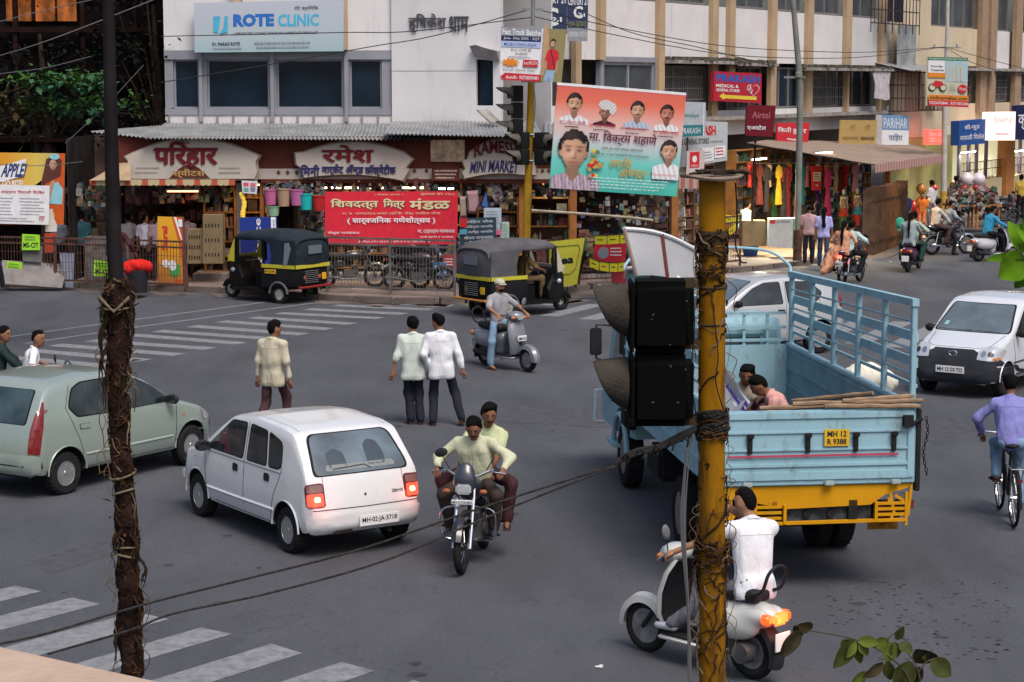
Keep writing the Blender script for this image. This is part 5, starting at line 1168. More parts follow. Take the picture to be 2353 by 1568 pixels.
# ---- poles
def pole(name,lab,pts,rr,mat,cat='pole',n=14,**k): 
    t = thing(name,lab,cat,**k); m = MB(); m.tube(pts,rr,n); m.build('shaft',mat,t); return t
gp = M('grey_pole',(.17,.175,.16),.7,var=.2,scale=3)
b0 = G(1832,600,.12); t = pole('lamp_pole','grey lamp pole in front of the clothes stalls',[b0,b0+Vector((0,0,5)),P(1822,0,b0.y),P(1820,-200,b0.y)],[.095,.09,.075,.07],gp)
m = MB(); m.box(P(1826,178,b0.y-.05),(.6,.08,.06)); m.lathe([(.08,0),(.08,.12),(.03,.16)],P(1834,178,b0.y-.1),n=8); m.build('bracket',gp,t); m = MB(); m.lathe([(.13,0),(.13,.9)],b0,n=14); m.build('base_sleeve',rust,t)
b1 = G(2168,482,.12); t = pole('lamp_pole','pale lamp pole with yellow base carrying the property hoarding',[b1,P(2171,250,b1.y),P(2177,60,b1.y),P(2180,-150,b1.y)],[.12,.11,.075,.07],M('pale_pole',(.40,.40,.38),.6,var=.15)); m = MB(); m.lathe([(.15,0),(.15,.75)],b1,n=14); m.build('painted_base',M('pole_yellow',(.42,.27,.06),.7,var=.3),t)
m = MB(); m.box(P(2173,110,b1.y),(1.2,.06,.05)); m.build('cross_arm',steel,t)
for w in (-1,1): m = MB(); m.lathe([(.04,0),(.05,.08),(.03,.12)],P(2173,110,b1.y)+Vector((w*.45,0,.03)),n=8); m.build('insulator',GC[4],t)
m = MB(); m.tube([P(1224,60,50),P(1226,-60,50)],.05,10); m.box(P(1223,22,50),(.5,.06,.06)); tag(m.build('service_pole',steel),'short white service pole behind the course hoarding','pole')
# overhead wires
wirem = M('overhead_wire',(.03,.03,.03),.6)
def wire(lab,pts,rr=.012,mat=None,n=10):
    m = MB(); m.tube(curve_pts(pts,n),rr,5); return tag(m.build('overhead_wire',mat or wirem),lab,'wire')
wire('thin wire crossing low over the clinic sign',[P(370,84,52),P(560,80,52),P(790,75,52),P(950,72,51.5),P(1225,40,50)])
wire('thin wire sloping up across the dark clinic windows',[P(370,190,50),P(600,152,50),P(850,108,50),P(1000,82,50),P(1225,20,50)])
wire('upper wire from the service pole to the far lamp pole',[P(1225,20,50),P(1400,60,54),P(1640,103,60),P(1830,117,66),P(2000,120,76),P(2173,108,b1.y)])
wire('lower wire from the service pole to the far lamp pole',[P(1225,38,50),P(1400,78,54),P(1640,122,60),P(1830,134,66),P(2000,130,76),P(2173,108,b1.y)])
wire('sagging wire from the agency boards past the pilasters',[P(1300,10,56),P(1450,75,57),P(1600,108,59),P(1760,148,61),P(1828,165,b0.y)])
wire('wire running off right from the far lamp pole',[P(2173,108,b1.y),P(2240,128,80),P(2400,170,78)])
wire('second wire running off right from the far lamp pole',[P(2173,110,b1.y),P(2250,150,80),P(2400,188,78)])
wire('wire across the dark building, upper',[P(-40,60,45),P(120,20,45),P(260,-10,45)],.01,M('dim_wire',(.12,.12,.12),.6)); wire('wire across the dark building, lower',[P(-40,140,45),P(120,90,45),P(378,-10,47)],.01,M('dim_wire'))
for k,(a,c) in enumerate([((0,170),(210,130)),((0,378),(190,372)),((150,330),(330,150))]): wire(['thin wire over the green leaves','thin wire above the apple banner','slanting wire under the green leaves'][k],[P(*a,44),P((a[0]+c[0])/2,(a[1]+c[1])/2+6,44),P(*c,44)],.008,M('dim_wire'))
# ---- middle signal pole
ym = M('signal_yellow',(.42,.24,.02),.6,var=.2,scale=3,dirt=(.16,.10,.04),dscale=3,dstretch=(2,2,.6),dthr=.52); sbk = M('signal_black',(.014,.014,.014),.55)
def signal_head(lab,c,heading_,n=3,s_=1.0,lit=None,hood=.26,group=None):
    """c: top centre; lenses face local -Y... rotated by heading_"""
    t = thing('traffic_signal',lab,'traffic light',c,heading_,group); H = .34*s_; Wd = .32*s_; D = .2*s_
    for k in range(n):
        z = -H*(k+.5)
        m = MB(); mb = bmesh.new()
        m.box((0,0,z),(Wd,D,H*.97)); o = m.build('housing',sbk,t,0)
        bm = bmesh.new(); bm.from_mesh(o.data); bmesh.ops.bevel(bm,geom=bm.edges,offset=.025*s_,segments=3,affect='EDGES',profile=.6); bm.to_mesh(o.data); bm.free(); o.data.shade_smooth(); o.data.set_sharp_from_angle(angle=rad(40))
        # hood: open half-tube that droops to a point
        m = MB(); r0 = .125*s_; rg = []; N = 18; L = hood*s_
        for i in range(7):
            f = i/6; rg.append([(r0*1.05*math.cos(a)*(1-.12*f),-D/2-L*f*(.25+.75*max(0,math.sin(a))**.6 if True else 1),z+r0*1.05*math.sin(a)-.0*f) for a in [rad(-50)+rad(280)*j/N for j in range(N+1)]])
        m.loft(rg,cap=False,open_ring=True); m.loft([[(x*.95,y,(zz-z)*.95+z) for x,y,zz in q] for q in rg],cap=False,open_ring=True); m.build('hood',M('hood_grey',(.10,.09,.08),.75,var=.3,scale=9),t)
        m = MB(); m.lathe([(0,0),(.112*s_,.0),(.112*s_,.02)],(0,-D/2-.012,z),'Y',20); m.build('lens',M('lens_dark%d' % k,[(.06,.008,.008),(.06,.04,.008),(.008,.05,.02)][k % 3],.25),t)
    return t
MP = G(1208,668,.12); MY = 48.6
mp = thing('signal_pole','slim yellow signal pole in the middle of the view','pole')
m = MB(); m.tube([P(1207,668,MY),P(1211,500,MY),P(1216,350,MY),P(1221,190,MY)],[.10,.095,.09,.085],14); m.build('shaft',ym,mp)
m = MB(); m.box(P(1222,188,MY),(.5,.1,.04)); m.build('bracket',steel,mp,0)
signal_head('three lens signal head high on the left of the slim yellow pole',P(1188,196,MY),rad(-78),3,1.16,group='signal heads on the slim yellow pole',hood=.34)
signal_head('two lens signal head facing left lower on the slim yellow pole',P(1200,303,MY-.1),rad(-62),2,1.15,group='signal heads on the slim yellow pole',hood=.3)
signal_head('two lens signal head facing right on the slim yellow pole',P(1245,304,MY-.1),rad(62),2,1.15,group='signal heads on the slim yellow pole',hood=.3)
m = MB()
for y in (310,370): m.tube([P(1200,y,MY-.1),P(1250,y,MY-.1)],.02,6)
m.tube(curve_pts([P(1225,190,MY-.12),P(1230,240,MY-.15),P(1224,300,MY-.12)],5),.012,5); m.build('clamp',steel,mp)
# ---- trees at far left
def leaf_cloud(name,mat,pts,n,size,seed,parent=None,spread=(.5,.5,.35),lab=None,kind='stuff'):
    r = random.Random(seed); m = MB()
    for k in range(n):
        c = Vector(r.choice(pts))+Vector((r.gauss(0,spread[0]),r.gauss(0,spread[1]),r.gauss(0,spread[2]))); s_ = size*r.uniform(.6,1.4)
        R = Matrix.Rotation(r.uniform(0,6.3),3,'Z') @ Matrix.Rotation(r.uniform(-1.1,.3),3,'X') @ Matrix.Rotation(r.uniform(-.5,.5),3,'Y')
        m.add([c+R @ Vector(q)*s_ for q in ((0,0,0),(.3,.45,.05),(0,1,0),(-.3,.45,.05))],[(0,1,2,3)])
    o = m.build(name,mat,parent,0)
    if kind: o['kind'] = kind
    return o
leafg = M('leaf_green',(.032,.078,.014),.6,var=.4,scale=1.5); leafg2 = M('leaf_bluegreen',(.035,.10,.045),.6,var=.4,scale=1.5); leafb = M('leaf_brown',(.04,.03,.01),.8,var=.4,scale=1.5); leafd = M('leaf_dark',(.005,.007,.005),.8,var=.5,scale=1.5); bark = M('bark',(.03,.02,.016),.95,var=.4,scale=6,bump=.6)
TY = 40.
t = thing('branch_tree','bright green layered branches reaching in from the left edge','tree',P(-120,600,TY))
off = Vector(t.location)
m = MB(); m.tube([Vector((0,0,0)),Vector((.1,0,2)),Vector((0,0,5))],[.16,.13,.06],9); m.build('trunk',bark,t)
for k,(pp_,sd) in enumerate([([(-120,230),(20,200),(130,172),(240,205)],1),([(-120,300),(0,265),(150,235),(330,255)],2)]):
    m = MB(); m.tube(curve_pts([P(x,y+12,TY)-off for x,y in pp_],5),[.05]*5+[.035]*5+[.015]*6,6); m.build('limb',bark,t)
leaf_cloud('crown',leafg,[P(x,y+4*math.sin(x*.2),TY)-off for x in range(30,235,5) for y in (172,178)],210,.16,5,t,(.09,.3,.06),kind=None)
leaf_cloud('crown',leafg2,[P(x,y,TY)-off for x in range(90,250,5) for y in (180,190)],240,.16,6,t,(.09,.3,.08),kind=None)
leaf_cloud('crown',leafg,[P(x,y+5*math.sin(x*.15),TY)-off for x in range(40,330,5) for y in (230,242)],240,.16,7,t,(.09,.3,.08),kind=None)
leaf_cloud('crown',leafg2,[P(x,y,TY)-off for x in range(130,280,5) for y in (242,252)],140,.16,8,t,(.09,.3,.1),kind=None)
leaf_cloud('crown',leafb,[P(x,y,TY)-off for x in range(-30,110,5) for y in (240,262,285)],160,.16,9,t,(.1,.3,.15),kind=None)
for i,(x,yb,h,lab) in enumerate([(60,640,8,'dark tree before the unlit building, nearest the left edge'),(330,640,9,'dark tree beside the white clinic building')]):
    p = G(x,yb,.1); p = Vector((p.x,55.8,.1)); t = thing('dark_tree',lab,'tree',p); m = MB(); m.tube([(0,0,0),(.2,0,3),(0,0,h*.8)],[.2,.15,.05],9); m.build('trunk',bark,t)
    r = random.Random(i); pts = [Vector((r.uniform(-1.8,1.6) if i == 0 else r.uniform(-1.5,.35),r.uniform(-1,.8),r.uniform(3.6,6.0 if i == 0 else h))) for _ in range(26)]
    leaf_cloud('crown',leafd,pts,1700,.17,30+i,t,(.35,.3,.3),kind=None)
    for q in pts[:8]: m = MB(); m.tube([(0.1,0,h*.4),tuple(q)],[.05,.015],5); m.build('limb',bark,t)
# ================================================================ VEHICLES
rubber = M('tyre_rubber',(.018,.018,.019),.85,var=.3,scale=12); rimm = M('rim_silver',(.42,.43,.44),.35,metal=.7,var=.15,scale=8); chrome = M('chrome',(.62,.63,.65),.15,metal=1.)
plast = M('black_plastic',(.022,.022,.024),.5); redlamp = M('lamp_red',(.17,.009,.008),.2,coat=1); amber = M('lamp_amber',(.55,.16,.02),.25,coat=1); headl = M('lamp_clear',(.62,.64,.66),.12,metal=.5); platew = M('plate_white',(.66,.66,.66),.5); plateb = M('plate_ink',(.02,.02,.03),.6); platey = M('plate_yellow',(.60,.36,.02),.5)
carglass = M('car_glass',(.016,.020,.023),.05,ior=1.6,coat=.3,var=.9,scale=3.2)  # lighter and darker patches in the colour stand in for reflections
def interp(pts,x):
    if x <= pts[0][0]: return pts[0][1]
    for a,b in zip(pts,pts[1:]):
        if x <= b[0]:
            t = (x-a[0])/(b[0]-a[0]); return a[1]+(b[1]-a[1])*t
    return pts[-1][1]
def smooth_profile(pts,n,k=3):
    """resample a polyline densely and round its corners"""
    xs = np.linspace(pts[0][0],pts[-1][0],n); ys = np.array([interp(pts,x) for x in xs])
    for _ in range(k):
        y2 = ys.copy(); y2[1:-1] = (ys[:-2]+2*ys[1:-1]+ys[2:])/4; ys = y2
    return xs,ys
def make_wheel(name,parent,c,R,w,side,spokes=6,rim=rimm,rr=.62,cap=True):
    """wheel > tyre, rim ; side = +1 outer face towards +x"""
    m = MB(); prof = [(R*.60,-w/2),(R*.9,-w/2),(R*.985,-w*.36),(R,-w*.2),(R,w*.2),(R*.985,w*.36),(R*.9,w/2),(R*.60,w/2),(R*.58,0)]
    m.lathe(prof,(0,0,0),'X',28,closed=True); o = m.build('wheel',rubber,parent); o.name = 'wheel'; o.location = c
    g = MB()
    for k in range(26):      # tread blocks
        a = 2*math.pi*k/26; g.box((0,R*math.cos(a),R*math.sin(a)),(w*.8,.02,.012),Matrix.Rotation(a-math.pi/2,3,'X'))
    g.build('tyre',rubber,o,0)
    s_ = side; m = MB(); x0 = s_*w*.30
    m.lathe([(R*.61,s_*w*.42),(R*.58,s_*w*.44),(R*.54,x0),(R*.45,x0-s_*.01),(R*.16,x0+s_*.012),(R*.12,x0+s_*.025),(0,x0+s_*.027)],(0,0,0),'X',28)
    rm = m.build('rim',rim,o)
    m = MB()
    for k in range(spokes):
        a = 2*math.pi*(k+.5)/spokes; rc = R*.36; m.lathe([(0,0),(R*.075,0)],n=8) if False else None
        cy,cz = rc*math.cos(a),rc*math.sin(a); ring = [(x0+s_*.012,cy+R*.095*math.cos(b),cz+R*.105*math.sin(b)) for b in [2*math.pi*j/8 for j in range(8)]]
        m.add(ring,[tuple(range(8))])
    if spokes: m.build('rim',M('rim_hole',(.015,.015,.015),.8),o,0)
    return o
class Car:
    """built nose towards local +y, on the ground, from side profile, plan and cross-section"""
    def __init__(s,lab,loc,head,P_):
        s.t = thing('parked_car' if False else 'car',lab,'car',loc,head); s.P = P_; s.build()
    def sx(s,y,z):
        p = s.P; w = interp(p['plan'],y); zb = interp(p['belt'],y)
        if z <= p['sill']: return w*(.93+.05*(z-p['zb'])/max(.01,p['sill']-p['zb']))
        if z < zb: t = (z-p['sill'])/(zb-p['sill']); return w*(.98+.02*math.sin(min(1,t*1.25)*math.pi*.9)-.012*t*t)
        return w*(.968-(z-zb)*p['tumble'])
    def build(s):
        p = s.P; N = p.get('n',96); xs,top = smooth_profile(p['top'],N,p.get('smooth',2)); _,bot = smooth_profile(p['bottom'],N,2); rings = []
        for y,zt,zb in zip(xs,top,bot):
            B = interp(p['belt'],y); zs = []; half = []
            lim = zt-p['crown']
            zz = [zb,zb+.04,zb+.12]; zz = [q for q in zz]
            lo = np.linspace(zb+.12,min(B,lim),6); up = np.linspace(min(B,lim),lim,6)[1:]
            half = [(0,zb),(s.sx(y,zb)*.86,zb),(s.sx(y,zb+.05)*.985,zb+.05)]
            half += [(s.sx(y,z),z) for z in lo]+[(s.sx(y,z),z) for z in up]
            we = s.sx(y,lim); r = .07 if lim > B+.1 else .05
            half[-1] = (we*.995,lim-.004)
            half += [(we-r*.25,lim+(zt-lim)*.35),(we-r,lim+(zt-lim)*.62),(we*.62,lim+(zt-lim)*.88),(we*.3,lim+(zt-lim)*.98),(0,zt)]
            ring = [(x,y,z) for x,z in half]+[(-x,y,z) for x,z in half[-2:0:-1]]; rings.append(ring)
        m = MB(); m.loft(rings); me = m.mesh('body',[p['paint'],plast],32)
        # wheel arches cut out
        bm = bmesh.new(); bm.from_mesh(me); bm.to_mesh(me); bm.free()
        o = mesh_obj('body',me,s.t)
        c = MB()
        for wy in p['axles']:
            c.lathe([(0,-2),(p['arch'],-2),(p['arch'],2),(0,2)],(0,wy,p['R']+.015),'X',28) if False else None
        for wy in p['axles']:
            for sx in (-1,1): c.lathe([(0,sx*(p['half']-.26)),(p['arch'],sx*(p['half']-.26)),(p['arch'],sx*(p['half']+.3)),(0,sx*(p['half']+.3))],(0,wy,p['R']+.015),'X',28)
        cm_ = c.mesh('cut',plast,0); co = mesh_obj('cut',cm_,None)
        md = o.modifiers.new('b','BOOLEAN'); md.operation = 'DIFFERENCE'; md.solver = 'EXACT'; md.object = co
        co.parent = None
        # cutter must sit in the same space as the body
        co.matrix_world = Matrix.Translation(s.t.location) @ Matrix.Rotation(s.t.rotation_euler.z,4,'Z')
        bpy.context.view_layer.update()
        dg = bpy.context.evaluated_depsgraph_get(); nm = bpy.data.meshes.new_from_object(o.evaluated_get(dg)); o.modifiers.clear(); bpy.data.objects.remove(co)
        if len(nm.polygons) > 100: o.data = nm
        me = o.data; me.materials.clear(); me.materials.append(p['paint']); me.materials.append(plast)
        for f in me.polygons:
            cc = f.center; f.material_index = 0
            for wy in p['axles']:
                d = math.hypot(cc.y-wy,cc.z-p['R']-.015)
                if (abs(d-p['arch']) < .012 and abs(cc.x) < p['half']+.1 and abs(f.normal.x) < .5) or (d < p['arch'] and abs(cc.x) < p['half']-.2): f.material_index = 1
            if abs(f.normal.z) > .8 and f.normal.z < 0 and cc.z < p['zb']+.1: f.material_index = 1
        me.shade_smooth(); me.set_sharp_from_angle(angle=rad(32)); s.o = o
        bm = bmesh.new(); bm.from_mesh(me); s.bvh = BVHTree.FromBMesh(bm); bm.free()
        for wy in p['axles']:
            for sx in (-1,1):
                make_wheel('wheel',s.t,(sx*(p['half']-.105),wy,p['R']),p['R'],.165,sx,p.get('spokes',6),p.get('rim',rimm))
                a = MB(); a.tube([(sx*(s.sx(wy,p['R']+p['arch']*.6)-.002),wy+p['arch']*1.01*math.cos(q),p['R']+.015+p['arch']*1.01*math.sin(q)) for q in [math.pi*k/20 for k in range(21)]],.011,6); a.build('wheel_arch',p['paint'],s.t)
    def hit(s,a,b,side):
        """project: side 'L','R' -> (y,z); 'B' rear, 'F' front -> (x,z); 'T' -> (x,y)"""
        o,d = {'L': (Vector((-3,a,b)),Vector((1,0,0))),'R': (Vector((3,a,b)),Vector((-1,0,0))),'B': (Vector((a,-6,b)),Vector((0,1,0))),'F': (Vector((a,6,b)),Vector((0,-1,0))),'T': (Vector((a,b,5)),Vector((0,0,-1)))}[side]
        h = s.bvh.ray_cast(o,d)
        if h[0] is None or (side in 'LR' and abs(h[0].x) < .45): return None,None
        n = h[1]
        if n.dot(d) > 0: n = -n
        return h[0],n
    def patch(s,poly,side,mat,name='panel',off=.004,cuts=3,rnd=0.,parent=None):
        """a piece that follows the body's skin"""
        pts = list(poly)
        if rnd:
            q = []; n = len(pts)
            for i in range(n):
                a,b,c = Vector(pts[i-1]),Vector(pts[i]),Vector(pts[(i+1) % n]); ra = min(rnd,(a-b).length*.45); rc = min(rnd,(c-b).length*.45)
                A = b+(a-b).normalized()*ra; C_ = b+(c-b).normalized()*rc
                for k in range(4): t = k/3; q.append(tuple(A*(1-t)**2+b*2*t*(1-t)+C_*t*t))
            pts = q
        bm = bmesh.new(); vs = [bm.verts.new((x,y,0)) for x,y in pts]; bm.faces.new(vs); bmesh.ops.triangulate(bm,faces=bm.faces)
        for _ in range(cuts): bmesh.ops.subdivide_edges(bm,edges=[e for e in bm.edges if e.calc_length() > .05],cuts=1,use_grid_fill=False); bmesh.ops.triangulate(bm,faces=[f for f in bm.faces if len(f.verts) > 3])
        bad = []
        for v in bm.verts:
            h,n = s.hit(v.co.x,v.co.y,side)
            if h is None: bad.append(v)
            else: v.co = h+n*off
        bmesh.ops.delete(bm,geom=bad,context='VERTS')
        bmesh.ops.recalc_face_normals(bm,faces=bm.faces)
        me = bpy.data.meshes.new(name); bm.to_mesh(me); bm.free(); me.materials.append(mat); me.shade_smooth()
        return mesh_obj(name,me,parent or s.t)
    def line(s,pts,side,mat=None,r=.004,name='seam',parent=None,n=10):
        q = []
        for a,b in zip(pts,pts[1:]):
            for k in range(n): q.append((a[0]+(b[0]-a[0])*k/n,a[1]+(b[1]-a[1])*k/n))
        q.append(pts[-1]); w = []
        for a,b in q:
            h,nn = s.hit(a,b,side)
            if h is not None: w.append(h+nn*.001)
        if len(w) < 2: return None
        m = MB(); m.tube(w,r,5); return m.build(name,mat or plast,parent or s.t)
    def window(s,poly,side,glass=None,rim=.022):
        w = s.patch(poly,side,M('window_rubber',(.012,.012,.013),.5),'window',.003,3,.05); c = Vector((sum(p[0] for p in poly)/len(poly),sum(p[1] for p in poly)/len(poly)))
        q = []
        for p in poly:
            d = c-Vector(p); q.append(tuple(Vector(p)+d.normalized()*min(rim,d.length*.3)))
        s.patch(q,side,glass or carglass,'pane',.007,3,.045,w); return w
    def mirror(s,y,z,sx):
        h,n = s.hit(y,z,'L' if sx < 0 else 'R'); m = MB(); c = h+Vector((sx*.10,0,.03)); m.ball(c,(.10,.05,.07),12,8); m.bar(h,c-Vector((sx*.03,0,.03)),.05,.04); m.build('side_mirror',plast,s.t)
        m = MB(); m.box(c-Vector((0,.05,0)),(.15,.006,.1)); m.build('mirror_glass',carglass,s.t.children[-1])
    def box(s,name,c,d,mat,bev=.01,rot=None,parent=None):
        m = MB(); m.box(c,d,rot); o = m.build(name,mat,parent or s.t,0)
        bm = bmesh.new(); bm.from_mesh(o.data); bmesh.ops.bevel(bm,geom=bm.edges,offset=bev,segments=2,affect='EDGES'); bm.to_mesh(o.data); bm.free(); o.data.shade_smooth(); o.data.set_sharp_from_angle(angle=rad(40)); return o
    def plate(s,txt,c,rear,w=.42,h=.11,mat=platew,tilt=0):
        sgn = -1 if rear else 1; b = s.box('number_plate',c,(w,.015,h),mat,.003)
        v,f,d = text_mesh(txt,.02); k = MB(); k.add([(c[0]-sgn*(-1)*(-1)*0+(c[0]*0)+(-sgn)*(-1)*0+(a-.5)*w*.88*(-sgn),c[1]+sgn*.010,c[2]+(bb-.5)*h*.58) for a,bb in v],f); k.build('plate_text',plateb,b,0)
def seat_shapes(car,y,z,xs=(-.35,.35)): pass
# --- white hatchback with glowing tail lamps
pw = M('paint_white',(.60,.61,.62),.28,coat=.8,dirt=(.46,.46,.45),dscale=1.4,dthr=.6)
zen = dict(top=[(-1.17-.55,.50),(-1.17-.52,.62),(-1.66,.74),(-1.62,.90),(-1.50,1.06),(-1.22,1.355),(-.95,1.40),(-.3,1.425),(.30,1.375),(.62,1.20),(1.02,.95),(1.15,.905),(1.60,.80),(1.78,.68),(1.84,.56),(1.86,.42)],
           bottom=[(-1.72,.36),(-1.60,.24),(-1.2,.22),(1.2,.20),(1.7,.24),(1.86,.36)],
           belt=[(-1.75,.88),(-.6,.87),(.9,.84),(1.2,.82),(1.9,.6)],plan=[(-1.72,.56),(-1.69,.66),(-1.58,.725),(-1.2,.75),(0,.755),(1.1,.74),(1.55,.70),(1.75,.62),(1.86,.48)],
           sill=.34,zb=.22,tumble=.24,crown=.055,axles=(-1.17,1.165),R=.262,arch=.315,half=.745,paint=pw,spokes=6)
RZ = heading(-.55,.835)
fv = Vector((-.55,.835,0)).normalized(); rv_ = Vector((fv.y,-fv.x,0))
cz = (G(465,1185)+G(672,1270))/2+rv_*.66
c = Car('white hatchback with glowing tail lamps braking in the crossing',(cz.x,cz.y,0),RZ,zen)
def side_both(car,f):
    for sd in ('L','R'): f(sd)
def zen_side(sd):
    c.window([(.92,.895),(.52,1.16),(.30,1.305),(-.10,1.325),(-.10,.90)],sd); c.window([(-.18,.90),(-.18,1.325),(-.62,1.30),(-.70,.905)],sd); c.window([(-.735,.905),(-.655,1.298),(-.95,1.235),(-1.02,1.19),(-1.06,.95),(-.98,.91)],sd)
    c.line([(.94,.86),(.86,.30)],sd); c.line([(-.14,1.33),(-.14,.30)],sd); c.line([(-.98,1.22),(-1.06,.9),(-.90,.62),(-.80,.32)],sd); c.line([(.86,.29),(-.80,.29)],sd)
    c.line([(.94,.86),(-.14,.875),(-1.05,.88)],sd,M('belt_trim',(.1,.1,.1),.4),.005)
    c.line([(1.35,.44),(.8,.43),(-.9,.45)],sd,pw,.02,'side_moulding')
    for y,z in ((.08,.78),(-.72,.79)): c.patch([(y-.07,z-.045),(y+.07,z-.045),(y+.07,z+.045),(y-.07,z+.045)],sd,plast,'door_handle',.008,2,.03)
    c.patch([(1.22,.72),(1.26,.72),(1.26,.745),(1.22,.745)],sd,amber,'side_marker',.01,1)
side_both(c,zen_side)
rg = M('rear_glass',(.085,.115,.14),.08,ior=1.6,coat=.5,var=.5,scale=2.2)  # pale bluish base colour stands in for the reflected sky
w = c.window([(-.585,.905),(.585,.905),(.60,.97),(.525,1.285),(.46,1.325),(-.46,1.325),(-.525,1.285),(-.60,.97)],'B',rg,.03)
for nm,pts in (('head_rest',[(.10,.98),(.32,.98),(.34,1.08),(.30,1.20),(.2,1.23),(.12,1.18)]),('head_rest',[(-.38,.98),(-.16,.98),(-.16,1.12),(-.26,1.17),(-.38,1.12)]),('rear_shelf',[(-.44,.95),(.44,.95),(.42,1.01),(-.42,1.01)])):
    c.patch(pts,'B',M('dim_'+nm,(.03,.045,.06) if nm == 'head_rest' else (.17,.19,.19),.25,coat=.4),nm,.009,2,.03,w)
c.line([(-.35,.965),(.05,.985),(.12,.945)],'B',plast,.011,'wiper')
c.window([(-.58,.93),(.58,.93),(.50,1.25),(-.50,1.25)],'F')
tl = M('tail_glow',(.5,.02,.02),.25,emit=1.6,ecol=(1.,.06,.03)); hot = M('tail_glow_hot',(.9,.4,.1),.3,emit=7.,ecol=(1.,.42,.10)); smoke = M('lamp_smoke',(.16,.09,.08),.2,coat=.6)
for sx in (-1,1):
    x0,x1 = sx*.705,sx*.505
    b_ = c.patch([(x0,.585),(x1,.585),(x1*1.0,.845),(x0,.84)],'B',M('lamp_frame',(.10,.012,.014),.3,coat=.6),'tail_lamp',.006,3,.04)
    c.patch([(x0*.985,.60),(x1*1.04,.60),(x1*1.04,.735),(x0*.985,.735)],'B',tl,'lit_lens',.012,3,.02,b_); c.patch([(x0*.985,.745),(x1*1.04,.745),(x1*1.04,.825),(x0*.985,.825)],'B',smoke,'clear_lens',.012,2,.02,b_)
    xc = sx*.60; c.patch([(xc-.035,.645),(xc+.035,.645),(xc+.03,.70),(xc-.03,.70)],'B',hot,'bulb',.015,2,.02,b_)
    ld = bpy.data.lights.new('tail_light','POINT'); ld.energy = .9; ld.color = (1,.12,.05); ld.shadow_soft_size = .05; lo = bpy.data.objects.new('tail_light',ld); COL.objects.link(lo); lo.parent = b_; lo.location = (sx*.62,-1.86,.67)
c.line([(-.66,.555),(0,.548),(.66,.555)],'B',M('seam_dark',(.06,.06,.06),.7),.006); c.line([(-.5,.91),(-.505,.6)],'B',None,.003); c.line([(.5,.91),(.505,.6)],'B',None,.003)
c.patch([(-.69,.30),(.69,.30),(.70,.52),(-.70,.52)],'B',pw,'bumper',.03,4,.08)
c.patch([(-.45,.29),(-.15,.29),(-.2,.34),(-.4,.335)],'B',M('scuff',(.12,.10,.08),.9,var=.6,scale=30),'scuff',.034,2)
c.plate('MH·02·JA·3718',(.12,-1.775,.40),True,.50,.12)
v_,f_,d_ = text_mesh('ZEN·VX',.02); mb = MB(); pts = []
for a,bb in v_:
    h,n = c.hit(.335+a*.15,.66+bb*.032,'B'); pts.append(h+n*.006)
mb.add(pts,f_); mb.build('badge',plateb,c.t,0); c.patch([(-.012,.665),(.012,.665),(.012,.69),(-.012,.69)],'B',plast,'lock',.006,1)
c.mirror(.82,.90,-1); c.mirror(.82,.90,1)
for sx in (-1,1): c.patch([(sx*.40,.60),(sx*.66,.60),(sx*.64,.74),(sx*.40,.72)],'F',headl,'headlight',.008,2,.03)
c.box('bumper_front',(0,1.80,.42),(1.25,.14,.2),pw,.05)
c.line([(-.55,1.25-.75),(-.54,-1.15)],'T',M('roof_seam',(.3,.3,.3),.6),.004); c.line([(.55,.5),(.54,-1.15)],'T',M('roof_seam'),.004)
c.box('exhaust',(.3,-1.62,.24),(.05,.2,.05),M('rust_dark',(.06,.04,.03),.9),.02)
# --- silver green hatchback at left
ps = M('paint_sage',(.37,.43,.38),.28,metal=.45,coat=.8,var=.05,scale=1.)
ind = dict(top=[(-1.80,.52),(-1.79,.66),(-1.76,.84),(-1.70,.98),(-1.48,1.38),(-1.32,1.46),(-.6,1.50),(-.05,1.47),(.35,1.31),(.86,.99),(1.0,.95),(1.50,.80),(1.74,.66),(1.85,.52),(1.87,.40)],
           bottom=[(-1.80,.38),(-1.70,.26),(-1.3,.24),(1.2,.22),(1.7,.26),(1.87,.36)],belt=[(-1.82,.93),(-.6,.90),(.9,.86),(1.2,.82),(1.9,.55)],
           plan=[(-1.80,.64),(-1.75,.74),(-1.6,.795),(-1.2,.81),(.9,.80),(1.4,.77),(1.7,.66),(1.87,.5)],sill=.36,zb=.24,tumble=.25,crown=.06,axles=(-1.2,1.2),R=.275,arch=.335,half=.80,paint=ps,spokes=10)
fv = Vector((1.26,2.0,0)).normalized(); lv = Vector((-fv.y,fv.x,0)); cz = (G(148,1135)+G(432,1068))/2+lv*.71
c = Car('silver green hatchback waiting at the left behind the wrapped pole',(cz.x,cz.y,0),heading(fv.x,fv.y),ind)
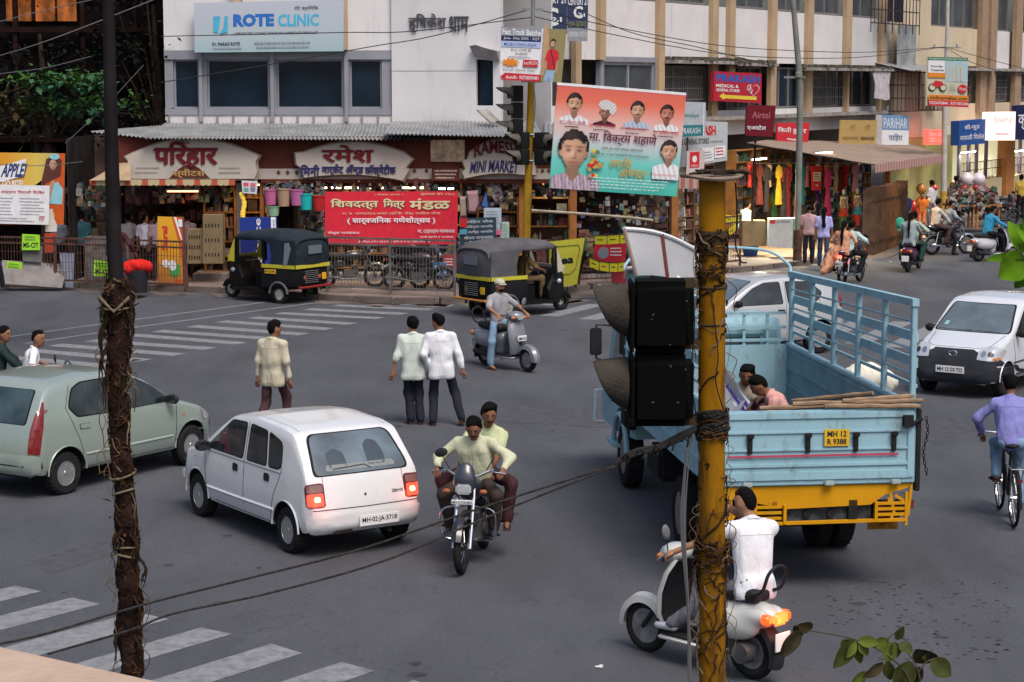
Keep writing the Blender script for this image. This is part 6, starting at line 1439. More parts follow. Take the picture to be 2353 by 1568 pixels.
def ind_side(sd):
    c.window([(.86,.94),(.45,1.20),(.05,1.385),(-.22,1.40),(-.30,.945)],sd); c.window([(-.40,.945),(-.32,1.40),(-.85,1.40),(-1.02,1.33),(-1.12,1.10),(-.98,.96)],sd)
    c.line([(.90,.9),(.84,.32)],sd); c.line([(-.35,1.42),(-.37,.32)],sd); c.line([(-1.04,1.38),(-1.16,1.1),(-.98,.7),(-.86,.34)],sd); c.line([(.84,.31),(-.86,.31)],sd); c.line([(1.5,.47),(-.86,.48)],sd,M('trim_sage',(.33,.38,.34),.5),.014,'side_moulding')
    c.line([(-.80,1.34),(-.86,1.0)],sd,plast,.008)
    for y,z in ((-.2,.83),(-.86,.84)): c.patch([(y-.09,z-.03),(y+.09,z-.03),(y+.09,z+.03),(y-.09,z+.03)],sd,ps,'door_handle',.012,2,.03); c.line([(y-.09,z-.03),(y+.09,z-.03),(y+.09,z+.03),(y-.09,z+.03),(y-.09,z-.03)],sd,None,.004)
    c.patch([(1.02,.72),(1.06,.72),(1.06,.75),(1.02,.75)],sd,amber,'side_marker',.01,1)
side_both(c,ind_side)
c.window([(-.60,.94),(.60,.94),(.56,1.36),(-.56,1.36)],'B',M('rear_glass_sage',(.03,.05,.055),.05,ior=1.7,var=.6,scale=3)); c.window([(-.62,.97),(.62,.97),(.54,1.40),(-.54,1.40)],'F')
for sx,sd in ((-1,'L'),(1,'R')):
    c.patch([(-1.765,.60),(-1.66,.58),(-1.60,.85),(-1.545,1.08),(-1.51,1.22),(-1.535,1.22),(-1.61,1.08),(-1.70,.85)],sd,redlamp,'tail_lamp',.014,3); c.patch([(sx*.69,.60),(sx*.775,.60),(sx*.765,.85),(sx*.735,1.12),(sx*.70,1.12)],'B',redlamp,'tail_lamp',.014,3)
    c.patch([(sx*.45,.60),(sx*.72,.58),(sx*.72,.70),(sx*.45,.72)],'F',headl,'headlight',.008,2,.03); c.patch([(1.72,.58),(1.80,.50),(1.80,.46),(1.68,.50)],sd,amber,'indicator',.01,1)
    c.patch([(1.80,.56),(1.86,.50),(1.84,.44),(1.62,.40)],sd,ps,'bumper_corner',.012,2)
c.patch([(-.76,.34),(.76,.34),(.78,.58),(-.78,.58)],'B',ps,'bumper',.03,4,.06); c.line([(-.78,.44),(.78,.44)],'B',plast,.035,'bumper_strip'); c.plate('MH·12·AA·6790',(-.0,-1.865,.50),True,.5,.11)
c.mirror(.74,.95,1); c.mirror(.74,.95,-1)
# --- white and grey small car at right facing us
pg = M('paint_frost',(.60,.62,.66),.25,coat=.8,metal=.1)
san = dict(top=[(-1.78,.55),(-1.76,.8),(-1.70,1.0),(-1.50,1.42),(-1.2,1.54),(-.4,1.585),(.20,1.55),(.42,1.45),(.98,1.03),(1.10,.99),(1.62,.83),(1.73,.70),(1.78,.52),(1.79,.38)],
           bottom=[(-1.78,.38),(-1.66,.25),(1.2,.22),(1.7,.22),(1.79,.32)],belt=[(-1.8,.95),(-.6,.93),(.9,.92),(1.2,.86),(1.8,.6)],
           plan=[(-1.78,.62),(-1.7,.72),(-1.4,.755),(0,.765),(1.2,.755),(1.6,.72),(1.72,.64),(1.79,.5)],sill=.36,zb=.22,tumble=.2,crown=.06,axles=(-1.19,1.19),R=.27,arch=.325,half=.755,paint=pg,spokes=8)
fv = Vector((-.58,-.81,0)).normalized(); fa = (G(2118,897)+G(2310,915))/2; cz = fa-fv*1.19+fv*.0
c = Car('pale silver small car facing the camera at the right edge',(cz.x+.05,cz.y+.1,0),heading(fv.x,fv.y),san)
def san_side(sd):
    c.window([(.84,1.0),(.36,1.38),(.16,1.47),(-.28,1.48),(-.28,1.0)],sd); c.window([(-.36,1.0),(-.36,1.48),(-1.0,1.44),(-1.15,1.05),(-1.1,1.0)],sd)
    c.line([(.92,.95),(.86,.3)],sd); c.line([(-.32,1.5),(-.32,.3)],sd); c.line([(.86,.3),(-.86,.3)],sd); c.patch([(-.2,.84),(-.02,.84),(-.02,.9),(-.2,.9)],sd,pg,'door_handle',.012,2,.02); c.line([(1.4,.55),(-.9,.56)],sd,plast,.014,'side_moulding')
side_both(c,san_side)
fg = M('front_glass',(.10,.13,.15),.07,ior=1.6,coat=.5,var=.3,scale=2.)
c.window([(-.66,1.02),(.66,1.02),(.68,1.06),(.56,1.46),(-.56,1.46),(-.68,1.06)],'F',fg,.03); c.window([(-.6,1.02),(.6,1.02),(.5,1.42),(-.5,1.42)],'B')
c.line([(-.5,1.035),(.1,1.045)],'F',plast,.012,'wiper'); c.line([(.0,1.035),(.6,1.045)],'F',plast,.012,'wiper')
c.patch([(-.74,.27),(.74,.27),(.755,.52),(.72,.66),(.40,.67),(.36,.80),(-.36,.80),(-.40,.67),(-.72,.66),(-.755,.52)],'F',M('bumper_black',(.03,.033,.04),.5,var=.2,scale=4),'bumper',.02,4,.03)
for sx in (-1,1):
    b_ = c.patch([(sx*.42,.655),(sx*.715,.64),(sx*.735,.80),(sx*.66,.855),(sx*.44,.83)],'F',headl,'headlight',.022,3,.03)
    for xx,rr_ in ((.52,.045),(.63,.04)): c.patch([(sx*xx+rr_*math.cos(q),.745+rr_*math.sin(q)) for q in [k*math.pi/5 for k in range(10)]],'F',carglass if xx > .6 else chrome,'reflector',.028,1,0,b_)
    c.patch([(sx*.66,.655),(sx*.715,.655),(sx*.715,.69),(sx*.66,.69)],'F',amber,'indicator',.028,1,0,b_)
c.line([(-.27,.745),(-.07,.725)],'F',chrome,.014,'grille_bar'); c.line([(.07,.725),(.27,.745)],'F',chrome,.014,'grille_bar')
h,n = c.hit(0,.725,'F'); m = MB(); m.tube([h+n*.03+Vector((.07*math.cos(q),0,.04*math.sin(q))) for q in [k*math.pi/10 for k in range(20)]],.009,5,closed=True); m.bar(h+n*.03+Vector((-.028,0,-.028)),h+n*.03+Vector((-.012,0,.028)),.01,.012); m.bar(h+n*.03+Vector((.012,0,-.028)),h+n*.03+Vector((.028,0,.028)),.01,.012); m.bar(h+n*.03+Vector((-.02,0,0)),h+n*.03+Vector((.02,0,0)),.01,.01); m.build('emblem',chrome,c.t)
c.plate('MH 12 DS 732',(0,1.835,.48),False,.50,.115); c.line([(-.5,.36),(.5,.36)],'F',plast,.02,'intake'); c.mirror(.80,1.0,-1); c.mirror(.80,1.0,1)
c.patch([(.47,1.10),(.54,1.10),(.53,1.16),(.46,1.16)],'F',M('sticker_teal',(.2,.42,.4),.6),'sticker',.01,1); c.line([(-.62,1.0),(-.55,.86),(-.4,.83),(0,.83),(.4,.83),(.55,.86),(.62,1.0)],'F',None,.004)
c.patch([(.45,.62),(.56,.62),(.54,.7),(.47,.7)],'F',plast,'grille',.02,1)
# --- silver hatchback behind the lorry
pz = M('paint_silver',(.48,.49,.50),.28,metal=.3,coat=.8)
sw = dict(top=[(-1.84,.50),(-1.84,.75),(-1.80,.98),(-1.72,1.12),(-1.52,1.44),(-1.2,1.50),(-.5,1.525),(.1,1.50),(.38,1.38),(.92,1.05),(1.05,1.0),(1.5,.88),(1.78,.72),(1.86,.55),(1.87,.4)],
          bottom=[(-1.84,.38),(-1.7,.25),(1.2,.22),(1.7,.24),(1.87,.34)],belt=[(-1.85,1.04),(-.6,.98),(.9,.93),(1.2,.88),(1.9,.6)],plan=[(-1.84,.68),(-1.7,.79),(-1.3,.845),(.9,.835),(1.5,.80),(1.75,.7),(1.87,.52)],
          sill=.36,zb=.22,tumble=.24,crown=.06,axles=(-1.19,1.2),R=.30,arch=.36,half=.835,paint=pz,spokes=5)
fv = Vector((-.9,-.44,0)).normalized(); lv = Vector((-fv.y,fv.x,0)); ra = G(1878,812)-lv*.75; cz = ra+fv*1.19
c = Car('silver hatchback turning left beyond the blue lorry',(cz.x,cz.y,0),heading(fv.x,fv.y),sw)
def sw_side(sd):
    c.window([(.78,1.0),(.32,1.32),(.05,1.42),(-.30,1.43),(-.36,1.0)],sd); c.window([(-.46,1.0),(-.42,1.43),(-.95,1.41),(-1.25,1.20),(-1.2,1.08),(-1.05,1.0)],sd)
    c.line([(.9,.95),(.84,.3)],sd); c.line([(-.41,1.45),(-.43,.3)],sd); c.line([(-1.0,1.4),(-1.2,1.0),(-.95,.6),(-.86,.3)],sd)
    for y in (-.30,-.98): c.patch([(y-.08,.86),(y+.08,.86),(y+.08,.90),(y-.08,.90)],sd,plast,'door_handle',.012,2,.02)
    c.patch([(-1.84,.86),(-1.68,.9),(-1.60,1.14),(-1.70,1.26),(-1.80,1.1)],sd,redlamp,'tail_lamp',.012,2,.03)
side_both(c,sw_side)
c.window([(-.68,1.04),(.68,1.04),(.56,1.44),(-.56,1.44)],'F',fg); c.window([(-.58,1.12),(.58,1.12),(.5,1.42),(-.5,1.42)],'B'); c.mirror(.72,1.02,-1); c.mirror(.72,1.02,1)
for sx in (-1,1): c.patch([(sx*.45,.66),(sx*.76,.68),(sx*.76,.86),(sx*.5,.80)],'F',headl,'headlight',.01,2,.03)

# ================================================================ BLUE LORRY
lb_ = M('lorry_blue',(.25,.41,.48),.55,var=.08,scale=2,dirt=(.15,.17,.16),dscale=4,dstretch=(1.6,1.6,.8),dthr=.54,bump=.1); lyel = M('lorry_yellow',(.52,.245,.008),.5,var=.12,scale=2.5,dirt=(.25,.14,.03),dscale=6,dthr=.62); ldark = M('chassis_black',(.018,.018,.018),.8); lin = M('lorry_inside',(.17,.30,.36),.7,var=.2,scale=3,dirt=(.10,.13,.14),dscale=3)
rr_c = P(2105,935,20.65); fr_c = P(1815,790,25.7)
fv = Vector((fr_c.x-rr_c.x,fr_c.y-rr_c.y,0)); LB = 5.05; fv.normalize(); rt = Vector((fv.y,-fv.x,0)); WB = 2.12
org = Vector((rr_c.x,rr_c.y,0))-rt*WB/2
T = thing('lorry','light blue open lorry with yellow rear bumper and tall side frames','lorry',org,heading(fv.x,fv.y))
def LX(name,c_,d_,mat,parent=None,bev=0,rot=None):
    m = MB(); m.box(c_,d_,rot); o = m.build(name,mat,parent or T,0)
    if bev:
        bm = bmesh.new(); bm.from_mesh(o.data); bmesh.ops.bevel(bm,geom=bm.edges,offset=bev,segments=2,affect='EDGES'); bm.to_mesh(o.data); bm.free(); o.data.shade_smooth(); o.data.set_sharp_from_angle(angle=rad(40))
    return o
ZF,ZT,ZR = 1.17,1.90,2.98; hw = WB/2
LX('bed_floor',(0,LB/2,ZF-.04),(WB-.12,LB-.1,.08),M('bed_floor',(.09,.08,.07),.9,var=.4,scale=4))
for sx in (-1,1):
    w_ = LX('side_wall',(sx*(hw-.025),LB/2+.03,(ZF+ZT)/2-.03),(.05,LB-.04,ZT-ZF+.06),lb_)
    for k in range(3): z = ZF+.14+k*.22; LX('rib',(sx*(hw+.008),LB/2+.03,z),(.03,LB-.1,.06),lb_,w_,.008); LX('rib',(sx*(hw-.058),LB/2+.03,z+.1),(.02,LB-.1,.03),lin,w_)
    LX('top_rail',(sx*(hw-.025),LB/2+.02,ZT+.02),(.085,LB-.02,.05),lb_,w_,.01)
    m = MB(); m.mm((sx*(hw-.054)-.002,.06,ZF),(sx*(hw-.054)+.002,LB-.03,ZT-.01)); m.build('inner_face',lin,w_,0)
    # tall side frame with posts and slats
    fr = thing('side_frame',None,None); fr.parent = T
    npost = 6
    for k in range(npost):
        y = .07+(LB-.16)*k/(npost-1); zr_ = ZR-.17*y/LB; LX('frame_post',(sx*(hw-.02),y,(ZT+zr_)/2),(.055,.07,zr_-ZT),lb_,fr,.006)
    m = MB(); m.bar((sx*(hw-.02),.02,ZR),(sx*(hw-.02),LB-.02,ZR-.17),.07,.075); m.build('frame_rail',lb_,fr,0)
    for z,h_ in ((ZT+.22,.035),(ZT+.46,.10),(ZT+.72,.10)): m = MB(); m.bar((sx*(hw+.012),.04,z),(sx*(hw+.012),LB-.04,z-.17*(z-ZT)),.022,h_); m.build('frame_slat',lb_,fr,0)
    for z in (ZT+.60,ZT+.34,ZT+.88): m = MB(); m.tube([(sx*(hw-.03),.07,z),(sx*(hw-.03),LB-.1,z-.17*(z-ZT))],.012,6); m.build('frame_rod',lb_,fr)
    m = MB(); m.tube(curve_pts([(sx*(hw-.02),LB-.05,ZR-.17),(sx*(hw-.02),LB+.15,ZR-.05),(sx*(hw-.3),LB+.3,ZR+.11),(0,LB+.32,ZR+.16)],8),.018,7); m.build('front_hoop',lb_,fr)
hb = LX('headboard',(0,LB-.02,(ZF+ZT)/2+.02),(WB-.1,.05,ZT-ZF),lb_)
for x in (-.75,-.45,-.15,.15,.45,.75): LX('headboard_bar',(x,LB-.02,ZT+.20),(.035,.03,.44),lb_,hb)
for z in (ZT+.08,ZT+.24,ZT+.42): LX('headboard_bar',(0,LB-.03,z),(WB-.15,.03,.035),lb_,hb)
# tailgate
tg = LX('tailgate',(0,-.0,(ZF+ZT)/2-.02),(WB+.02,.06,ZT-ZF+.04),lb_,None,.01)
for z,h_ in ((ZT-.05,.07),(ZT-.22,.03),(ZT-.40,.03),(ZF+.17,.04),(ZF+.06,.09)): LX('pressing',(0,-.036,z),(WB-.05,.02,h_),lb_,tg,.006)
for x in (-hw+.06,hw-.06): LX('pressing',(x,-.038,(ZF+ZT)/2),(.07,.022,ZT-ZF-.05),lb_,tg,.006)
LX('red_stripe',(-.02,-.050,ZF+.27),(WB-.34,.004,.022),M('stripe_red',(.42,.06,.10),.6),tg)
for x in (-.58,.02,.52,.92): LX('latch',(x-.1,-.052,ZT-.33),(.05,.03,.20),ldark,tg,.008); LX('latch',(x-.1,-.066,ZT-.25),(.075,.03,.05),ldark,tg,.008)
pl_ = LX('number_plate',(.22,-.052,ZT-.28),(.26,.012,.17),platey,T)
for t_,z0,z1 in (('MH 12',ZT-.27,ZT-.21),('R 9388',ZT-.35,ZT-.29)):
    v_,f_,d_ = text_mesh(t_,.03); m = MB(); m.add([(.12+a*.2,-.060,z0+bb*(z1-z0)) for a,bb in v_],f_); m.build('plate_text',plateb,pl_,0)
for x in (-.7,.15,.85): LX('hinge',(x,-.05,ZF-.02),(.10,.05,.05),M('hinge_grey',(.30,.36,.36),.6),tg,.01)
m = MB()
for k in range(16):
    z = ZT-.1-k*.038; c_ = Vector((hw+.09+.02*math.sin(k*.5),-.06,z)); m.tube([c_+Vector((.014*math.cos(a)*(k % 2 == 0),.014*math.cos(a)*(k % 2),.022*math.sin(a))) for a in [j*math.pi/4 for j in range(8)]],.005,4,closed=True)
m.build('chain',ldark,T); m = MB(); m.box((hw-.1,-.06,ZT-.12),(.1,.07,.12)); m.tube([(hw-.05,-.07,ZT-.15),(hw+.05,-.05,ZT-.1)],.02,6); m.build('catch',ldark,T,0)
LX('rear_corner_post',(hw+.02,-.01,ZF+.3),(.05,.08,.85),ldark,T,.006)
# yellow bumper with cut-out lattice
yb_ = thing('rear_bumper',None,None); yb_.parent = T
zs_ = lambda z: ZF-.05+(z-ZF+.05)*.58
m = MB(); m.prism([(x,zs_(z)) for x,z in [(-hw,ZF-.05),(-hw,ZF-.22),(-hw+.30,ZF-.28),(-.28,ZF-.46),(.60,ZF-.42),(hw-.30,ZF-.24),(hw-.07,ZF-.13),(hw-.02,ZF-.05)]],.0,.04,'Y'); m.build('bumper_plate',lyel,yb_,0)
def yb(a,b,w=.028): mm_ = MB(); w *= .8; mm_.bar((a[0],.0,zs_(a[1])),(b[0],.0,zs_(b[1])),.03,w,up=(0,1,0)); return mm_.build('bumper_bar',lyel,yb_,0)
ZL = ZF-.72
yb((-hw,ZL),(.98-.0,ZL+.02),.06); yb((-.30,ZF-.38),(-.30,ZL),.09); yb((.66,ZF-.36),(.66,ZL),.07); yb((-hw+.02,ZF-.1),(-hw+.02,ZL),.05); yb((.98,ZF-.2),(.98,ZL-.08),.035)
for x in (-.86,-.60,-.72): yb((x,ZF-.25),(x,ZL),.025)
yb((-.86,ZL+.05),(-.73,ZF-.24)); yb((-.60,ZL+.22),(-.73,ZF-.24)); yb((-.86,ZL+.2),(-.33,ZL+.2)); yb((-hw,ZL+.12),(-.86,ZL+.12)); yb((-hw+.1,ZL),(-hw+.1,ZL+.12),.02)
for z in (ZL+.10,ZL+.30): yb((-.60,z),(-.33,z),.022)
yb((-.47,ZL),(-.47,ZL+.1),.02); yb((-.45,ZL+.3),(-.45,ZL+.4),.02)
for z in (ZL+.12,ZL+.22,ZL+.32): yb((.68,z),(.97,z),.022)
yb((.83,ZL),(.83,ZL+.12),.02); yb((.8,ZL+.32),(.8,ZL+.42),.02); yb((hw-.03,ZF-.08),(hw-.06,ZL+.1),.03); yb((.98,ZL+.1),(hw-.05,ZL+.1),.022); yb((1.0,ZL+.3),(hw-.2,ZF-.25),.012); yb((hw-.25,ZF-.2),(hw-.2,ZL+.1),.012)
LX('tow_plate',(.18,.09,zs_(ZL+.15)),(.90,.05,.20),M('grimy_plate',(.05,.055,.06),.6,var=.6,scale=12),yb_)
for x in (-.05,.2,.45): m = MB(); m.lathe([(0,0),(.045,0),(.04,.03),(0,.03)],(x,.03,zs_(ZL+.15)),'Y',12); m.build('bolt',ldark,yb_)
for x in (-.73,.82): LX('lamp_box',(x,.12,zs_(ZL+.18)),(.24,.1,.17),M('lamp_recess',(.09,.02,.015),.5),yb_)
LX('reflector',(1.02,.05,zs_(ZL+.28)),(.10,.04,.09),M('dull_reflector',(.16,.03,.02),.4),yb_); m = MB(); m.bar((hw-.16,.02,zs_(ZL+.38)),(hw-.10,.02,zs_(ZL+.12)),.04,.03,up=(0,1,0)); m.build('stay',ldark,T,0)
LX('mud_flap',(.80,.2,zs_(ZL)-.07),(.32,.02,.12),M('flap',(.28,.12,.02),.7,var=.5,scale=12),T)
# chassis, wheels, cab
for x in (-.42,.42): LX('chassis_rail',(x,3.1,.86),(.09,6.2,.2),ldark)
LX('cross_member',(0,.25,.8),(1.5,.12,.2),ldark); LX('axle',(0,2.1,.46),(1.5,.12,.12),ldark); LX('fuel_tank',(-.78,3.6,.72),(.4,.8,.36),ldark,None,.06); LX('spare_carrier',(0,1.2,.62),(.9,.9,.2),ldark,None,.05); LX('battery_box',(.78,3.7,.72),(.38,.6,.36),ldark,None,.03)
for sx in (-1,1):
    make_wheel('wheel',T,(sx*.86,2.1,.42),.42,.22,sx,6,M('wheel_yellowish',(.2,.19,.17),.7)); make_wheel('wheel',T,(sx*.62,2.1,.42),.42,.2,sx,0,ldark); make_wheel('wheel',T,(sx*.86,5.72,.42),.42,.22,sx,6,M('wheel_yellowish'))
    LX('mud_flap',(sx*.80,1.55,.62),(.5,.02,.42),ldark)
    m = MB(); m.tube([(sx*1.0,5.72+.5*math.cos(a),.45+.5*math.sin(a)) for a in [math.pi*k/14 for k in range(15)]],.035,7); m.build('wheel_arch',lb_,T)
cabp = [(5.12,.72),(5.12,2.10),(5.22,2.24),(6.2,2.22),(6.5,2.1),(6.95,1.45),(7.35,1.30),(7.45,1.0),(7.45,.62),(6.3,.62),(6.2,.92),(5.95,1.0),(5.5,1.0),(5.25,.9),(5.2,.72)]
rings = []; m = MB()
for x,k in ((-.96,0),(-.90,1),(.90,1),(.96,0)):
    cy,cz_ = 6.2,1.4; rings.append([(x,cy+(y-cy)*(1 if k else .965),cz_+(z-cz_)*(1 if k else .97)) for y,z in cabp])
m.loft(rings); cab = m.build('cab',lb_,T,30)
def cw(x,poly,nm='window',mt=None,th=.012): m = MB(); m.prism(poly,x-th/2,x+th/2,'X'); return m.build(nm,mt or carglass,cab,0)
for sx in (-1,1): cw(sx*.965,[(5.35,1.48),(5.38,2.05),(6.15,2.05),(6.55,1.50)]); cw(sx*.967,[(5.27,.98),(5.28,1.0),(5.28,2.12),(5.27,2.12)],'seam',ldark); cw(sx*.967,[(6.6,.98),(6.61,.98),(6.61,1.45),(6.6,1.45)],'seam',ldark); m = MB(); m.box((sx*.985,5.5,1.32),(.02,.14,.04)); m.build('door_handle',ldark,cab)
b_ = LX('rear_window',(0,5.112,1.80),(1.35,.012,.42),M('cab_rear_glass',(.06,.09,.10),.15,var=.3),cab); LX('window_trim',(0,5.108,2.03),(1.45,.014,.04),M('trim_teal',(.10,.20,.22),.6),cab); LX('rear_recess',(.78,5.10,1.6),(.2,.02,.85),lb_,cab,.006)
wsc = MB(); wsc.add([(-.85,6.58,2.02),(.85,6.58,2.02),(.88,6.96,1.48),(-.88,6.96,1.48)],[(0,1,2,3)]); wsc.build('windscreen',carglass,cab,0)
for sx in (-1,1):
    m = MB(); m.tube([(sx*.95,6.6,2.0),(sx*1.16,6.7,2.0),(sx*1.16,6.7,1.55),(sx*.95,6.6,1.5)],.014,6); m.build('mirror_arm',ldark,T); LX('mirror',(sx*1.17,6.68,1.78),(.16,.04,.36),plast,None,.015)
m = MB(); m.tube([(-1.0,6.9,1.1),(-1.13,6.9,1.1),(-1.15,6.9,.68),(-1.0,6.9,.66)],.018,6); m.build('step_rail',M('rail_pale',(.35,.48,.52),.5),T)
LX('air_cleaner',(-.98,5.1,1.02),(.2,.35,.3),ldark,None,.05); LX('step',(-.9,6.2,.5),(.3,.5,.05),lb_)
# load: striped board, sticks
m = MB(); m.bar((-.62,.5,ZF+.02),(-.78,2.6,ZF+1.35),.03,.95,up=(1,0,0)); 
ld_ = thing('striped_board','white board with purple edge stripes leaning inside the lorry bed','board',(0,0,0)); ld_.location = T.location; ld_.rotation_euler = T.rotation_euler
m = MB(); m.add([(-.98,.35,1.25),(-.60,.35,1.92),(-.90,2.9,2.75),(-1.0,2.9,1.6)],[(0,1,2,3)]); m.add([(-1.02,.38,1.25),(-.63,.38,1.95),(-.93,2.93,2.78),(-1.03,2.93,1.63)],[(3,2,1,0)]); m.build('board_face',M('board_grey_white',(.40,.42,.45),.6),ld_,0)
def strip(o0,o1,mt,nm,lift):
    m = MB(); a0 = Vector((-.60,.34,1.92)); a1 = Vector((-.90,2.9,2.75)); b0_ = Vector((-.98,.34,1.25)); b1_ = Vector((-1.0,2.9,1.6)); L_ = Vector((.0,-lift,lift)); f = lambda u,t: (a0.lerp(b0_,u) if t == 0 else a1.lerp(b1_,u))+L_; m.add([f(o0,0),f(o1,0),f(o1,1),f(o0,1)],[(0,1,2,3)]); m.build(nm,mt,ld_,0)
prp = M('stripe_purple',(.08,.04,.30),.6)
strip(-.02,.2,wht,'white_edge',.012); strip(.03,.08,prp,'purple_stripe',.02); strip(.11,.15,prp,'purple_stripe',.02)
bam = M('bamboo_dark',(.25,.17,.11),.8,var=.35,scale=6)
for k,(a,b) in enumerate([((1.12,-.02,ZT+.08),(-.2,.12,ZT+.05)),((1.05,.05,ZT+.12),(.3,.05,ZT+.08)),((.9,.1,ZT+.06),(.25,1.5,ZF+.25)),((.65,.15,ZT+.14),(.0,.9,ZT-.05)),((1.0,.15,ZT+.03),(-.5,.3,ZT-.02)),((1.08,-.06,ZT+.03),(.1,0,ZT+.04))]):
    m = MB(); A,B = Vector(a),Vector(b); n = 9; m.tube([A.lerp(B,i/n)+Vector((0,0,.004*math.sin(i*2+k))) for i in range(n+1)],[.026-.004*(i % 3 == 0) for i in range(n+1)],7)
    o = m.build('bamboo_stick',bam); o.location = T.location; o.rotation_euler = T.rotation_euler; tag(o,['thick bamboo stick lying along the tailgate top','short bamboo stick at the right end of the tailgate','bamboo stick sloping down into the lorry bed','bamboo stick angled up over the tailgate','long thin bamboo stick just inside the tailgate','outermost bamboo stick on the tailgate edge'][k],'stick')
sack = MB(); p = G(2000,905)
v_,f_ = sdf_solid([('e',(p.x-.1,p.y,.28),(.38,.26,.26)),('e',(p.x+.25,p.y+.05,.2),(.22,.2,.2))],.03,.1,wrinkle=.008)
sack.add([tuple(q) for q in v_],[tuple(int(i) for i in q) for q in f_]); tag(sack.build('sack',M('white_sack',(.60,.58,.50),.85,var=.08)),'white filled sack on the road beyond the lorry side frame','sack')
# ================================================================ TWO- AND THREE-WHEELERS
def spoke_wheel(t,c,R,w=.09,spokes=16,name='wheel',rimr=.80,solidrim=False,side=0,cm=None):
    m = MB(); rr = w/2
    m.lathe([(R-rr+rr*math.cos(a),rr*math.sin(a)) for a in [2*math.pi*k/8 for k in range(8)]],(0,0,0),'X',26,closed=True); o = m.build(name,rubber,t); o.location = c
    if solidrim:
        m = MB(); m.lathe([(R*.72,-w*.3),(R*.5,-w*.1),(.05,-w*.32),(0,-w*.32),(0,w*.32),(.05,w*.32),(R*.5,w*.1),(R*.72,w*.3)],(0,0,0),'X',22); m.build('rim',M('rim_grey_dull',(.22,.22,.23),.5,metal=.5,var=.4,scale=12),o)
    else:
        m = MB(); m.lathe([(R*rimr,-w*.28),(R*rimr*.94,-w*.22),(R*rimr*.94,w*.22),(R*rimr,w*.28)],(0,0,0),'X',26,closed=True); m.lathe([(.0,-.06),(.045,-.06),(.045,.06),(0,.06)],(0,0,0),'X',12)
        for k in range(spokes): a = 2*math.pi*k/spokes; b = a+.35*(-1)**k; m.bar((.03*(-1)**k,.04*math.cos(b),.04*math.sin(b)),(0,R*rimr*math.cos(a),R*rimr*math.sin(a)),.005,.005)
        m.build('rim',cm or chrome,o,30)
    return o
def fender(t,c,R,w,a0,a1,mat,name='mudguard',drop=.3):
    rings = []; n = 16
    for i in range(n+1):
        a = rad(a0+(a1-a0)*i/n); ring = []
        for x,r_ in ((-w/2,R-drop*w),(-w/2*.8,R-.01),(0,R+.012),(w/2*.8,R-.01),(w/2,R-drop*w)): ring.append((c[0]+x,c[1]+r_*math.cos(a),c[2]+r_*math.sin(a)))
        rings.append(ring)
    m = MB(); m.loft(rings,cap=False,open_ring=True); return m.build(name,mat,t)
def rbox(t,name,c,d,mat,bev=.02,rot=None,seg=3):
    m = MB(); m.box(c,d,rot); o = m.build(name,mat,t,0); bm = bmesh.new(); bm.from_mesh(o.data); bmesh.ops.bevel(bm,geom=bm.edges,offset=bev,segments=seg,affect='EDGES'); bm.to_mesh(o.data); bm.free(); o.data.shade_smooth(); o.data.set_sharp_from_angle(angle=rad(50)); return o
def tubes(t,name,lst,r,mat,n=7):
    m = MB()
    for p in lst:
        if name in ('grip','lever','mirror_stalk','shock','leg_guard'): m = MB(); m.tube(p,r,n); o = m.build(name,mat,t)
        else: m.tube(p,r,n)
    return o if name in ('grip','lever','mirror_stalk','shock','leg_guard') else m.build(name,mat,t)
def txt_on(t,s_,c,w,h,n,mat,name='plate_text'):
    """flat text at c facing +-y (n = -1 faces -y)"""
    v,f,d = text_mesh(s_,.02); m = MB(); m.add([(c[0]+(a-.5)*w*(-n),c[1]+n*.008,c[2]+(b-.5)*h) for a,b in v],f); return m.build(name,mat,t,0)
dullc = M('dull_chrome',(.12,.12,.12),.5,metal=.6)
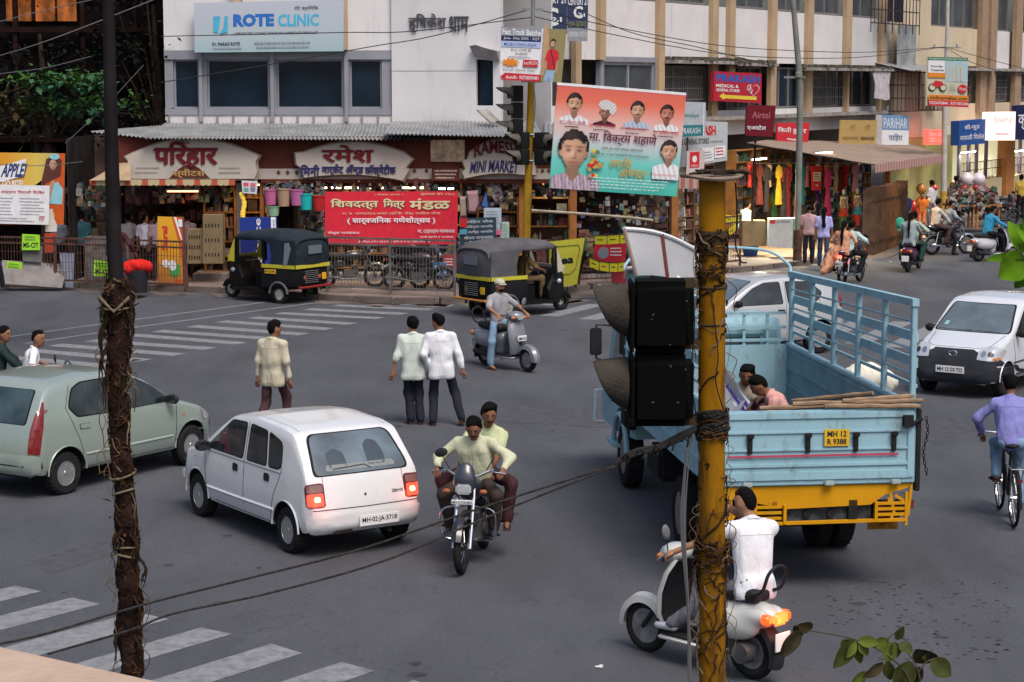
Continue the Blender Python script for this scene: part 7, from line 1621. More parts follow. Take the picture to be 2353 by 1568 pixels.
def motorcycle(lab,loc,hd,tank=(.012,.012,.016),far=False,plate=None,lamp_on=False,guard=True,lean=0,rearplate=None,group=None):
    t = thing('motorcycle',lab,'motorcycle',loc,hd,group); t.rotation_euler = (0,lean,hd); chrome = globals()['chrome'] if guard else dullc
    tm = M('bike_paint%d' % int(sum(tank)*1000),tank,.3,coat=.6)
    spoke_wheel(t,(0,.64,.30),.30,.085,cm=chrome); spoke_wheel(t,(0,-.62,.30),.30,.10,cm=chrome)
    fender(t,(0,.64,.30),.335,.13,20,160,chrome if guard == 2 else tm); fender(t,(0,-.62,.30),.345,.16,10,175,tm)
    tubes(t,'fork',[[(sx*.09,.66,.28),(sx*.09,.42,.80),(sx*.08,.36,.95)] for sx in (-1,1)],.019,chrome)
    tubes(t,'handlebar',[curve_pts([(-.36,.18,1.04),(-.26,.26,1.06),(-.1,.34,1.0),(0,.35,.99),(.1,.34,1.0),(.26,.26,1.06),(.36,.18,1.04)],4)],.014,chrome)
    tubes(t,'grip',[[(sx*.27,.25,1.06),(sx*.38,.17,1.04)] for sx in (-1,1)],.02,plast); tubes(t,'lever',[[(sx*.24,.29,1.06),(sx*.30,.31,1.05),(sx*.40,.26,1.03)] for sx in (-1,1)],.007,chrome)
    solid('fuel_tank',[('e',(0,.12,.82),(.13,.27,.12)),('e',(0,-.02,.78),(.10,.2,.09))],tm,t,h=.03,k=.05)
    solid('seat',[('c',(0,-.15,.79),(0,-.68,.84),.085,.085),('c',(-.06,-.2,.79),(-.06,-.62,.83),.07,.07),('c',(.06,-.2,.79),(.06,-.62,.83),.07,.07)],plast,t,h=.03,k=.04)
    solid('headlamp_fairing',[('e',(0,.47,.97),(.13,.08,.15)),('e',(0,.44,1.08),(.10,.05,.10))],M('fairing_dark',(.03,.035,.05),.3,coat=.5),t,h=.025,k=.04)
    rbox(t,'headlamp',(0,.545,.90),(.17,.03,.11),headl,.02)
    for sx in (-1,1):
        m = MB(); m.ball((sx*.20,.46,.86),(.045,.035,.028),8,6); m.build('indicator',M('indicator_dull',(.28,.09,.03),.3),t); m = MB(); m.ball((sx*.16,-.84,.74),(.04,.03,.028),8,6); m.build('indicator',M('indicator_dull'),t)
    tubes(t,'frame',[[(0,.34,.92),(0,.2,.55),(0,.15,.3)],[(0,.34,.9),(0,0,.7),(0,-.4,.68),(0,-.7,.78)],[(0,.15,.3),(0,-.25,.28),(0,-.3,.66)],[(-.08,-.25,.3),(-.08,-.62,.3)],[(.08,-.25,.3),(.08,-.62,.3)]],.018,plast)
    m = MB(); m.box((0,.02,.36),(.22,.34,.2)); 
    for k in range(6): m.box((0,.14,.46+k*.022),(.19,.17,.01))
    m.lathe([(0,-.13),(.09,-.13),(.09,.13),(0,.13)],(0,-.08,.36),'X',14); m.build('engine',M('engine_metal',(.12,.12,.125),.45,metal=.6,var=.3,scale=9),t,0)
    rbox(t,'side_cover',(.0,-.28,.62),(.26,.28,.18),tm,.04)
    tubes(t,'exhaust',[curve_pts([(.12,.16,.44),(.13,.24,.3),(.14,.05,.24),(.15,-.3,.26)],4)],.02,chrome); m = MB(); m.tube([(.15,-.25,.27),(.16,-.8,.33)],[.035,.045],10); m.build('silencer',chrome,t)
    tubes(t,'shock',[[(sx*.13,-.58,.34),(sx*.12,-.48,.70)] for sx in (-1,1)],.025,chrome)
    tubes(t,'footrest',[[(-.3,.02,.30),(.3,.02,.30)],[(-.28,-.42,.36),(.28,-.42,.36)]],.014,plast)
    tubes(t,'grab_rail',[curve_pts([(-.11,-.5,.80),(-.13,-.78,.88),(0,-.86,.9),(.13,-.78,.88),(.11,-.5,.8)],4)],.012,chrome)
    if guard: tubes(t,'leg_guard',[curve_pts([(sx*.05,.25,.66),(sx*.28,.30,.62),(sx*.30,.30,.4),(sx*.25,.26,.30),(sx*.05,.2,.28)],4) for sx in (-1,1)],.012,chrome)
    rbox(t,'tail_lamp',(0,-.86,.76),(.13,.05,.08),M('lamp_red_lit',(.5,.02,.02),.3,emit=6.,ecol=(1,.05,.03)) if lamp_on else redlamp,.015)
    rbox(t,'rear_plate',(0,-.90,.58),(.2,.012,.12),platew,.004)
    if rearplate: txt_on(t,rearplate,(0,-.906,.58),.17,.06,-1,plateb)
    tubes(t,'mirror_stalk',[[(sx*.2,.29,1.06),(sx*.28,.27,1.2)] for sx in (-1,1)][0 if not far else 0:1 if not far else 2],.006,plast)
    m = MB(); m.ball((-.30 if False else .30,.27,1.24),(.075,.02,.05),12,8,Matrix.Rotation(.3,3,'Y')); o = m.build('mirror',plast,t)
    if not far: o.location = (0,0,0); tubes(t,'mirror_stalk',[[(.2,.29,1.06),(.29,.27,1.22)]],.006,plast)
    if plate: rbox(t,'front_plate',(0,.60,.77),(.24,.012,.05),platew,.004); txt_on(t,plate,(0,.606,.77),.21,.03,1,plateb)
    return t
def scooter(lab,loc,hd,col,apron=None,R=.225,loop=True,lamp_on=False,plate=None,rearplate=True,rimd=True,style=0,mirror=True):
    t = thing('scooter',lab,'scooter',loc,hd); pm = M('scooter_paint%d' % int(sum(col)*1000),col,.3,coat=.6,metal=.1); ap = pm if apron is None else M('apron%d' % int(sum(apron)*1000),apron,.45)
    spoke_wheel(t,(0,.63,R),R,.10,solidrim=True); spoke_wheel(t,(0,-.60,R),R,.11,solidrim=True)
    fender(t,(0,.63,R),R+.05,.17,-5,150,pm,drop=.45)
    # leg shield, a curved sheet leaning back
    rg = []
    for z,y,w in ((.30,.40,.16),(.45,.44,.20),(.65,.42,.215),(.82,.37,.19),(.95,.31,.12)): rg.append([(w*math.sin(a),y-.10*(1-math.cos(a))-.02,z) for a in [rad(-75)+rad(150)*k/10 for k in range(11)]]+[(w*.93*math.sin(a),y-.10*(1-math.cos(a))-.06,z) for a in [rad(75)-rad(150)*k/10 for k in range(11)]])
    m = MB(); m.loft(rg); m.build('leg_shield',pm,t)
    m = MB(); rg = []
    for z,y,w in ((.31,.325,.155),(.45,.362,.195),(.65,.342,.21),(.82,.293,.18),(.93,.245,.12)): rg.append([(w*math.sin(a),y-.10*(1-math.cos(a))-.004,z) for a in [rad(-72)+rad(144)*k/10 for k in range(11)]])
    m.loft(rg,cap=False,open_ring=True); m.build('inner_panel',ap if apron is not None else plast,t)
    solid('handlebar_cowl',[('e',(0,.27,1.0),(.17,.12,.085)),('e',(0,.34,.98),(.10,.08,.08))],pm,t,h=.025,k=.05)
    rbox(t,'headlamp',(0,.405,.985),(.16,.04,.09),headl,.03)
    for sx in (-1,1): m = MB(); m.ball((sx*.125,.36,.97),(.05,.04,.028),8,6); m.build('indicator',amber,t)
    tubes(t,'grip',[[(sx*.15,.22,1.0),(sx*.35,.14,1.0)] for sx in (-1,1)],.019,plast); tubes(t,'lever',[[(sx*.18,.28,1.0),(sx*.36,.20,.99)] for sx in (-1,1)],.007,chrome)
    tubes(t,'fork',[[(0,.38,.62),(0,.50,.42)],[(-.07,.5,.42),(-.07,.63,R)]],.022,plast)
    rbox(t,'floorboard',(0,.10,.27),(.34,.46,.05),plast,.02); rbox(t,'floor_trim',(0,.10,.235),(.38,.5,.035),pm,.015)
    solid('body_shell',[('e',(0,-.38,.52),(.19,.40,.17)),('e',(0,-.58,.60),(.15,.30,.12)),('c',(0,-.12,.32),(0,-.10,.55),.12,.13)],pm,t,h=.028,k=.06)
    for sx in (-1,1): solid('side_panel',[('e',(sx*.115,-.42,.50),(.11,.34,.15)),('e',(sx*.10,-.7,.60),(.08,.18,.08))],pm,t,h=.028,k=.05)
    solid('seat',[('c',(-.06,-.10,.74),(-.06,-.66,.765),.075,.07),('c',(.06,-.10,.74),(.06,-.66,.765),.075,.07)],plast,t,h=.028,k=.04)
    m = MB(); m.box((.0,-.45,.26),(.16,.5,.14)); m.lathe([(0,-.12),(.09,-.12),(.1,.0),(0,.12)],(-.06,-.6,.26),'X',14); m.build('engine',M('engine_metal',(.1,.1,.1),.5),t,30); m = MB(); m.tube([(.14,-.3,.22),(.15,-.75,.28)],[.04,.05],9); m.build('silencer',plast,t)
    if loop: tubes(t,'back_rest',[curve_pts([(-.11,-.66,.78),(-.13,-.80,.84),(-.12,-.86,1.0),(0,-.87,1.06),(.12,-.86,1.0),(.13,-.80,.84),(.11,-.66,.78)],4)],.016,plast)
    rbox(t,'tail_lamp',(0,-.90,.60),(.20,.06,.12),M('lamp_orange_lit',(.6,.06,.02),.3,emit=3,ecol=(1,.10,.015)) if lamp_on else redlamp,.03)
    for sx in (-1,1): rbox(t,'indicator',(sx*.13,-.85,.60),(.08,.10,.09),M('lamp_orange_dim',(.50,.10,.02),.3,emit=1.0,ecol=(1,.08,.01)) if lamp_on else amber,.02)
    if lamp_on:
        ld = bpy.data.lights.new('tail_light','POINT'); ld.energy = 1.6; ld.color = (1,.2,.06); ld.shadow_soft_size = .05; lo = bpy.data.objects.new('tail_light',ld); COL.objects.link(lo); lo.parent = t; lo.location = (0,-1.0,.58)
    fender(t,(0,-.60,R),R+.06,.18,60,200,plast)
    if rearplate: rbox(t,'rear_plate',(0,-.93,.40),(.20,.015,.16),platew,.004)
    if plate: rbox(t,'front_plate',(0,.465,.60),(.20,.02,.10),platew,.004); txt_on(t,plate,(0,.477,.60),.17,.05,1,plateb)
    if mirror: tubes(t,'mirror_stalk',[[(-.17,.24,1.02),(-.24,.20,1.17)]],.006,plast); m = MB(); m.ball((-.26,.19,1.23),(.05,.018,.075),12,8,Matrix.Rotation(-.4,3,'Y')); m.build('mirror',M('mirror_back',(.14,.14,.15),.4),t)
    tubes(t,'stand',[[(-.1,-.2,.2),(-.14,-.32,.1)]],.012,chrome)
    return t
def place2(r_,f_): d = (f_-r_); d.z = 0; return (r_+f_)/2,heading(d.x,d.y)
c1,h1 = place2(G(1110,1262),G(1065,1315)); motorcycle('black motorcycle with two men riding straight towards the camera',(c1.x,c1.y,0),h1,plate='MH-12-CQ-4810')
c2,h2 = place2(G(1112,838),G(1216,856)); scooter('grey scooter ridden by a man in a pale cap',(c2.x,c2.y,0),h2,(.15,.155,.18),plate='MH12')
h3 = heading(-.70,.71); _r = G(1728,1560); c3 = _r+Vector((-.70,.71,0)).normalized()*.60; scooter('white scooter with glowing orange tail lamp beside the thick yellow pole',(c3.x,c3.y,0),h3,(.50,.50,.47),apron=(.02,.018,.02),lamp_on=True,R=.25)
_n3 = bpy.data.objects['scooter.001']
c4 = Vector((-6.95,29.6,0)); h4 = heading(.97,.22); motorcycle('motorcycle carrying two men behind the silver green car',c4,h4,far=True)
c5,h5 = place2(G(1925,668),G(1990,640)); c5 = G(1955,652); h5 = heading(.50,.86); motorcycle('motorcycle with glowing tail lamp carrying a woman in orange',(c5.x,c5.y,0),h5,far=True,lamp_on=True,rearplate='MH12')
c6 = G(2098,622); h6 = heading(.42,.90); scooter('dark purple scooter carrying two people past the plank fence',(c6.x,c6.y,0),h6,(.06,.02,.05),loop=False,mirror=False)
c7 = G(2180,585); h7 = heading(.90,.40); motorcycle('motorcycle carrying two men, with long chrome exhaust, behind the purple scooter',(c7.x,c7.y,0),h7,far=True,guard=2)
c8 = G(2285,600); h8 = heading(.86,.42); scooter('silver scooter ridden by a person in blue at the right',(c8.x,c8.y,0),h8,(.40,.40,.44),loop=False,mirror=False)
# parked two-wheelers: along the far right kerb and behind the railing
for k,(x,y,a,tk,lab) in enumerate([(2300,520,35,(.02,.02,.03),'parked black motorcycle, nearest the silver scooter'),(2330,508,30,(.10,.01,.015),'parked dark red motorcycle in the row at far right'),(2368,500,28,(.03,.03,.05),'parked motorcycle cut off by the right edge')]):
    p = G(x,y); motorcycle(lab,(p.x,p.y,0),rad(a-90),tk,far=True,guard=False)
for x,y,a,tk,lab in [(800,676,-78,(.02,.02,.022),'black motorcycle parked left behind the railing under the red banner'),(960,682,-100,(.025,.022,.02),'black motorcycle parked in the middle behind the same railing'),(1015,676,-60,(.03,.03,.04),'black motorcycle parked by the small red poster'),]:
    p = GP(x,y-9); motorcycle(lab,(p.x,p.y+.5,.12),rad(a),tk,far=True,guard=False)
# bicycle
cb0,hb0 = G(2312,1190),heading(.076,.997)
bt = thing('bicycle','black bicycle ridden away from the camera at the right','bicycle',(cb0.x,cb0.y,0),hb0)
spoke_wheel(bt,(0,.53,.34),.34,.04,22,rimr=.9); spoke_wheel(bt,(0,-.53,.34),.34,.04,22,rimr=.9)
tubes(bt,'frame',[[(0,.38,.85),(0,-.05,.30)],[(0,.36,.80),(0,-.18,.80)],[(0,-.05,.30),(0,-.20,.90)],[(0,-.05,.30),(0,-.53,.34)],[(0,-.18,.78),(0,-.53,.34)],[(0,.40,.92),(0,.43,.65),(0,.53,.34)]],.016,plast)
tubes(bt,'handlebar',[curve_pts([(-.30,.12,.98),(-.26,.30,1.0),(0,.38,.97),(.26,.30,1.0),(.30,.12,.98)],5)],.012,chrome)
solid('saddle',[('e',(0,-.24,.93),(.10,.14,.04)),('c',(0,-.2,.93),(0,-.02,.93),.04,.025)],plast,bt,h=.02,k=.03)
fender(bt,(0,-.53,.34),.37,.06,20,190,plast); fender(bt,(0,.53,.34),.37,.06,10,150,plast); tubes(bt,'rack',[[(-.07,-.25,.72),(-.07,-.7,.72)],[(.07,-.25,.72),(.07,-.7,.72)],[(-.07,-.7,.72),(.07,-.7,.72)],[(-.07,-.66,.72),(-.05,-.53,.34)],[(.07,-.66,.72),(.05,-.53,.34)]],.008,steel)
m = MB(); m.lathe([(.085,-.006),(.1,0),(.085,.006)],(.05,-.05,.30),'X',20); m.bar((.06,-.05,.30),(.08,-.05,.14),.015,.02); m.bar((-.06,-.05,.30),(-.08,-.05,.46),.015,.02); m.box((.13,-.05,.14),(.09,.08,.02)); m.box((-.13,-.05,.46),(.09,.08,.02)); m.build('crank',chrome,bt)
m = MB(); m.box((0,-.9,.62),(.05,.01,.04)); m.build('reflector',redlamp,bt)

# ---- autorickshaws
canv = M('rick_canvas',(.018,.026,.034),.75,var=.2,scale=3,bump=.3,bscale=12); canv2 = M('rick_canvas_grey',(.085,.085,.092),.85,var=.2,scale=3,bump=.3,bscale=12); rby = M('rick_yellow',(.45,.40,.04),.5); rblk = M('rick_black',(.008,.008,.009),.5); clearpl = M('cloudy_plastic',(.12,.14,.17),.25)
def rickshaw(lab,loc,hd,top,driver=False,plate_side=True,cab_yellow=True):
    t = thing('autorickshaw',lab,'autorickshaw',loc,hd)
    # tub: rear body box tapering forward to the cowl   (local +y = forward, rear axle at y=0)
    def ring(y,w,z0,z1,r=.08): return [(-w+r,y,z0),(w-r,y,z0),(w,y,z0+r),(w,y,z1-r),(w-r*.6,y,z1),(-w+r*.6,y,z1),(-w,y,z1-r),(-w,y,z0+r)]
    m = MB(); m.loft([ring(-.52,.56,.42,.80),ring(-.48,.62,.36,.88),ring(-.3,.645,.34,.90),ring(.35,.65,.32,.90),ring(.50,.65,.30,.88)]); m.build('tub',rblk,t)
    m = MB(); m.mm((-.62,.45,.26),(.62,1.45,.33)); m.build('floor',rblk,t)
    m = MB(); m.loft([ring(1.22,.50,.28,.60),ring(1.45,.42,.26,.95),ring(1.62,.30,.24,1.02),ring(1.80,.20,.24,.98),ring(1.95,.12,.30,.85,.05)]); m.build('front_cowl',rblk,t)
    m = MB(); m.mm((-.655,-.50,.845),(-.64,.5,.93)); m.mm((.64,-.50,.845),(.655,.5,.93)); m.mm((-.64,-.545,.845),(.64,-.525,.93)); m.build('yellow_band',rby,t,0)
    # hood: arched canvas from windscreen to the tail
    rg = []
    for y,zr,w,ze in ((1.42,1.60,.50,1.50),(1.30,1.66,.56,1.50),(.9,1.71,.62,1.50),(.4,1.73,.645,1.50),(0,1.72,.65,1.49),(-.35,1.66,.64,1.45),(-.55,1.55,.60,1.35)):
        pr = [(-w,ze),(-w*.97,ze+(zr-ze)*.45),(-w*.85,ze+(zr-ze)*.78),(-w*.5,ze+(zr-ze)*.96),(0,zr),(w*.5,ze+(zr-ze)*.96),(w*.85,ze+(zr-ze)*.78),(w*.97,ze+(zr-ze)*.45),(w,ze)]
        rg.append([(x,y+.01*math.sin(i*3),z+.006*math.sin(i*5+y*9)) for i,(x,z) in enumerate(pr)]+[(x*.96,y,z-.03) for x,z in pr[::-1]])
    m = MB(); m.loft(rg); m.build('canopy',top,t,50)
    # tail curtain and rear side curtains
    rg = []
    for z,w,y in ((.92,.63,-.55),(1.15,.635,-.585),(1.35,.62,-.575),(1.5,.58,-.53)): rg.append([(w*k,y+.05*abs(k)**3,z) for k in (-1,-.8,-.5,0,.5,.8,1)])
    m = MB(); m.loft(rg,cap=False,open_ring=True); m.loft([[(x,y+.02,z) for x,y,z in q] for q in rg],cap=False,open_ring=True); m.build('rear_curtain',top,t)
    m = MB(); m.box((0,-.605,1.28),(.5,.012,.2)); m.build('rear_window',clearpl,t,0)
    for sx in (-1,1):
        m = MB(); q = [(-.52,.92),(.22,.92),(.20,1.15),(.26,1.40),(.42,1.52),(-.50,1.50)]; m.prism(q,sx*.635,sx*.648,'X'); m.build('side_curtain',top if sx < 0 else top,t,0)
        for c_ in ((sx*.60,.46,1.2),(sx*.52,1.32,1.2),(sx*.5,1.41,1.22)): m = MB(); m.box(c_,(.035,.04,.62)); m.build('door_post',rblk,t,0)
        m = MB(); m.lathe([(.045,0),(.052,.02),(0,.025)],(sx*.28,-.53,.62),'Y',12); m.build('tail_lamp',M('rick_lamp',(.40,.09,.03),.3),t)
        m = MB(); m.ball((sx*.36,1.62,.72),(.06,.07,.06),10,7); m.build('head_lamp',headl if sx < 0 else headl,t)
        make_wheel('wheel',t,(sx*.56,0,.22),.22,.11,sx,4,M('rick_rim',(.26,.26,.23),.6,var=.4,scale=9))
        m = MB(); m.tube([(sx*.64,.27*math.cos(a),.24+.27*math.sin(a)) for a in [math.pi*k/12 for k in range(13)]],.03,6); m.build('wheel_arch',M('rick_grey',(.10,.10,.11),.6),t)
    make_wheel('wheel',t,(0,1.98-.02,.21),.21,.10,-1,4,M('rick_rim')); fender(t,(0,1.96,.21),.27,.17,10,165,rblk,drop=.5); tubes(t,'fork',[[(.08,1.96,.22),(.06,1.75,.6)],[(-.08,1.96,.22),(-.06,1.75,.6)]],.02,rblk)
    m = MB(); m.add([(-.50,1.46,.98),(.50,1.46,.98),(.45,1.40,1.54),(-.45,1.40,1.54)],[(0,1,2,3)]); m.build('windscreen',M('rick_glass',(.03,.035,.04),.08,ior=1.5,alpha=.45),t,0)
    m = MB(); m.prism([(1.46,.93),(1.64,.96),(1.52,1.30),(1.42,1.50)],-.53,-.50,'X'); m.prism([(1.46,.93),(1.64,.96),(1.52,1.30),(1.42,1.50)],.50,.53,'X'); m.mm((-.53,1.60,.93),(.53,1.64,1.08)); m.build('screen_surround',rby if cab_yellow else M('rick_cream',(.40,.38,.30),.5),t,0)
    rbox(t,'passenger_seat',(0,.05,.96-.02),(1.15,.46,.14),M('rexine',(.03,.025,.022),.5),.04); rbox(t,'seat_back',(0,-.28,1.15),(1.15,.12,.45),M('rexine'),.04); rbox(t,'driver_seat',(0,.86,.70),(.5,.32,.1),M('rexine'),.03); rbox(t,'seat_box',(0,.86,.48),(.5,.34,.32),rblk,.02)
    tubes(t,'handlebar',[[(-.3,1.25,.95),(.3,1.25,.95)],[(0,1.27,.95),(0,1.5,.5)]],.016,steel)
    m = MB(); m.tube([(-.62,-.62,.40),(.62,-.62,.40)],.028,8); m.tube([(-.5,-.62,.4),(-.5,-.5,.42)],.02,6); m.tube([(.5,-.62,.4),(.5,-.5,.42)],.02,6); m.build('rear_bumper',M('bumper_red' if plate_side else 'bumper_orange',(.22,.02,.02) if plate_side else (.35,.16,.04),.5),t)
    rbox(t,'rear_plate',(.40,-.56,.62),(.16,.012,.16),platey if not plate_side else platey,.004)
    m = MB()
    for k in range(7): m.box((-.05,-.545,.50+k*.045),(.5,.008,.015))
    m.build('louvre',steel,t,0)
    if plate_side:
        for sx in (-1,): rbox(t,'side_plate',(sx*.665,.22,.76),(.01,.34,.10),platey,.003); v_,f_,d_ = text_mesh('MH 12 Q 4703',.03); m = MB(); m.add([(sx*.672,.22-(a-.5)*.3,.76+(b-.5)*.06) for a,b in v_],f_); m.build('plate_text',plateb,t,0)
        m = MB(); m.prism([(-.40,1.30),(-.28,.93),(-.18,.93),(-.22,1.44),(-.34,1.47)],-.652,-.665,'X'); m.build('curtain_flap',M('flap_grey',(.16,.18,.21),.6),t,0)
    return t
fv = Vector((-.84,.54,0)).normalized(); rv = Vector((fv.y,-fv.x,0)); ax = G(645,698)+rv*.56
rickshaw('black and yellow autorickshaw parked facing left before the blue board',(ax.x,ax.y,0),heading(fv.x,fv.y),canv)
fv = Vector((.80,.60,0)).normalized(); ax2 = G(1290,712)-fv*1.98
RK2 = (ax2,heading(fv.x,fv.y)); rickshaw('autorickshaw with grey hood driving right behind the capped scooter rider',(ax2.x,ax2.y,0),RK2[1],canv2,plate_side=False,cab_yellow=False)
# ================================================================ PEOPLE
def ik(a,c,l1,l2,pole):
    a,c = Vector(a),Vector(c); d = c-a; L = min(d.length,(l1+l2)*.999); d = d.normalized(); x = (l1*l1-l2*l2+L*L)/(2*L); h = math.sqrt(max(l1*l1-x*x,0)); p = Vector(pole); p = p-d*p.dot(d)
    if p.length < 1e-4: p = Vector((0,1,0))-d*d.y
    return a+d*x+p.normalized()*h,a+d*L
skins = {'brown': (.24,.115,.07),'dark': (.21,.10,.062),'light': (.32,.165,.10),'tan': (.28,.14,.085)}
def cloth(n,c=(.5,.5,.5),var=.12,stripes=None):
    m = M(n,c,.9,var=var,scale=5,bump=.42,bscale=6.5,bst=(1.7,1.7,.55))
    if stripes and not m.get('st'):
        m['st'] = 1; nn = m.node_tree.nodes; l = m.node_tree.links; tc = nn.new('ShaderNodeTexCoord'); w = nn.new('ShaderNodeTexWave'); w.inputs['Scale'].default_value = stripes[1]; w.inputs['Distortion'].default_value = .8; w.bands_direction = stripes[2]; l.new(tc.outputs['Object'],w.inputs[0])
        r = nn.new('ShaderNodeMapRange'); r.inputs[1].default_value = .62; r.inputs[2].default_value = .8; l.new(w.outputs['Fac'],r.inputs[0]); mx = nn.new('ShaderNodeMix'); mx.data_type = 'RGBA'; l.new(r.outputs[0],mx.inputs[0])
        b = nn['Principled BSDF']; l.new(b.inputs['Base Color'].links[0].from_socket,mx.inputs[6]); mx.inputs[7].default_value = (*stripes[0],1); l.new(mx.outputs[2],b.inputs['Base Color'])
    return m
hairm = M('hair',(.004,.003,.003),.8,bump=1.,bscale=45)
_pc = [0]
def person(lab,loc,hd,shirt,trous,pelvis=(0,0,.92),lean=0.,side=0.,hands=None,feet=None,h=1.68,skin='brown',hair='short',sleeve='short',head=(0,0),kneep=(0,1,.2),elbp=None,must=False,hem=.0,res=.02,shoe=(.03,.02,.02),extra=None,dress=None,twist=0.,cap=None,grip=(0,0),fit=.95,group=None,sandal=False,beard=False):
    """pose in metres in the person's own frame: +y is where they face; hands/feet are (left, right) targets"""
    _pc[0] += 1; t = thing('person',lab,'person',loc,hd,group); k = h/1.68; sk = M('skin_'+skin,skins[skin],.55,var=.08,scale=6)
    pv = Vector(pelvis); R = Matrix.Rotation(-lean,3,'X') @ Matrix.Rotation(side,3,'Y') @ Matrix.Rotation(twist,3,'Z'); U = lambda x,y,z: pv+R @ (Vector((x,y,z))*k)
    ch = U(0,.01,.30); shl,shr = U(-.185,0,.455),U(.185,0,.455); nk = U(0,0,.50); hdp = U(0,.03,.665)
    yaw,pit = head; HR = (Matrix.Rotation(-lean*.35,3,'X') @ Matrix.Rotation(yaw,3,'Z') @ Matrix.Rotation(-pit,3,'X'))
    hdp = nk+HR @ Vector((0,.035,.155))*k
    if hands is None: hands = (tuple(U(-.25,.03,-.10)),tuple(U(.25,.03,-.10)))
    if feet is None: feet = ((-.10,0,.08),(.10,0,.08))
    ep = elbp or ((-.6,-.6,-.4),(.6,-.6,-.4)); ell,hl = ik(shl,hands[0],.28*k,.25*k,ep[0]); elr,hr = ik(shr,hands[1],.28*k,.25*k,ep[1])
    hpl,hpr = U(-.09,0,-.02),U(.09,0,-.02); kp = kneep if isinstance(kneep[0],tuple) else (kneep,kneep)
    knl,fl = ik(hpl,feet[0],.43*k,.42*k,kp[0]); knr,fr = ik(hpr,feet[1],.43*k,.42*k,kp[1])
    # body, one surface: head with nose and ears, neck, torso, arms, legs; fingers rooted in the palm
    ex = lambda x,y,z: tuple(hdp+HR @ Vector((x,y,z))*k); HA = np.array(HR)
    pr = [('e',ex(0,0,.012),(.080*k,.097*k,.110*k),HA),('e',ex(0,.032,-.052),(.058*k,.062*k,.066*k),HA),('e',ex(0,.098,-.012),(.013*k,.02*k,.022*k),HA),('e',ex(-.077,0,-.01),(.012*k,.02*k,.03*k),HA),('e',ex(.077,0,-.01),(.012*k,.02*k,.03*k),HA),
          ('c',tuple(nk-R @ Vector((0,0,.05))*k),ex(0,-.01,-.06),.053*k,.05*k),('c',tuple(shl),tuple(shr),.045*k,.045*k),('c',tuple(ch),tuple(pv),.08*k,.08*k)]
    fm = MB(); grips = grip
    for s_,sh_,el_,ha_ in ((-1,shl,ell,hl),(1,shr,elr,hr)):
        d = (ha_-el_).normalized(); pr += [('c',tuple(sh_),tuple(el_),.036*k if True else 0,.036*k),('c',tuple(el_),tuple(ha_-d*.02),.038*k,.026*k)]
        pal = ha_+d*.045*k; pr.append(('c',tuple(ha_),tuple(ha_+d*.07*k),.026*k,.03*k))
        dn = Vector((0,0,-1)) if abs(d.z) < .8 else Vector((0,1,0))*1.0; q = d.cross(dn).normalized(); pn = q.cross(d).normalized()*(1 if True else -1); g = grips[0 if s_ < 0 else 1]; c0,c1 = (.35,.5) if not g else (1.1,2.2)
        for i in range(4):
            L_ = (.072,.082,.078,.062)[i]*k; b = ha_+d*.08*k+q*(i-1.5)*.019*k; a1 = c0*.5; p1 = b+(d*math.cos(a1)-pn*-1*math.sin(a1))*L_*.45; a2 = a1+c0*.5; p2 = p1+(d*math.cos(a2)+pn*math.sin(a2))*L_*.33; a3 = a2+c1*.5; p3 = p2+(d*math.cos(a3)+pn*math.sin(a3))*L_*.25
            fm.tube([b-d*.02*k,p1,p2,p3],[.0105*k,.0095*k,.0085*k,.007*k],6)
        th = q*(-s_ if True else s_); b = ha_+d*.03*k+th*.022*k; fm.tube([b,b+(d*.6+th*.7+pn*.1).normalized()*.035*k,b+(d*.9+th*.6+pn*.3).normalized()*.062*k],[.013*k,.0115*k,.008*k],6)
    for hp_,kn_,fo_ in ((hpl,knl,fl),(hpr,knr,fr)): pr += [('c',tuple(hp_),tuple(kn_),.075*k,.052*k),('c',tuple(kn_),tuple(fo_),.05*k,.035*k)]
    bo = solid('body',pr,sk,t,h=res,k=.02,extra=fm)
    # hair
    def hsolid(pr_,cuts,nm='hair',mt=hairm,kk=.02,wr=.004): return solid(nm,pr_,mt,t,h=min(res,.018),k=kk,wrinkle=wr,cut=cuts,seed=_pc[0])
    fwd = HR @ Vector((0,1,0)); up = HR @ Vector((0,0,1))
    if cap: hair = None
    if hair == 'short': hsolid([('e',ex(0,-.012,.028),(.086*k,.103*k,.110*k),HA),('e',ex(.025,.045,.092),(.05*k,.045*k,.034*k),HA),('e',ex(-.04,.0,.1),(.045*k,.05*k,.026*k),HA)],[(ex(0,.046,.048),tuple((fwd*.84-up*.54).normalized()),.006),(ex(0,0,-.05),tuple((fwd*.45-up*.9).normalized()),.004)],wr=.008)
    elif hair == 'long': hsolid([('e',ex(0,-.015,.025),(.09*k,.105*k,.11*k),HA),('c',ex(0,-.07,0),tuple(U(0,-.13,.25)),.065*k,.05*k),('c',tuple(U(0,-.13,.25)),tuple(U(.02,-.15,.10)),.05*k,.02*k)],[(ex(0,.05,.02),tuple((fwd*.9-up*.42).normalized()))],kk=.05,wr=.006)
    elif hair == 'tail': hsolid([('e',ex(0,-.015,.025),(.086*k,.102*k,.107*k),HA),('c',ex(0,-.1,0),tuple(U(0,-.14,.33)),.035*k,.04*k),('c',tuple(U(0,-.14,.33)),tuple(U(.03,-.16,.05)),.04*k,.015*k)],[(ex(0,.05,.03),tuple((fwd*.9-up*.42).normalized()))],kk=.04)
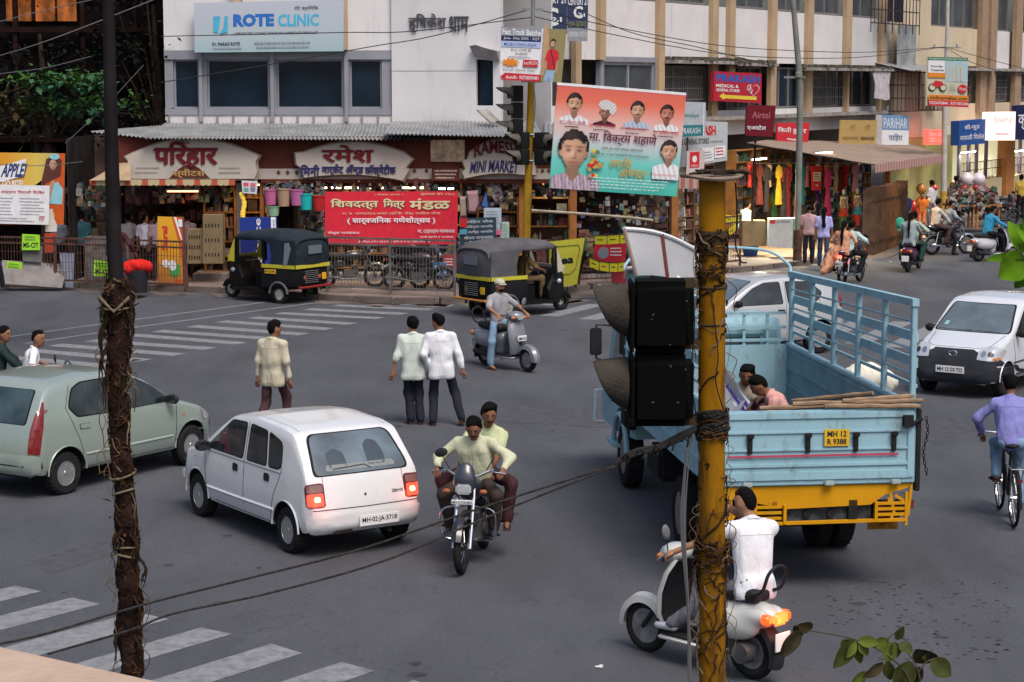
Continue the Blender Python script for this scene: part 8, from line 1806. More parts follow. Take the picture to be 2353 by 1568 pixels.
    if cap:
        hsolid([('e',ex(0,-.005,.055),(.095*k,.112*k,.085*k),HA)],[(ex(0,0,.03),tuple(-up))],'cap',cap,wr=0); m = MB(); m.loft([[ex(x*math.cos(0),.085+.0,.04) if False else ex(.08*math.sin(a),.06+.09*math.cos(a)*j,.045-.015*j) for a in [rad(-80)+rad(160)*i/8 for i in range(9)]] for j in (0,1)],cap=False,open_ring=True); m.build('cap_peak',cap,t)
    # face details
    fd = MB(); ey = MB(); mo = MB()
    for sx in (-1,1):
        wb = MB(); wb.ball(ex(sx*.031,.083,.010),(.012*k,.008*k,.006*k),8,5,HR); wb.build('eye_white',M('eye_white',(.26,.22,.20),.5),t); ey.ball(ex(sx*.030,.090,.010),(.007*k,.004*k,.007*k),7,5,HR); fd.tube([ex(sx*.014,.092,.032),ex(sx*.032,.09,.037),ex(sx*.05,.075,.030)],[.004*k,.005*k,.003*k],5)
    if must: fd.tube([ex(-.032,.082,-.047),ex(-.015,.094,-.038),ex(0,.098,-.037),ex(.015,.094,-.038),ex(.032,.082,-.047)],[.004*k,.008*k,.008*k,.008*k,.004*k],6)
    mo.tube([ex(-.022,.083,-.060),ex(0,.091,-.058),ex(.022,.083,-.060)],[.003*k,.006*k,.003*k],5)
    ey.build('eye',M('eye_dark',(.015,.01,.01),.2),t); fd.build('eyebrow',hairm,t); mo.build('mouth',M('lip',(.16,.05,.04),.5),t)
    if beard: hsolid([('e',ex(0,.035,-.065),(.06*k,.06*k,.05*k),HA)],[(ex(0,0,-.045),tuple(up)),(ex(0,.0,0),tuple(-fwd))],'beard',wr=.003)
    # shirt or dress top
    f_ = fit
    sp = [('c',tuple(U(-.04,0,.465)),tuple(U(-.170,0,.440)),.062*k,.060*k),('c',tuple(U(.04,0,.465)),tuple(U(.170,0,.440)),.062*k,.060*k),('c',tuple(U(0,-.005,.38)),tuple(U(0,0,-.02-hem*.8)),.112*k*f_,.104*k*f_),('c',tuple(U(-.085,.01,.35)),tuple(U(-.072,.005,.0-hem*.5)),.106*k*f_,.092*k*f_),('c',tuple(U(.085,.01,.35)),tuple(U(.072,.005,.0-hem*.5)),.106*k*f_,.092*k*f_),('c',tuple(nk-R @ Vector((0,0,.06))*k),tuple(nk+R @ Vector((0,-.005,.012))*k),.085*k,.06*k)]
    if hem: sp += [('c',tuple(U(-.07,0,-.02)),tuple(U(-.085,0,-hem)),.108*k*f_,.112*k*f_),('c',tuple(U(.07,0,-.02)),tuple(U(.085,0,-hem)),.108*k*f_,.112*k*f_)]
    for sh_,el_,ha_ in ((shl,ell,hl),(shr,elr,hr)):
        if sleeve == 'short': e = sh_.lerp(el_,.82); sp += [('c',tuple(sh_+R @ Vector((0,0,-.025))),tuple(e),.058*k,.060*k)]
        elif sleeve == 'rolled': e = el_.lerp(ha_,.25); sp += [('c',tuple(sh_+R @ Vector((0,0,-.025))),tuple(el_),.058*k,.053*k),('c',tuple(el_),tuple(e),.056*k*f_,.056*k)]
        else: e = el_.lerp(ha_,.9); sp += [('c',tuple(sh_+R @ Vector((0,0,-.025))),tuple(el_),.058*k,.051*k),('c',tuple(el_),tuple(e),.055*k*f_,.042*k)]
    cuts = [(tuple(nk+R @ Vector((0,.01,.035))*k),tuple(R @ Vector((0,.3,1)).normalized()))]
    if hem: cuts.append((tuple(U(0,0,-hem-.06)),tuple(R @ Vector((0,0,-1)))))
    m = MB(); cc_ = nk+R @ Vector((0,.002,-.005))*k; m.tube([cc_+R @ Vector((.066*math.cos(a),.062*math.sin(a)-.004,.012-.014*math.sin(a)))*k for a in [rad(115)+rad(310)*j/12 for j in range(13)]],[.006*k]+[.013*k]*11+[.006*k],6); m.build('collar',shirt,t)
    so = solid('shirt',sp,shirt,t,h=res,k=.04,wrinkle=.0055,seed=_pc[0]*3+1,cut=cuts)
    if res < .023:      # placket, pocket, yoke seam and cuffs lie on the cloth
        bv = BVHTree.FromPolygons([v.co for v in so.data.vertices],[tuple(p.vertices) for p in so.data.polygons]); c_ = shirt.node_tree.nodes['Principled BSDF'].inputs['Base Color'].default_value
        sm_ = M('seam_'+shirt.name,tuple(q*.5 for q in c_[:3]),.9)
        def seam(nm,pts,s_,r_=.0032):
            w = [bv.ray_cast(U(x,0,z)+R @ Vector((0,s_*.6,0)),R @ Vector((0,-s_,0)))[0] for x,z in pts]; w = [q for q in w if q is not None]
            if len(w) > 2: m = MB(); m.tube(w,r_*k,4); m.build(nm,sm_,t)
        seam('placket',[(.012,.44-.05*i) for i in range(int((.44+hem)/.05))],1); seam('pocket',[(.05,.33),(.05,.23),(.09,.22),(.13,.23),(.13,.33),(.09,.33),(.05,.33)],1,.0025); seam('yoke_seam',[(-.16+.032*i,.375) for i in range(11)],-1,.0028)
        if hem: seam('hem_seam',[(-.15+.03*i,-hem+.0) for i in range(11)],-1,.003)
    # trousers
    if dress is None:
        tp = [('c',tuple(U(-.06,0,.0)),tuple(U(.06,0,.0)),.070*k,.070*k),('c',tuple(hpl),tuple(hpr),.070*k,.070*k)]
        for hp_,kn_,fo_ in ((hpl,knl,fl),(hpr,knr,fr)): tp += [('c',tuple(hp_),tuple(kn_),.076*k,.072*k),('c',tuple(kn_),tuple(kn_.lerp(fo_,.97)),.072*k,.062*k)]
        solid('trousers',tp,trous,t,h=res,k=.035,wrinkle=.004,seed=_pc[0]*3+2)
    else:
        solid('dress',dress(U,k),trous,t,h=res*1.2,k=.08,wrinkle=.012,seed=_pc[0])
    # shoes
    for fo_,kn_,sx in ((fl,knl,-1),(fr,knr,1)):
        fo_ = Vector(fo_); tow = Vector((fo_.x-kn_.x,max(.02,1),0)).normalized() if False else Vector((sx*.15,1,0)).normalized()
        if sandal:
            m = MB(); m.add([],[]); q = Vector((-tow.y,tow.x,0)); 
            solid('foot',[('c',tuple(fo_+Vector((0,0,-.03))),tuple(fo_+tow*.13*k+Vector((0,0,-.055))),.036*k,.024*k)],sk,t,h=.014,k=.02); m = MB(); m.bar(fo_-tow*.06+Vector((0,0,-.075)),fo_+tow*.18+Vector((0,0,-.075)),.085,.018); m.bar(fo_+tow*.08-q*.045+Vector((0,0,-.05)),fo_+tow*.08+q*.045+Vector((0,0,-.05)),.03,.03,up=(0,1,0)); m.build('sandal',M('sandal_brown',(.06,.03,.025),.7),t)
        else: solid('shoe',[('c',tuple(fo_+Vector((0,-.02,-.035))),tuple(fo_+tow*.15*k+Vector((0,0,-.045))),.043*k,.034*k)],M('shoe%d' % int(sum(shoe)*1000),shoe,.5),t,h=.016,k=.02)
    return t
W_ = cloth; jeans = cloth('jeans',(.17,.27,.38),.2); navyt = cloth('navy_trousers',(.020,.021,.032)); browt = cloth('brown_trousers',(.075,.045,.045)); blackt = cloth('black_trousers',(.014,.014,.017)); greyt = cloth('grey_trousers',(.14,.14,.17)); maroont = cloth('maroon_trousers',(.060,.030,.034))
wk = lambda a: ((-.10,a,.09),(.10,-a,.09))
# walkers crossing
p = Vector(P(625,738,30.2)); person('man in a cream shirt and dark trousers walking away behind the white hatchback',(p.x,30.2,0),rad(-22),cloth('cream_shirt',(.48,.44,.33),.06,((.43,.39,.29),26,'X')),maroont,pelvis=(0,0,.90),feet=((-.16,-.22,.10),(.12,.20,.09)),sleeve='long',hem=.14,head=(-.5,.1),fit=0.96,h=1.70,hands=((-.26,.0,.82),(.27,.02,.80)),kneep=(0,1,.1))
p = G(950,976); person('man in a pale green shirt walking away, left of the pair',(p.x,p.y,0),rad(10),cloth('pale_green_shirt',(.50,.55,.50),.05),navyt,pelvis=(0,0,.90),feet=((-.03,.05,.08),(.11,.0,.08)),sleeve='rolled',hem=.15,h=1.66,hands=((-.32,-.02,.80),(.24,-.05,.84)),fit=1.02,sandal=True,shoe=(.1,.06,.05),head=(-.2,.1))
p = G(1015,978); person('man in a white shirt walking away, right of the pair',(p.x,p.y,0),rad(4),cloth('white_shirt',(.66,.67,.70),.04),navyt,pelvis=(0,.02,.92),feet=((-.13,.0,.08),(.30,-.06,.12)),sleeve='long',hem=.14,h=1.72,side=-.03,hands=((-.18,.05,.90),(.33,-.02,.84)),fit=0.98,sandal=True,head=(.7,.1))
# riders: local frames follow their machines
def rider(lab,base,hd,y,lean=.15,**k):
    t_ = dict(pelvis=(0,y,.87),lean=lean,feet=((-.20,y+.33,.36),(.20,y+.33,.36)),kneep=((-.5,1,.6),(.5,1,.6)),elbp=((-1,-.5,-.5),(1,-.5,-.5)),grip=(1,1)); t_.update(k); shirt = t_.pop('shirt'); tr = t_.pop('trous'); return person(lab,base,hd,shirt,tr,**t_)
ystr = cloth('striped_cream_shirt',(.50,.52,.37),.05,((.44,.45,.30),30,'X')); 
rider('man with moustache in a striped cream shirt steering the black motorcycle',(c1.x,c1.y,0),h1,-.18,lean=.22,shirt=ystr,trous=cloth('dark_brown_trousers',(.045,.032,.030)),hands=((-.36,.17,1.05),(.36,.17,1.05)),sleeve='long',must=True,head=(.12,.45),fit=1.02,skin='dark',feet=((-.24,.05,.38),(.24,.05,.38)),res=.016,shoe=(.03,.04,.07))
rider('man with moustache in a pale yellow shirt riding pillion on the black motorcycle',(c1.x,c1.y,0),h1,-.56,lean=.12,pelvis=(.02,-.56,.93),side=-.18,shirt=cloth('pale_yellow_shirt',(.46,.50,.30)),trous=cloth('wine_trousers',(.06,.025,.028)),hands=((-.16,-.15,.92),(.2,-.15,.95)),sleeve='short',must=True,head=(.35,.30),fit=0.95,skin='dark',feet=((-.32,-.30,.40),(.32,-.30,.42)),kneep=((-.9,.8,.4),(.9,.8,.4)),res=.016,sandal=True,hair='short')
rider('man in a pale cap and grey polo shirt riding the grey scooter',(c2.x,c2.y,0),h2,-.22,lean=.02,shirt=cloth('grey_polo',(.27,.26,.28)),trous=jeans,pelvis=(0,-.24,.85),hands=((-.33,.15,1.02),(.33,.15,1.02)),cap=cloth('cap_cream',(.42,.41,.33)),head=(.1,.0),feet=((-.16,.22,.33),(.30,-.08,.09)),kneep=((-.2,1,.6),(.9,.9,.2)),skin='tan',sandal=True,beard=True,fit=0.95)
rider('young man in a white t-shirt on the near scooter, hand raised to his face',(c3.x,c3.y,0),h3,-.30,lean=.20,side=.13,twist=-.4,shirt=cloth('white_tshirt',(.64,.65,.69),.03),trous=greyt,pelvis=(.06,-.57,.87),hands=((-.34,.12,1.04),(.10,-.10,1.50)),head=(-.15,.25),feet=((-.14,.24,.36),(.14,.24,.36)),kneep=(0,1,.6),elbp=((-.6,-.5,-1),(1.2,.4,-1)),skin='light',shoe=(.42,.42,.45),hem=.10,res=.016,h=1.76)
rider('man in a white shirt steering behind the silver green car',c4,h4,-.15,shirt=cloth('white_shirt'),trous=blackt,hands=((-.36,.17,1.05),(.36,.17,1.05)),lean=.28,head=(-.6,.1),feet=((-.2,.05,.38),(.2,.05,.38)))
rider('man with long hair in a dark shirt riding pillion behind the silver green car',c4,h4,-.55,shirt=cloth('dark_green_shirt',(.02,.035,.035)),trous=blackt,pelvis=(0,-.56,.93),hands=((-.2,-.1,.95),(.2,-.1,.95)),sleeve='long',head=(-.6,.1),hair='long',feet=((-.25,-.3,.42),(.25,-.3,.42)))
orange_d = cloth('orange_dress',(.50,.26,.16),.15)
rider('man in a pale blue shirt steering the motorcycle with the woman in orange',(c5.x,c5.y,0),h5,-.15,shirt=cloth('pale_blue_shirt',(.42,.52,.52)),trous=blackt,hands=((-.36,.17,1.05),(.36,.17,1.05)),lean=.25,feet=((-.22,.02,.38),(.22,.02,.38)),sleeve='long')
rider('woman in an orange dress with a long plait riding side saddle',(c5.x,c5.y,0),h5,-.58,shirt=orange_d,trous=orange_d,pelvis=(-.02,-.58,.93),hands=((-.25,-.35,1.0),(.2,-.25,1.0)),sleeve='long',hair='tail',feet=((-.38,-.55,.38),(-.34,-.35,.40)),kneep=((-1,0,.4),(-1,.2,.4)),fit=1.05,hem=.1,dress=lambda U,k: [('c',tuple(U(0,0,.02)),tuple(U(-.20,.02,-.05)),.16*k,.15*k),('c',tuple(U(-.20,.02,-.05)),tuple(U(-.40,-.05,-.48)),.15*k,.17*k),('c',tuple(U(-.2,-.05,-.1)),tuple(U(-.42,-.2,-.62)),.1*k,.10*k)],h=1.6)
rider('person in a pale green shirt steering the purple scooter',(c6.x,c6.y,0),h6,-.15,shirt=cloth('sage_shirt',(.33,.42,.34)),trous=cloth('dark_green_trousers',(.02,.05,.045)),hands=((-.33,.15,1.02),(.33,.15,1.02)),sleeve='long',feet=((-.14,.2,.33),(.2,.1,.33)))
rider('person in a grey top with a green bag riding pillion on the purple scooter',(c6.x,c6.y,0),h6,-.52,shirt=cloth('grey_kurta',(.24,.29,.31)),trous=cloth('dark_green_trousers'),hands=((-.2,-.1,.95),(.2,-.1,.95)),hem=.1,hair='tail',feet=((-.28,-.3,.36),(.28,-.3,.36)))
m = MB(); o_ = solid('shoulder_bag',[('e',(0,0,0),(.13,.08,.16)),('e',(.04,0,-.1),(.11,.08,.10))],cloth('green_bag',(.05,.32,.20)),None,h=.03,k=.08); bpx = P(2068,512,c6.y+.1); o_.location = bpx; tag(o_,'green shoulder bag worn by the pillion rider of the purple scooter','bag')
rider('man in a grey shirt steering the motorcycle with chrome exhaust',(c7.x,c7.y,0),h7,-.1,shirt=cloth('grey_shirt2',(.24,.27,.29)),trous=blackt,hands=((-.36,.17,1.05),(.36,.17,1.05)),feet=((-.22,.02,.38),(.3,-.05,.08)),sleeve='long',lean=.25)
rider('man in a cream shirt riding pillion on the motorcycle with chrome exhaust',(c7.x,c7.y,0),h7,-.52,shirt=cloth('cream_kurta',(.50,.46,.42)),trous=browt,pelvis=(0,-.54,.93),hands=((-.2,-.1,.95),(.2,-.1,.95)),feet=((-.25,-.3,.42),(.25,-.3,.42)),sleeve='long')
rider('person in a bright blue shirt riding the silver scooter',(c8.x,c8.y,0),h8,-.3,shirt=cloth('bright_blue_shirt',(.03,.22,.40)),trous=blackt,hands=((-.33,.15,1.02),(.33,.15,1.02)),sleeve='long',lean=.3,feet=((-.14,.2,.33),(.14,.2,.33)),fit=1.05)
rider('man in a lavender shirt and jeans riding the bicycle',(cb0.x,cb0.y,0),hb0,-.24,pelvis=(0,-.22,.98),lean=.35,shirt=cloth('lavender_shirt',(.20,.20,.46),.06),trous=jeans,hands=((-.30,.14,1.02),(.30,.14,1.02)),sleeve='long',feet=((-.14,-.05,.54),(.14,-.05,.22)),kneep=(0,1,.3),fit=1.02,elbp=((-1,-.2,-.3),(1,-.2,-.3)),h=1.72,sandal=True)
# rickshaw driver
ax2_,hk = RK2; rider('driver in a khaki shirt at the handlebar of the moving autorickshaw',(ax2_.x,ax2_.y,0),hk,.86,pelvis=(0,.84,.80),shirt=cloth('khaki_shirt',(.26,.17,.06)),trous=cloth('khaki_trousers',(.14,.10,.05)),hands=((-.26,1.24,.98),(.26,1.24,.98)),feet=((-.2,1.25,.40),(.2,1.25,.40)),lean=.12,sleeve='short',h=1.62)
# men sitting in the lorry
def in_lorry(x,y,z=0): v = Vector(T.location)+Matrix.Rotation(T.rotation_euler.z,3,'Z') @ Vector((x,y,0)); return (v.x,v.y,ZF+z)
person('man in a beige shirt sitting in the lorry bed beside the striped board',in_lorry(-.16,2.7),T.rotation_euler.z+rad(195),cloth('beige_shirt',(.33,.28,.23)),browt,pelvis=(0,0,.15),lean=.35,feet=((-.18,.55,.08),(.18,.5,.08)),kneep=(0,.3,1),hands=((-.12,.45,.38),(.15,.42,.36)),sleeve='long',head=(-.5,.3),skin='dark',fit=0.95)
person('man in a pink shirt sitting bent forward in the lorry bed',in_lorry(.30,2.0),T.rotation_euler.z+rad(80),cloth('pink_shirt',(.56,.29,.27),.08),maroont,pelvis=(0,0,.16),lean=.55,feet=((-.15,.58,.08),(.16,.5,.08)),kneep=(0,.3,1),hands=((-.12,.52,.30),(.12,.5,.32)),sleeve='long',head=(.2,.5),skin='dark',fit=1.02)
# people on the right footpath
def stand(lab,x,y,hd,shirt,tr,**k): p = G(x,y,.12); return person(lab,(p.x,p.y,.12),hd,shirt,tr,res=.024,**k)
stand('woman in a lavender top and jeans with long dark hair walking by the stalls',1891,614,rad(-8),cloth('lavender_top',(.34,.34,.60)),cloth('dark_jeans',(.045,.06,.10)),hair='long',h=1.62,feet=((-.1,.12,.08),(.1,-.12,.08)),hem=.06)
stand('person in a red and white striped shirt beside the grey lamp pole',1857,608,rad(-5),cloth('red_stripe_shirt',(.45,.36,.36),.05,((.30,.06,.08),22,'Z')),navyt,h=1.6,hair='short',hem=.05)
stand('person in dark clothes standing behind the striped shirt',1875,596,rad(10),cloth('black_shirt',(.02,.02,.03)),blackt,h=1.6,hair='long')
b = pxboard('white_strip',[(1878,580),(1886,580),(1888,497),(1879,497)],58.2,wht,thick=.02,label='tall narrow white post board between the two women',cat='sign')
m = MB(); m.ball(P(1884,598-8,58.3),(.10,.06,.22),9,7); tag(m.build('carrier_bag',M('bag_white',(.55,.58,.6),.5)),'white carrier bag beside the woman in lavender','bag')
stand('man in a pale blue shirt sitting at the wooden stall counter',1708,580,rad(-60),cloth('aqua_shirt',(.40,.52,.50)),blackt,pelvis=(0,0,.78),feet=((-.12,.4,.12),(.12,.4,.12)),lean=.2,sleeve='long')
stand('balloon seller in a dark green shirt beside the white pole',2194,512,rad(-40),cloth('dark_olive',(.045,.05,.04)),blackt,h=1.7)
stand('child in an orange dress at the toy stall',2118,536,rad(160),cloth('orange_top',(.58,.16,.03)),cloth('orange_skirt',(.48,.14,.05)),h=1.35,pelvis=(0,0,.74),feet=((-.08,0,.08),(.08,0,.08)))
stand('person in dark blue standing at the end of the plank fence',2078,556,rad(20),cloth('dark_blue_shirt',(.02,.03,.07)),blackt,h=1.6)
stand('person in white beside the pale pole',2140,524,rad(30),cloth('white_shirt2',(.5,.48,.5)),greyt,h=1.6)
stand('person in yellow at the terracotta pillar',2345,505,rad(10),cloth('mustard_shirt',(.40,.28,.05)),blackt,h=1.65)
# crowd at the sweet shop
def shopper(lab,x,Y,hd,c,**k): p = P(x,560,Y); return person(lab,(p.x,Y,.15),hd,cloth('sh%d' % int(c[0]*1000+c[1]*77+c[2]*9),c),k.pop('tr',blackt),res=.026,**k)
shopper('man in a pale blue shirt, leftmost at the sweet shop',138,53.0,rad(-20),(.30,.34,.42),h=1.62)
shopper('man in a dark teal shirt at the sweet shop counter',188,53.3,rad(10),(.025,.075,.10),h=1.70,fit=1.00)
shopper('man in a white shirt behind the bare pole',296,53.5,rad(30),(.45,.46,.5),h=1.55)
shopper('man in a grey shirt leaning over the sweet shop counter',312+28,53.2,rad(-30),(.17,.15,.17),h=1.66,lean=.3)
shopper('man in a pale pink shirt at the sweet shop',348+16,52.6,rad(10),(.33,.24,.26),h=1.68,tr=navyt)
shopper('man in a white shirt with his back to the street at the sweet shop',388,53.1,rad(-8),(.52,.5,.54),h=1.72)
shopper('man in a grey blue shirt at the right end of the sweet shop counter',432,53.2,rad(25),(.20,.24,.30),h=1.64)
shopper('man in a white shirt next to the drink banner',334,52.7,rad(-15),(.55,.5,.58),h=1.64)
shopper('person browsing in the mini market behind the slate board',1120,52.8,rad(10),(.25,.12,.14),h=1.6)
p = GP(272,668); person('man in a dark maroon shirt and jeans standing at the kerb by the bare pole',(p.x,p.y,.12),rad(-15),cloth('maroon_shirt',(.06,.02,.025)),cloth('dark_jeans'),h=1.72,sleeve='long',hands=((-.26,.0,.84),(.38,.12,.95)),res=.022)
t = thing('bundle','bright red cloth bundle on a black drum at the kerb','bundle',GP(318,672)); 
o = solid('red_cloth',[('c',(-.22,0,.62),(.22,0,.62),.15,.15),('e',(0,0,.68),(.28,.18,.12)),('e',(-.2,-.03,.55),(.14,.14,.12))],cloth('bundle_red',(.52,.02,.015),.2),t,h=.03,k=.08,wrinkle=.007); m = MB(); m.lathe([(0,0),(.22,0),(.24,.3),(.23,.55),(0,.55)],n=18); m.build('drum',blk,t)
p = G(4,664,.12); person('person in dark clothes at the left edge of the view',(p.x-.25,p.y,.12),rad(-90),cloth('black_shirt'),blackt,feet=((-.1,.25,.1),(.1,-.2,.08)),res=.024)
# ================================================================ FOREGROUND
# thick yellow signal pole
YP = 11.0
yp = thing('signal_pole','thick yellow signal pole wrapped in dry creeper in the foreground','pole')
xs = [(1636,412),(1636,700),(1635,1000),(1636,1300),(1637,1568),(1637,1800)]
pts = [P(x,y,YP) for x,y in xs]; pts.append(Vector((pts[-1].x,YP,0)))
yfr = M('pole_paint',(.225,.100,.003),.6,var=.25,scale=3.5,bump=.15,bscale=14,dirt=(.045,.022,.008),dscale=3.6,dstretch=(2.6,2.6,.45),dthr=.50)
m = MB(); m.tube(pts,[.070]+[.073]*6,28); m.build('shaft',yfr,yp)
top = P(1636,408,YP)
m = MB(); rnd = random.Random(8); n = 40
ring = lambda z,s_: [(top.x+s_*.172*math.cos(a)*(1+.05*math.sin(3*a)),YP+s_*.172*math.sin(a),top.z+z+.008*math.sin(2*a+1)) for a in [2*math.pi*j/n for j in range(n)]]
m.loft([ring(-.006,.96),ring(.006,1.0),ring(.012,.98)]); m.build('cap_plate',M('cap_rusty',(.22,.17,.13),.9,var=.4,scale=10,bump=.4),yp)
m = MB()
for k in range(9): m.tube([(top.x+rnd.uniform(-.15,.05)+d_*.04*i,YP-.05+rnd.uniform(-.05,.05),top.z+.02+rnd.uniform(0,.025)) for i,d_ in enumerate([1]*5)],.006,5)
m.build('twig',M('twig_dark',(.04,.03,.025),.9),yp)
clm = M('clamp_dark',(.05,.035,.02),.8)
for z0_,hh in ((545,30),(660,6),(745,5)): m = MB(); c = P(1636,z0_,YP); m.lathe([(.076,-hh/430/2),(.080,0),(.076,hh/430/2)],c,'Z',24); m.build('band',clm,yp)
# signal heads seen from behind, hoods pointing left
for x,y,lab in ((1516,640,'upper black signal head on the thick yellow pole, hood pointing left'),(1516,808,'lower black signal head on the thick yellow pole, hood pointing left')):
    t = thing('traffic_signal',lab,'traffic light',P(x,y+84,YP-.02),0,'large signal heads on the thick yellow pole'); w,h_,d_ = .35,.385,.30
    m = MB(); m.box((0,0,0),(w,d_,h_)); o = m.build('housing',M('head_black',(.0012,.0012,.0012),.9),t,0)
    bm = bmesh.new(); bm.from_mesh(o.data); bmesh.ops.bevel(bm,geom=bm.edges,offset=.045,segments=5,affect='EDGES'); bm.to_mesh(o.data); bm.free(); o.data.shade_smooth(); o.data.set_sharp_from_angle(angle=rad(60))
    m = MB(); m.box((-w/2+.02,0,0),(.02,d_*1.02,h_*.99)); o = m.build('gasket',M('gasket',(.003,.003,.003),.8),t,0)
    bm = bmesh.new(); bm.from_mesh(o.data); bmesh.ops.bevel(bm,geom=bm.edges,offset=.008,segments=2,affect='EDGES'); bm.to_mesh(o.data); bm.free()
    N = 22; r0 = .145; rg = []; hc = .025
    for i in range(11):
        f = i/10; rr_ = r0*(1-.10*f)
        ring = []
        for j in range(N+1):
            a = rad(-75)+rad(330)*j/N; ln = .19*max(.02,(1+math.sin(a))/2)**.42
            ring.append((-w/2-ln*math.sin(f*math.pi/2)*1.0,rr_*math.cos(a)*(1-.12*f*f),hc+rr_*math.sin(a)*(1-.10*f*f)))
        rg.append(ring)
    hm = M('hood_weathered',(.048,.041,.034),.85,var=.3,scale=6,bump=.35,bscale=60)
    m = MB(); m.loft(rg,cap=False,open_ring=True); m.loft([[(q[0]+.003,q[1]*.96,hc+(q[2]-hc)*.96) for q in r_] for r_ in rg],cap=False,open_ring=True); m.build('hood',hm,t,60)
    m = MB(); m.lathe([(0,-.02),(.12,0),(.12,.01)],(-w/2-.005,0,hc),'X',24); m.build('lens',M('lens_dull',(.03,.01,.01),.2),t)
    m = MB()
    for k in range(4): m.box((rnd.uniform(-.1,.14),-d_/2-.001,rnd.uniform(-.15,.17)),(rnd.uniform(.004,.015),.002,rnd.uniform(.003,.006)),Matrix.Rotation(rnd.uniform(-1,1),3,'Y'))
    m.build('fleck',M('fleck',(.10,.09,.07),.8),t,0)
for y in (650,790,965): m = MB(); m.box(P(1592,y,YP),(.10,.08,.05)); m.build('bracket',clm,yp,0)
# the bent white board back behind the pole
def bent(lab,cs,Y,mat,th=.02):
    c = [P(x,y,Y+dy) for x,y,dy in cs]; t = thing('bent_signboard',lab,'sign',c[0]); o = Vector(t.location); rg = []
    for i in range(9):
        f = i/8; a = c[0].lerp(c[1],f)+Vector((0,0,.035*math.sin(f*math.pi))); b = c[3].lerp(c[2],f)+Vector((0,0,.01*math.sin(f*5))); rg.append([a.lerp(b,j/4)-o for j in range(5)])
    m = MB(); m.loft(rg,cap=False,open_ring=True); m.loft([[p+Vector((.003,.02,.0)) for p in r_] for r_ in rg],cap=False,open_ring=True); m.build('board',mat,t)
    m = MB(); m.tube([p[0]+Vector((0,-.004,0)) for p in rg],.012,7); m.build('top_edge',M('edge_bright',(.68,.70,.74),.5),t)
    m = MB(); a,b = rg[4][0],rg[4][4]; m.bar(a+Vector((0,-.012,0)),b+Vector((0,-.012,0)),.02,.008); m.build('batten',M('batten_red',(.18,.05,.05),.8),t,0)
    m = MB(); m.tube([p+Vector((0,-.006,0)) for p in rg[0]],.012,6); m.build('side_edge',M('edge_brown',(.30,.22,.20),.8),t); return t
bent('back of a bent white signboard fixed behind the signal head',[(1434,526,0),(1604,577,.5),(1602,645,.5),(1462,634,0)],11.35,M('board_back',(.44,.45,.47),.7,var=.12,scale=3,dirt=(.30,.25,.24),dscale=3))
bent('pale turquoise board edge low behind the signal head',[(1440,618,0),(1560,640,.1),(1560,652,.1),(1436,640,0)],11.6,M('board_turq',(.22,.40,.42),.6))
# creeper on the pole
vm = [M('creeper_dark',(.022,.013,.008),.9,var=.4,scale=20),M('creeper_brown',(.060,.030,.015),.9,var=.4,scale=20),M('creeper_pale',(.15,.11,.07),.9,var=.3,scale=20)]
def creeper(lab,axis,Rp,spec,seed,loose=0,par=None):
    """axis(y_px) gives the pole centre; spec: list of (y0, y1, amount, puff)"""
    r = random.Random(seed); mbs = [MB(),MB(),MB()]
    for y0,y1,n,puff in spec:
        for k in range(n):
            y = r.uniform(y0,y1); a = r.uniform(0,6.28); pts = []; rr = Rp+r.uniform(.003,puff); dz = r.uniform(-.35,.35); da = r.uniform(-2.2,2.2); st = r.randint(5,9)
            for i in range(st):
                f = i/(st-1); c = axis(y); rad_ = rr+puff*.6*r.uniform(0,1)*math.sin(f*math.pi); b = a+da*f+r.uniform(-.2,.2)
                z = c.z+dz*(f-.5)*(y1-y0)/300+r.uniform(-.015,.015); pts.append((c.x+rad_*math.cos(b),c.y+rad_*math.sin(b),z))
            mbs[0 if r.random() < .45 else (1 if r.random() < .75 else 2)].tube(curve_pts(pts,3),r.uniform(.0015,.006),4)
    for k in range(loose):
        y = r.uniform(spec[0][0],spec[-1][1]); c = axis(y); sx = r.choice((-1,1)); x0 = c.x+sx*Rp; L = r.uniform(.06,.28); w = r.uniform(.01,.07)
        mbs[r.choice((1,2,2))].tube(curve_pts([(x0,c.y-.03,c.z),(x0+sx*w,c.y-.04,c.z-L*.3),(x0+sx*w*r.uniform(.2,1.1),c.y-.04,c.z-L*.7),(x0+sx*w*r.uniform(-.3,.9),c.y-.04,c.z-L)],5),r.uniform(.0012,.003),4)
    t = thing('dry_creeper',lab,'creeper')
    for mb,mt in zip(mbs,vm):
        if mb.v: o = mb.build('stems',mt,t,60); o['kind'] = 'stuff'
    return t
ax_ = lambda y: P(1636+(.5 if y > 1000 else 0),y,YP)
creeper('dry creeper wound round the thick yellow pole',ax_,.072,[(535,640,100,.014),(640,760,12,.008),(760,930,5,.004),(955,1005,70,.016),(1010,1200,16,.008),(1180,1330,36,.012),(1245,1300,90,.026),(1300,1568,50,.014)],3,loose=45)
m = MB(); c0 = P(1636,975,YP)    # thick tangle of tied cable at the pole
for k in range(26):
    a = rnd.uniform(0,6.28); z = c0.z+rnd.uniform(-.07,.07); m.tube([(c0.x+(.082+.012*math.sin(i+k))*math.cos(a+i*.5),YP+(.082+.012*math.sin(i+k))*math.sin(a+i*.5),z+.02*math.sin(i*.8+k)) for i in range(10)],rnd.uniform(.005,.011),6)
tag(m.build('cable_tangle',M('cable_black',(.02,.018,.018),.6)),'tangle of black cable tied round the thick yellow pole','cable')
